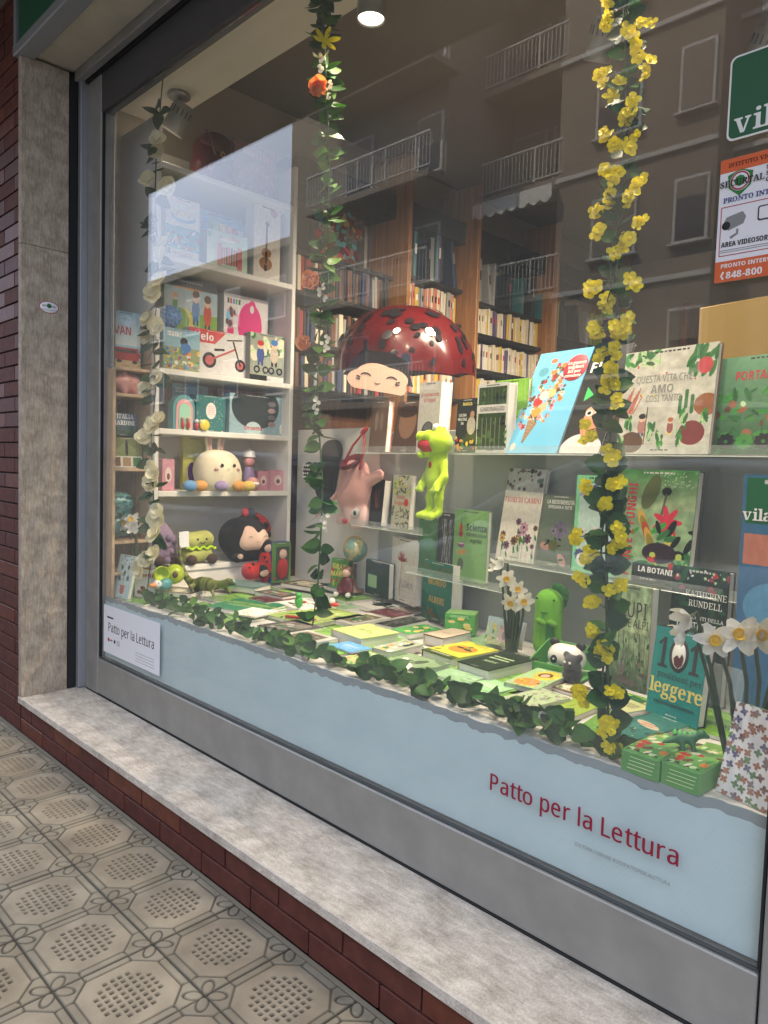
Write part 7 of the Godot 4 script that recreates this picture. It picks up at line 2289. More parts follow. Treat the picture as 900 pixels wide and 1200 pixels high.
	part(head, "mouth_lining", plush([[Vector3(-0.024, 0.272, 0.025), Vector3(0.024, 0.272, 0.03), 0.031, 0.031, Color.WHITE], [Vector3(-0.018, 0.273, 0.045), Vector3(0.018, 0.274, 0.056), 0.021, 0.021, Color.WHITE]], 0.005, 0.01), materials.toy_red)
	for s in [-1.0, 1.0]:
		oval(head, "eye", "pot_white", Vector3(s * 0.032, 0.338, 0.004), Vector3.ONE * 0.0155)
		oval(head, "pupil", "black", Vector3(s * 0.036, 0.341, 0.017), Vector3.ONE * 0.006)
	oval(o, "heart", "fur_red", Vector3(0.008, 0.2, 0.038), Vector3(0.01, 0.013, 0.004))
	part(head, "crown", lathe([Vector2(0.012, 0), Vector2(0.014, 0.018), Vector2(0.008, 0.012)], 5), materials.ink_orange, Vector3(0.0, 0.325, -0.012))
	part(o, "hanging_cord", tube([Vector3(0, 0.32, -0.02), Vector3(0.03, 0.29, -0.06)], 0.0015, 5), materials.black)
	# ladybird umbrella standing open behind the panel
	o = thing("ladybird_umbrella", "open red children's umbrella with black spots and a sleepy face", "umbrella", Vector3(-2.5, 1.655, -1.2))
	o.rotation = Vector3(0.1, 0.62, -0.03)
	var canopy := SurfaceTool.new()
	canopy.begin(Mesh.PRIMITIVE_TRIANGLES)
	for i in 48:
		for j in 10:
			quad(canopy, dome(i, j), dome(i + 1, j), dome(i + 1, j + 1), dome(i, j + 1))
	canopy.index()
	canopy.generate_normals()
	part(o, "canopy", canopy.commit(), materials.umbrella_red)
	for k in 8:
		part(o, "rib", tube([dome(k * 6, 1), dome(k * 6, 4), dome(k * 6, 7), dome(k * 6, 10)], 0.0025, 5), materials.umbrella_black)
	for k in 120:
		var i := rng.randf() * 48.0
		var j := sqrt(rng.randf()) * 8.6 + 0.8
		var at := dome(i, j)
		var n := (dome(i + 0.4, j) - at).cross(dome(i, j + 0.3) - at).normalized()
		if n.y < 0.0:
			n = -n
		var side := n.cross(Vector3(0.3, 0.2, 0.9)).normalized()
		var spot := part(o, "spot", disc(1.0, 0.08, 14), materials.umbrella_black, at + n * 0.005)
		spot.basis = Basis(side, n, side.cross(n)).scaled_local(Vector3(1, 0.02, 0.75) * rng.randf_range(0.013, 0.033))
	part(o, "shaft", tube([Vector3(0, 0.33, 0), Vector3(0, -0.35, 0)], 0.006), materials.chrome)
	part(o, "ferrule", lathe([Vector2(0.008, 0.325), Vector2(0.006, 0.36), Vector2(0, 0.365)], 10), materials.black)
	var hood := plate(PackedVector2Array([Vector2(-0.165, -0.035), Vector2(-0.13, 0.04), Vector2(-0.07, 0.085), Vector2(0.03, 0.09), Vector2(0.11, 0.06), Vector2(0.16, -0.045)]), 0.006)
	part(o, "head_panel", hood, materials.umbrella_black, Vector3(-0.05, 0.025, 0.385), Vector3(-0.2, -0.1, -0.1))
	var cloud := PackedVector2Array()
	for k in 40:
		var a := TAU * k / 40.0
		var r := 0.95 + 0.12 * absf(sin(a * 2.5))
		cloud.append(Vector2(cos(a) * 0.135 * r, maxf(sin(a) * 0.075 * r, -0.042)))
	var f := part(o, "face", plate(cloud, 0.006), materials.toy_skin, Vector3(-0.055, -0.02, 0.398), Vector3(-0.18, -0.1, -0.12))
	for s in [-1.0, 1.0]:
		smile(f, Vector3(s * 0.06, 0.012, 0.004), 0.026, "ink", Vector3(0, 0, PI))
		for k in 2:
			part(f, "lash", tube([Vector3(s * 0.082, 0.008 - k * 0.008, 0.004), Vector3(s * 0.1, 0.014 - k * 0.012, 0.004)], 0.0025, 5), materials.ink)
	smile(f, Vector3(0, 0.0, 0.004), 0.014)
	# pink bag hung on the panel
	o = thing("pink_bag", "pink drawstring animal bag hung by a red strap on the panel", "bag", Vector3(-2.5, 0.94, -0.9), -0.14)
	var pk := Color(0.66, 0.34, 0.31)
	var pale := Color(0.75, 0.5, 0.47)
	part(o, "bag", plush([[Vector3(-0.03, 0.15, 0.02), Vector3(0.04, 0.17, 0.02), 0.085, 0.085, pk], [Vector3(-0.02, 0.24, 0.02), Vector3(0.05, 0.255, 0.02), 0.075, 0.06, pk], [Vector3(0.02, 0.06, 0.02), Vector3(0.06, 0.06, 0.02), 0.07, 0.06, pale], [Vector3(0.1, 0.21, 0.02), Vector3(0.21, 0.25, 0.03), 0.032, 0.026, pk], [Vector3(-0.08, 0.18, 0.02), Vector3(-0.22, 0.09, 0.03), 0.02, 0.012, pk], [Vector3(-0.22, 0.09, 0.03), Vector3(-0.36, 0.0, 0.03), 0.012, 0.006, pk], [Vector3(-0.06, 0.04, 0.02), Vector3(-0.11, 0.03, 0.02), 0.035, 0.028, pale]], 0.013, 0.03, Vector3(1, 1, 0.55)), materials.fur_many)
	part(o, "opening", lathe([Vector2(0.052, 0), Vector2(0.06, 0.02), Vector2(0.052, 0.024), Vector2(0.03, 0.0)], 20), materials.toy_wine, Vector3(0.015, 0.295, 0.03), Vector3(0.6, 0, 0))
	oval(o, "eye_white", "fur_white", Vector3(0.075, 0.075, 0.047), Vector3(0.03, 0.02, 0.012), Vector3(0, 0, 0.3))
	oval(o, "eye", "black", Vector3(0.085, 0.073, 0.058), Vector3(0.009, 0.011, 0.005))
	oval(o, "nose", "fur_red", Vector3(-0.005, 0.03, 0.05), Vector3(0.018, 0.012, 0.01))
	part(o, "strap", tube([Vector3(-0.05, 0.27, 0.05), Vector3(0.03, 0.38, 0.04), Vector3(0.1, 0.44, 0.03), Vector3(0.11, 0.36, 0.035), Vector3(0.1, 0.27, 0.05)], 0.006), materials.toy_red)
	oval(o, "strap_bow", "toy_red", Vector3(0.1, 0.445, 0.03), Vector3(0.03, 0.012, 0.01), Vector3(0, 0, 0.5))
	# dark pennant with a checked rosette
	o = thing("dark_cloth", "small black cloth hanging on the white panel behind the vine", "cloth", Vector3(-2.8, 1.17, panel_z(-2.8, 0.022)), -0.14)
	part(o, "cloth", plush([[Vector3(-0.04, 0.12, 0), Vector3(0.06, 0.13, 0), 0.04, 0.04, Color.WHITE], [Vector3(0.03, 0.12, 0), Vector3(0.0, -0.06, 0), 0.06, 0.05, Color.WHITE], [Vector3(-0.02, 0.12, 0), Vector3(-0.08, -0.06, 0), 0.05, 0.05, Color.WHITE], [Vector3(-0.08, -0.04, 0), Vector3(-0.06, -0.12, 0), 0.05, 0.035, Color.WHITE]], 0.012, 0.04, Vector3(1, 1, 0.3)), materials.fur_black)
	o = thing("checked_rosette", "black and white checked rosette left of the black cloth", "rosette", Vector3(-2.965, 1.19, -1.0), -0.14)
	oval(o, "cushion", "fur_black", Vector3.ZERO, Vector3(0.05, 0.05, 0.02))
	for k in 16:
		part(o, "check", box(Vector3(0.011, 0.011, 0.004), 0.001), materials.fur_white, Vector3(-0.03 + 0.02 * (k % 4) + 0.006 * (k / 4 % 2), -0.03 + 0.02 * (k / 4), 0.018), Vector3(0, 0, 0.4))
	# poster on the far wall and framed pictures in the dark bookcase
	o = thing("poster", "dark collage poster with red and gold shapes above the dark shelves", "poster", Vector3(-3.30, 2.386, -1.45), PI / 2)
	part(o, "sheet", printed(0.42, 0.36, 0.004, 78), materials.print_gloss, Vector3(0, 0.18, 0))
	for k in 90:
		oval(o, "painted_shape", ["toy_wine", "toy_wine", "ink_gold", "toy_brown", "toy_teal", "toy_brown", "toy_red", "toy_teal", "toy_wine", "toy_brown"][k % 10], Vector3(rng.randf_range(-0.17, 0.17), rng.randf_range(0.03, 0.32), 0.001), Vector3(rng.randf_range(0.008, 0.035), rng.randf_range(0.01, 0.04), 0.001 + 0.00001 * k), Vector3(0, 0, rng.randf() * 3.0))


func dome(i: float, j: float) -> Vector3:
	var a := TAU * i / 48.0
	var t := j / 10.0
	var pinch := 1.0 - 0.06 * t * t * absf(sin(a * 4.0)) - 0.012 * sin(a * 11.0 + t * 9.0) * t - 0.01 * sin(a * 23.0 - t * 15.0) * t
	var r := 0.355 * pow(sin(t * 1.5), 0.85) * pinch
	var y := 0.35 * cos(t * 1.5) + 0.014 * t * t * absf(sin(a * 4.0))
	return Vector3(sin(a) * r, y, cos(a) * r)


# ---------------------------------------------------------------- flowers and leaves

# a pointed leaf from the origin along +y, folded on its midrib and curling towards +z
func leaf(length: float, width: float, curl: float, streak: float) -> ArrayMesh:
	var key := "leaf%.3f_%.3f_%.2f_%.2f" % [length, width, curl, streak]
	if meshes.has(key):
		return meshes[key]
	var st := SurfaceTool.new()
	st.begin(Mesh.PRIMITIVE_TRIANGLES)
	var rows := 6
	var ring := []
	for k in rows + 1:
		var t := float(k) / rows
		var w := width * pow(sin(PI * pow(t, 0.72)), 0.8) + 0.0002
		var mid := Vector3(0, t * length * (1.0 - 0.12 * absf(curl)), curl * length * t * t * 0.6)
		ring.append([mid + Vector3(-w, 0, w * 0.22), mid, mid + Vector3(w, 0, w * 0.22)])
	for k in rows:
		for s in 2:
			var tone := Color(0.88, 0.88, 0.88)
			if streak > 0.0 and s == 0 and k > 0 and k < 4:
				tone = Color(1.0 + streak * 2.0, 1.0 + streak * 1.8, 1.0 + streak * 0.5)
			for p in [[k, s], [k + 1, s], [k + 1, s + 1], [k, s], [k + 1, s + 1], [k, s + 1]]:
				st.set_color(tone if p[1] != 1 else Color(1.25, 1.25, 1.1))
				st.add_vertex(ring[p[0]][p[1]])
	st.generate_normals()
	meshes[key] = st.commit()
	return meshes[key]


# petals round +z
func blossom(petals: int, length: float, width: float, cup: float, layers := 1, seed_number := 1, point := 1.15) -> ArrayMesh:
	var key := "blossom%d_%.3f_%.3f_%.2f_%d_%d_%.2f" % [petals, length, width, cup, layers, seed_number, point]
	if meshes.has(key):
		return meshes[key]
	var r := RandomNumberGenerator.new()
	r.seed = seed_number
	var st := SurfaceTool.new()
	st.begin(Mesh.PRIMITIVE_TRIANGLES)
	for layer in layers:
		for k in petals:
			var a := TAU * (k + 0.5 * layer) / petals + r.randf_range(-0.15, 0.15)
			var l := length * (1.0 - 0.25 * layer) * r.randf_range(0.85, 1.1)
			var w := width * (1.0 - 0.2 * layer) * r.randf_range(0.85, 1.1)
			var c := cup + 0.45 * layer + r.randf_range(-0.15, 0.15)
			var out := Vector3(cos(a), sin(a), 0)
			var across := Vector3(-sin(a), cos(a), 0)
			var grid := []
			for i in 6:
				var t := i / 5.0
				var half := w * pow(sin(PI * clampf(0.06 + 0.85 * pow(t, point), 0.0, 1.0)), 0.8)
				var mid := out * (l * t * cos(c * t)) + Vector3(0, 0, l * t * sin(c * t) + r.randf_range(-0.03, 0.03) * l)
				var row := []
				for j in [-1.0, -0.45, 0.45, 1.0]:
					row.append(mid + across * half * j + Vector3(0, 0, half * j * j * 0.35 * (1.0 - t)))
				grid.append(row)
			var tone := r.randf_range(0.82, 1.05)
			for i in 5:
				for j in 3:
					st.set_color(Color(tone, tone, tone))
					quad(st, grid[i][j], grid[i + 1][j], grid[i + 1][j + 1], grid[i][j + 1])
	st.index()
	st.generate_normals()
	meshes[key] = st.commit()
	return meshes[key]


func put_leaf(o: Node3D, mesh: Mesh, m: String, at: Vector3, outward: Vector3, droop: float, called := "leaf") -> void:
	var y := (outward + Vector3.DOWN * droop).normalized()
	var z := Vector3(rng.randf_range(-0.3, 0.9), rng.randf_range(-0.1, 0.9), rng.randf_range(0.2, 1.0))
	z = (z - y * z.dot(y)).normalized()
	var p := part(o, called, mesh, materials[m], at)
	p.basis = Basis(y.cross(z), y, z)


func put_flower(o: Node3D, mesh: Mesh, m: String, at: Vector3, facing: Vector3, size: float, heart := "", called := "flower") -> void:
	var z := facing.normalized()
	var x := Vector3.UP.cross(z).normalized()
	var p := part(o, called, mesh, materials[m], at)
	p.basis = Basis(x, z.cross(x), z) * Basis(Vector3.BACK, rng.randf() * TAU)
	p.scale = Vector3.ONE * size
	if heart != "":
		part(p, "flower_heart", ball(10), materials[heart], Vector3(0, 0, 0.004), Vector3.ZERO, Vector3.ONE * 0.0055)


func vine(points: Array, steps: int) -> Array:
	var c := Curve3D.new()
	for k in points.size():
		var d: Vector3 = (points[mini(k + 1, points.size() - 1)] - points[maxi(k - 1, 0)]) / 6.0
		c.add_point(points[k], -d, d)
	var out := []
	for k in steps + 1:
		out.append(c.sample_baked(c.get_baked_length() * k / steps))
	return out


func build_garlands() -> void:
	rng.seed = 5
	var eye := Vector3(0.55, 0.1, 0.83)
	# yellow garland
	var g := thing("yellow_garland", "hanging garland of bright yellow blossoms and round green leaves", "flower garland")
	var line_y := vine([Vector3(-0.80, 2.86, -0.075), Vector3(-0.807, 2.23, -0.075), Vector3(-0.787, 1.99, -0.075), Vector3(-0.797, 1.79, -0.07), Vector3(-0.79, 1.515, -0.075), Vector3(-0.79, 1.24, -0.07), Vector3(-0.78, 0.955, -0.075), Vector3(-0.757, 0.66, -0.07)], 90)
	part(g, "stem", tube(line_y, 0.0035, 6), materials.stem_dark)
	var twist := []
	for k in line_y.size():
		twist.append(line_y[k] + Vector3(sin(k * 0.5) * 0.012, 0, cos(k * 0.5) * 0.012))
	part(g, "stem", tube(twist, 0.0025, 5), materials.stem_dark)
	for k in 235:
		var at: Vector3 = line_y[int(rng.randf() * 90)]
		var low := at.y < 1.35
		var a := rng.randf() * TAU
		put_leaf(g, leaf(0.053 if low else 0.047, 0.025 if low else 0.018, [0.4, -0.3, 0.8][k % 3], 0.0), ["leaf_deep", "leaf_mid", "leaf_deep", "leaf_grey"][k % 4], at, Vector3(cos(a), rng.randf_range(-0.2, 0.6), sin(a)), 0.25)
	for p in [[-0.824, 2.218], [-0.829, 2.185], [-0.745, 2.158], [-0.785, 2.147], [-0.754, 2.099], [-0.743, 2.067], [-0.840, 2.083], [-0.805, 2.045], [-0.770, 1.993], [-0.779, 1.984], [-0.823, 1.956], [-0.811, 1.923], [-0.769, 1.923], [-0.819, 1.878], [-0.795, 1.860], [-0.742, 1.829], [-0.763, 1.811], [-0.809, 1.813], [-0.831, 1.785], [-0.832, 1.758], [-0.738, 1.745], [-0.783, 1.706], [-0.761, 1.720], [-0.738, 1.637], [-0.836, 1.640], [-0.800, 1.592], [-0.765, 1.546], [-0.767, 1.534], [-0.824, 1.537], [-0.797, 1.592], [-0.765, 1.552], [-0.761, 1.534], [-0.823, 1.528], [-0.804, 1.490], [-0.768, 1.490], [-0.782, 1.442], [-0.784, 1.424], [-0.765, 1.378], [-0.833, 1.321], [-0.832, 1.306], [-0.772, 1.269], [-0.827, 1.205], [-0.752, 1.202], [-0.783, 1.154], [-0.747, 1.107], [-0.745, 1.077], [-0.838, 1.087], [-0.811, 1.045], [-0.825, 0.983], [-0.747, 0.987], [-0.798, 0.936], [-0.792, 0.880], [-0.769, 0.846], [-0.765, 0.831], [-0.823, 0.744], [-0.815, 0.730], [-0.738, 0.765], [-0.747, 0.681], [-0.743, 0.663], [-0.735, 0.646], [-0.729, 0.629]]:
		yellow_cluster(g, Vector3(p[0], p[1], -0.05), line_y)
	# rose vine
	g = thing("rose_vine", "hanging green vine with peach roses and tiny white sprays", "flower garland")
	var line_r := vine([Vector3(-1.97, 2.87, -0.2), Vector3(-1.972, 2.77, -0.2), Vector3(-1.937, 2.45, -0.2), Vector3(-1.922, 2.29, -0.2), Vector3(-1.914, 2.09, -0.2), Vector3(-1.939, 1.84, -0.2), Vector3(-1.946, 1.44, -0.2), Vector3(-1.908, 1.154, -0.2), Vector3(-1.921, 0.8, -0.2), Vector3(-1.943, 0.665, -0.2)], 80)
	part(g, "stem", tube(line_r, 0.003, 6), materials.stem_green)
	for k in 240:
		var at: Vector3 = line_r[int(pow(rng.randf(), 1.35) * 80)]
		var a := rng.randf() * TAU
		var up := at.y > 1.9
		put_leaf(g, leaf([0.062, 0.054, 0.068][k % 3], [0.021, 0.022, 0.02][k % 3], [0.4, -0.3, 0.7][k % 3], 0.0), ["leaf_mid", "leaf_fresh", "leaf_mid", "leaf_deep"][k % 4] if up else ["leaf_mid", "leaf_deep", "leaf_fresh", "leaf_mid", "leaf_deep"][k % 5], at, Vector3(cos(a), rng.randf_range(-0.3, 0.5), sin(a)), 0.35)
	for p in [[-1.93, 2.44, 1.0], [-1.945, 1.83, 1.0], [-1.975, 1.63, 0.8]]:
		var at := Vector3(p[0], p[1], -0.165)
		put_flower(g, blossom(6, 0.038, 0.021, 0.75, 3, 4), "petal_peach", at + Vector3(0.02, 0, 0.02), eye, p[2] * 1.15, "", "rose")
	put_flower(g, blossom(6, 0.05, 0.009, 0.35, 1, 8), "petal_yellow", Vector3(-1.92, 2.61, -0.17), Vector3(0.9, 0.2, 0.5), 1.0, "", "lily")
	put_flower(g, blossom(6, 0.05, 0.009, 0.5, 1, 9), "petal_cream", Vector3(-1.935, 2.56, -0.17), Vector3(0.2, 0.8, 0.5), 0.7, "", "lily")
	for p in [[-1.885, 2.43], [-1.93, 2.52], [-1.89, 1.79], [-1.865, 1.62], [-1.905, 1.42], [-1.85, 1.03]]:
		for k in 7:
			put_flower(g, blossom(5, 0.007, 0.005, 0.3, 1, 3), "petal_white", Vector3(p[0] + rng.randf_range(-0.012, 0.012), p[1] - 0.008 * k + 0.03, -0.165 + rng.randf_range(-0.01, 0.01)), eye + Vector3(rng.randf_range(-0.5, 0.5), rng.randf_range(-0.5, 0.5), 0), 1.0, "", "spray_blossom")
	# white garland
	g = thing("white_garland", "hanging garland of cream blossoms and grey green leaves near the left frame", "flower garland")
	var line_w := vine([Vector3(-2.84, 2.87, -0.1), Vector3(-2.868, 2.757, -0.1), Vector3(-2.917, 2.377, -0.1), Vector3(-2.88, 1.966, -0.1), Vector3(-2.92, 1.745, -0.1), Vector3(-2.89, 1.544, -0.1), Vector3(-2.93, 1.323, -0.1), Vector3(-2.91, 1.149, -0.1), Vector3(-2.89, 0.951, -0.1), Vector3(-2.945, 0.67, -0.1)], 80)
	part(g, "stem", tube(line_w, 0.0025, 6), materials.stem_dark)
	for k in 74:
		var at: Vector3 = line_w[int(rng.randf() * 78)]
		var a := rng.randf() * TAU
		put_leaf(g, leaf(0.075, 0.024, [0.3, -0.2, 0.5][k % 3], 0.0), ["leaf_deep", "leaf_grey", "leaf_deep"][k % 3], at, Vector3(cos(a), rng.randf_range(-0.4, 0.4), sin(a)), 0.3)
	for p in [[-2.863, 2.535], [-2.891, 2.498], [-2.932, 2.388], [-2.809, 2.337], [-2.867, 2.123], [-2.830, 2.065], [-2.849, 1.971], [-2.869, 1.915], [-2.873, 1.782], [-2.918, 1.815], [-2.947, 1.740], [-2.854, 1.572], [-2.919, 1.522], [-2.893, 1.366], [-2.960, 1.323], [-2.864, 1.394], [-2.882, 1.189], [-2.925, 1.123], [-2.859, 1.165], [-2.862, 0.980], [-2.936, 0.938], [-2.824, 0.918], [-2.840, 1.014], [-2.918, 0.799], [-2.963, 0.749], [-2.873, 0.830]]:
		var at := Vector3(p[0], p[1], -0.1)
		put_flower(g, blossom(6, 0.036, 0.019, 0.3, 2, 11 + int(p[1] * 50.0) % 4), "petal_cream", at + Vector3(0, 0, rng.randf_range(0.0, 0.03)), eye + Vector3(rng.randf_range(-0.5, 0.3), rng.randf_range(-0.2, 0.5), 0), rng.randf_range(1.0, 1.35), "", "cream_blossom")
	# ivy along the foot of the glass
	g = thing("ivy_garland", "thick garland of dark variegated ivy lying along the foot of the glass", "leaf garland")
	var line_i := vine([Vector3(-2.98, 0.63, -0.12), Vector3(-2.7, 0.635, -0.08), Vector3(-2.4, 0.63, -0.07), Vector3(-1.9, 0.63, -0.05), Vector3(-1.6, 0.63, -0.05), Vector3(-1.28, 0.635, -0.06), Vector3(-1.0, 0.635, -0.06), Vector3(-0.72, 0.63, -0.05)], 120)
	part(g, "stem", tube(line_i, 0.003, 6), materials.stem_dark)
	for k in 299:
		var at: Vector3 = line_i[int(rng.randf() * 120)]
		var a := rng.randf() * TAU
		var near := clampf((at.x + 3.0) / 2.3, 0.0, 1.0)
		var size := lerpf(0.04, 0.056, near) * rng.randf_range(0.75, 1.2)
		var big := snappedf(size, 0.008)
		var y := rng.randf_range(0.615, 0.648) + 0.018 * rng.randf() * rng.randf()
		put_leaf(g, leaf(big, big * 0.37, [0.5, -0.4, 0.9, 0.2][k % 4], [0.0, 0.0, 0.7, 0.0, 0.3][k % 5]), ["leaf_deep", "leaf_mid", "leaf_mid", "leaf_deep", "leaf_mid", "leaf_deep", "leaf_fresh"][k % 7], Vector3(at.x + rng.randf_range(-0.02, 0.02), y, clampf(at.z + rng.randf_range(-0.05, 0.035), -0.2, -0.045)), Vector3(cos(a), rng.randf_range(-0.1, 0.55), sin(a) * 0.5), 0.05)
	for k in 5:
		put_flower(g, blossom(4, 0.012, 0.006, 0.5, 1, 3), "petal_white", Vector3(-2.6 + 0.42 * k, 0.655, -0.06), eye, 1.0, "", "pale_bud")


func yellow_cluster(g: Node3D, at: Vector3, stem: Array) -> void:
	var near: Vector3 = stem[0]
	for p in stem:
		if absf(p.y - at.y) < absf(near.y - at.y):
			near = p
	at.z = clampf(near.z + 0.03 - absf(at.x - near.x) * 0.1, -0.06, -0.03)
	for k in 3:
		var jitter := Vector3(rng.randf_range(-0.012, 0.012), rng.randf_range(-0.014, 0.014), rng.randf_range(-0.012, 0.006))
		put_flower(g, blossom(4 + rng.randi() % 2, 0.0215, 0.0098, 0.15, 1, 20 + rng.randi() % 4, 1.5), "petal_yellow", at + jitter, Vector3(0.45 + rng.randf_range(-0.6, 0.5), rng.randf_range(-0.3, 0.5), 0.8), rng.randf_range(0.58, 0.86), "petal_yellow", "yellow_blossom")
	part(g, "twig", tube([near, (near + at) / 2 + Vector3(0, 0.008, 0), at], 0.0012, 5), materials.stem_green)


func build_daffodils() -> void:
	daffodils("white daffodils with yellow centres in a dark bunch behind the clover notebook", Vector3(-0.49, 0.606, -0.16), [[Vector3(-0.108, 0.335, 0.085), 0.04, Vector3(-0.4, -0.3, 0.8), false], [Vector3(-0.118, 0.3, 0.075), 0.037, Vector3(-0.8, -0.4, 0.6), false], [Vector3(-0.05, 0.3, 0.09), 0.041, Vector3(0.3, 0.1, 0.95), true], [Vector3(-0.008, 0.318, 0.085), 0.043, Vector3(0.35, 0.25, 0.9), true], [Vector3(0.022, 0.322, 0.07), 0.041, Vector3(0.7, 0.1, 0.7), true]])
	daffodils("white daffodils with orange yellow cups in the middle before the panel", Vector3(-1.4, 0.606, -0.62), [[Vector3(-0.03, 0.31, 0.03), 0.034, Vector3(-0.3, 0.1, 0.9), false], [Vector3(-0.065, 0.295, 0.02), 0.032, Vector3(-0.5, 0.3, 0.8), false], [Vector3(0.0, 0.265, 0.045), 0.036, Vector3(0.5, 0.0, 0.85), true], [Vector3(0.042, 0.235, 0.04), 0.034, Vector3(0.55, 0.1, 0.8), true], [Vector3(0.07, 0.2, 0.045), 0.036, Vector3(0.6, 0.0, 0.8), true], [Vector3(0.022, 0.19, 0.05), 0.036, Vector3(0.5, -0.2, 0.85), true]])
	daffodils("white daffodils near the left frame above the mint card", Vector3(-3.1, 0.606, -0.13), [[Vector3(-0.06, 0.33, 0.03), 0.045, Vector3(0.3, 0.2, 0.9), true], [Vector3(-0.02, 0.345, 0.02), 0.042, Vector3(0.6, 0.4, 0.7), true], [Vector3(0.02, 0.32, 0.03), 0.042, Vector3(0.7, 0.0, 0.7), false]])


func daffodils(label: String, at: Vector3, blooms: Array) -> void:
	rng.seed = int(absf(at.x) * 100)
	var o := thing("daffodil_bunch", label, "daffodils", at, 0.0, "bunches of white daffodils")
	for b in blooms:
		var tip: Vector3 = b[0]
		var foot := Vector3(tip.x * 0.25, 0.0, tip.z * 0.2)
		var back: Vector3 = tip - (b[2] as Vector3).normalized() * 0.02
		part(o, "stem", tube([foot, foot.lerp(tip, 0.6) + Vector3(0.004, 0.03, -0.01), back + Vector3(0, 0.004, 0), tip], 0.0042, 7), materials.stem_dark)
		var z := (b[2] as Vector3).normalized()
		var x := Vector3.UP.cross(z).normalized()
		var f := part(o, "flower", blossom(6, b[1] * 0.95, b[1] * 0.3, 0.12 if b[3] else 0.75, 1, int(b[1] * 1000) + int(absf(tip.x) * 100), 0.8), materials.petal_white, tip)
		f.basis = Basis(x, z.cross(x), z)
		var s: float = b[1]
		if b[3]:
			part(f, "trumpet", lathe([Vector2(s * 0.0, 0.0), Vector2(s * 0.2, s * 0.06), Vector2(s * 0.23, s * 0.22), Vector2(s * 0.29, s * 0.32), Vector2(s * 0.22, s * 0.25), Vector2(s * 0.12, s * 0.12), Vector2(0, s * 0.1)], 16), materials.petal_trumpet, Vector3(0, 0, 0.001), Vector3(PI / 2, 0, 0))
			part(f, "stamen", ball(12), materials.petal_trumpet, Vector3(0, 0, s * 0.1), Vector3.ZERO, Vector3(s * 0.2, s * 0.2, s * 0.14))
	for k in 7:
		var a := k * 0.9
		var tip := Vector3(cos(a) * 0.03, rng.randf_range(0.15, 0.27), sin(a) * 0.02)
		part(o, "blade", leaf(tip.length(), 0.006, 0.25, 0.0), materials.leaf_deep, Vector3(cos(a) * 0.008, 0, sin(a) * 0.008), Vector3(sin(a) * 0.15, -a, -cos(a) * 0.15))
	part(o, "binding", tube([Vector3(0, 0.0, 0), Vector3(0, 0.06, 0)], 0.02, 10), materials.stem_dark)


# ---------------------------------------------------------------- notices on the glass and stone

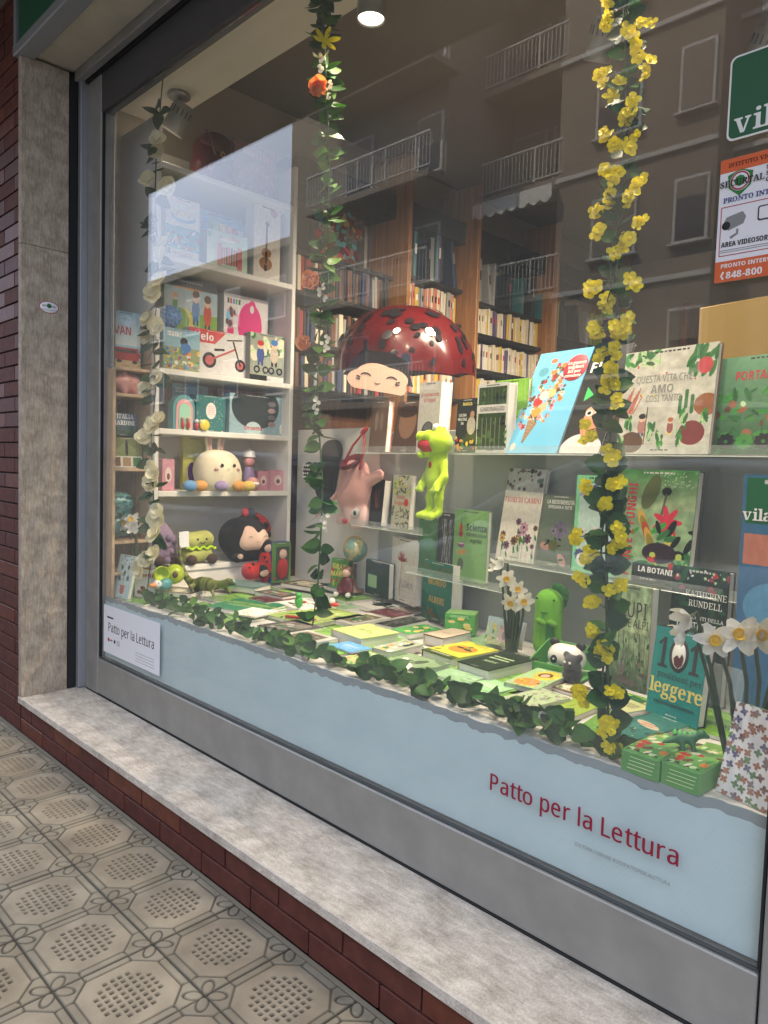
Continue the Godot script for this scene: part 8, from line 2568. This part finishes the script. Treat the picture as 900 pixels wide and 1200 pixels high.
func build_notices() -> void:
	# small white poster at the lower left
	var o := thing("poster", "white Patto per la Lettura poster in the lower left of the glass", "poster", Vector3(-2.897, 0.472, 0.0015))
	var w := 0.51
	var h := 0.213
	part(o, "sheet", box(Vector3(w, h, 0.001), 0.0003), materials.paper_white, Vector3.ZERO)
	lettering(o, "Patto per la Lettura", Vector3(0, 0.012, 0.0006), 0.055, materials.ink, "sans", Vector3.ZERO, 0.88)
	part(o, "printed_line", box(Vector3(0.06, 0.007, 0.0006), 0.0002), materials.ink, Vector3(-0.19, 0.055, 0.0007))
	part(o, "logo", disc(0.009, 0.0006, 16), materials.ink_red, Vector3(-0.205, -0.045, 0.0006), Vector3(PI / 2, 0, 0))
	part(o, "printed_line", box(Vector3(0.026, 0.008, 0.0006), 0.0002), materials.ink_grey, Vector3(-0.18, -0.045, 0.0007))
	part(o, "logo", box(Vector3(0.016, 0.014, 0.0006), 0.0002), materials.ink, Vector3(-0.145, -0.045, 0.0007), Vector3(0, 0, 0.4))
	for k in 3:
		part(o, "printed_line", box(Vector3(0.03, 0.003, 0.0006), 0.0002), materials.ink_grey, Vector3(-0.11, -0.038 - 0.008 * k, 0.0007))
	for k in 4:
		part(o, "printed_line", box(Vector3(0.16, 0.0016, 0.0006), 0.0002), materials.ink_grey, Vector3(0.13, -0.05 - 0.012 * k, 0.0007))
	# red words on the film at the right
	o = thing("window_lettering", "dark red words Patto per la Lettura on the pale blue film", "lettering", Vector3(-0.79, 0.479, 0.0006))
	lettering(o, "Patto per la Lettura", Vector3.ZERO, 0.057, materials.ink_wine, "sans", Vector3.ZERO, 0.94, "words")
	lettering(o, "Patto per la Lettura", Vector3(0.0011, 0.0003, 0.0003), 0.057, materials.ink_wine, "sans", Vector3.ZERO, 0.94, "words")
	lettering(o, "CULTURA COMUNE #LIDIPATTOPERLALETTURA", Vector3(0.11, -0.062, 0), 0.011, materials.ink_grey, "sans", Vector3.ZERO, 0.92, "words")
	# oval sticker on the jamb
	o = thing("sticker", "small oval white sticker with a red rim on the stone jamb", "sticker", Vector3(-3.3395, 1.875, 0.172), PI / 2)
	part(o, "rim", disc(0.042, 0.0008, 40), materials.ink_red, Vector3.ZERO, Vector3(PI / 2, 0, 0), Vector3(1.0, 1, 0.62))
	part(o, "face", disc(0.0385, 0.0008, 40), materials.paper_white, Vector3(0, 0, 0.0006), Vector3(PI / 2, 0, 0), Vector3(1.0, 1, 0.6))
	part(o, "emblem", disc(0.011, 0.0006, 6), materials.ink_green, Vector3(0, 0.006, 0.0012), Vector3(PI / 2, 0, 0))
	lettering(o, "SECURTAL", Vector3(0, 0.005, 0.0016), 0.011, materials.ink, "serif_bold")
	lettering(o, "AREA VIDEOSORVEGLIATA", Vector3(0, -0.011, 0.0012), 0.0052, materials.ink_grey, "sans_bold")
	# guard service notice
	o = thing("security_notice", "orange and white video surveillance notice with a camera drawing", "notice", Vector3(-0.476, 1.7, 0.0025))
	w = 0.158
	h = 0.222
	part(o, "sheet", box(Vector3(w, h, 0.001), 0.0003), materials.paper_white)
	part(o, "orange_band", box(Vector3(w, 0.024, 0.0008), 0.0002), materials.ink_orange, Vector3(0, h / 2 - 0.012, 0.0007))
	part(o, "orange_band", box(Vector3(w, 0.038, 0.0008), 0.0002), materials.ink_orange, Vector3(0, -h / 2 + 0.019, 0.0007))
	var edge := -w / 2
	lettering(o, "ISTITUTO VIGILANZA", Vector3(edge + 0.014, h / 2 - 0.012, 0.0013), 0.0105, materials.toy_wine, "serif_bold", Vector3.ZERO, 1.0, "lettering", true)
	var shield := PackedVector2Array([Vector2(-0.022, 0.014), Vector2(0, 0.022), Vector2(0.022, 0.014), Vector2(0.019, -0.01), Vector2(0, -0.026), Vector2(-0.019, -0.01)])
	part(o, "shield", plate(shield, 0.0008), materials.ink_green, Vector3(edge + 0.036, 0.067, 0.0007))
	part(o, "shield_ring", disc(0.0175, 0.0006, 30), materials.paper_white, Vector3(edge + 0.036, 0.068, 0.0013), Vector3(PI / 2, 0, 0))
	part(o, "shield_ring", lathe([Vector2(0.014, -0.0003), Vector2(0.0165, -0.0003), Vector2(0.0165, 0.0003), Vector2(0.014, 0.0003), Vector2(0.014, -0.0003)], 30), materials.ink_red, Vector3(edge + 0.036, 0.068, 0.0018), Vector3(PI / 2, 0, 0))
	part(o, "shield_heart", disc(0.01, 0.0006, 8), materials.ink_green, Vector3(edge + 0.036, 0.068, 0.0018), Vector3(PI / 2, 0, 0))
	lettering(o, "SECURTAL", Vector3(edge + 0.04, 0.066, 0.0025), 0.0155, materials.ink, "serif_bold", Vector3.ZERO, 0.92)
	lettering(o, "SERVIZI\nSICUREZZA\nGLOBALE", Vector3(edge + 0.08, 0.07, 0.0013), 0.0105, materials.ink, "serif_bold", Vector3.ZERO, 1.0, "lettering", true)
	lettering(o, "PRONTO INTERVENTO", Vector3(edge + 0.008, 0.037, 0.0013), 0.0125, materials.ink_blue, "serif_bold", Vector3.ZERO, 0.98, "lettering", true)
	for p in [[Vector3(0, 0.025, 0), Vector3(w - 0.012, 0.0014, 0.0006)], [Vector3(0, -0.063, 0), Vector3(w - 0.012, 0.0014, 0.0006)], [Vector3(-w / 2 + 0.006, -0.019, 0), Vector3(0.0014, 0.088, 0.0006)], [Vector3(w / 2 - 0.006, -0.019, 0), Vector3(0.0014, 0.088, 0.0006)]]:
		part(o, "frame_line", box(p[1], 0.0002), materials.ink_red, p[0] + Vector3(0, 0, 0.0008))
	part(o, "camera_drawing", plate(PackedVector2Array([Vector2(-0.022, -0.002), Vector2(-0.016, 0.01), Vector2(0.012, 0.016), Vector2(0.018, 0.006), Vector2(0.014, -0.006), Vector2(-0.012, -0.014)]), 0.0008), materials.ink_grey, Vector3(edge + 0.032, -0.004, 0.0008))
	part(o, "camera_drawing", disc(0.0075, 0.0008, 18), materials.ink, Vector3(edge + 0.016, -0.009, 0.0012), Vector3(PI / 2, 0, 0))
	part(o, "camera_drawing", tube([Vector3(0.004, -0.012, 0), Vector3(0.004, -0.02, 0), Vector3(-0.008, -0.026, 0)], 0.0025, 6), materials.ink_grey, Vector3(edge + 0.032, -0.006, 0.0006), Vector3.ZERO, Vector3(1, 1, 0.15))
	part(o, "monitor_drawing", plate(rounded(0.03, 0.026, 0.004), 0.0008), materials.ink, Vector3(edge + 0.085, 0.002, 0.0008))
	part(o, "monitor_drawing", plate(rounded(0.025, 0.021, 0.003), 0.0008), materials.paper_white, Vector3(edge + 0.085, 0.002, 0.0012))
	lettering(o, "AREA VIDEOSORVEGLIATA", Vector3(edge + 0.009, -0.043, 0.0013), 0.0125, materials.ink, "sans_bold", Vector3.ZERO, 0.84, "lettering", true)
	for k in 2:
		part(o, "printed_line", box(Vector3(0.13, 0.0012, 0.0005), 0.0001), materials.ink_grey, Vector3(-0.006, -0.0535 - 0.0035 * k, 0.0008))
	lettering(o, "PRONTO INTERVENTO", Vector3(edge + 0.01, -h / 2 + 0.029, 0.0013), 0.0105, materials.ink_white, "sans_bold", Vector3.ZERO, 1.05, "lettering", true)
	lettering(o, "848-800", Vector3(edge + 0.02, -h / 2 + 0.0115, 0.0013), 0.0175, materials.ink_white, "sans_bold", Vector3.ZERO, 1.0, "lettering", true)
	part(o, "handset_drawing", tube([Vector3(0.004, 0.007, 0), Vector3(0, 0, 0), Vector3(0.004, -0.007, 0)], 0.0018, 6), materials.ink_white, Vector3(edge + 0.012, -h / 2 + 0.0115, 0.0013), Vector3.ZERO, Vector3(1, 1, 0.2))
	# green square sign
	o = thing("toy_sign", "green square sign with white rim and lowercase white letters on the glass", "sign", Vector3(-0.475, 1.918, 0.0025))
	part(o, "rim", plate(rounded(0.146, 0.15, 0.012), 0.0012), materials.ink_white)
	part(o, "panel", plate(rounded(0.139, 0.143, 0.01), 0.0012), materials.sign_green, Vector3(0, 0, 0.0005))
	lettering(o, "vilac", Vector3(0.0, -0.047, 0.0014), 0.05, materials.ink_white, "serif_bold")
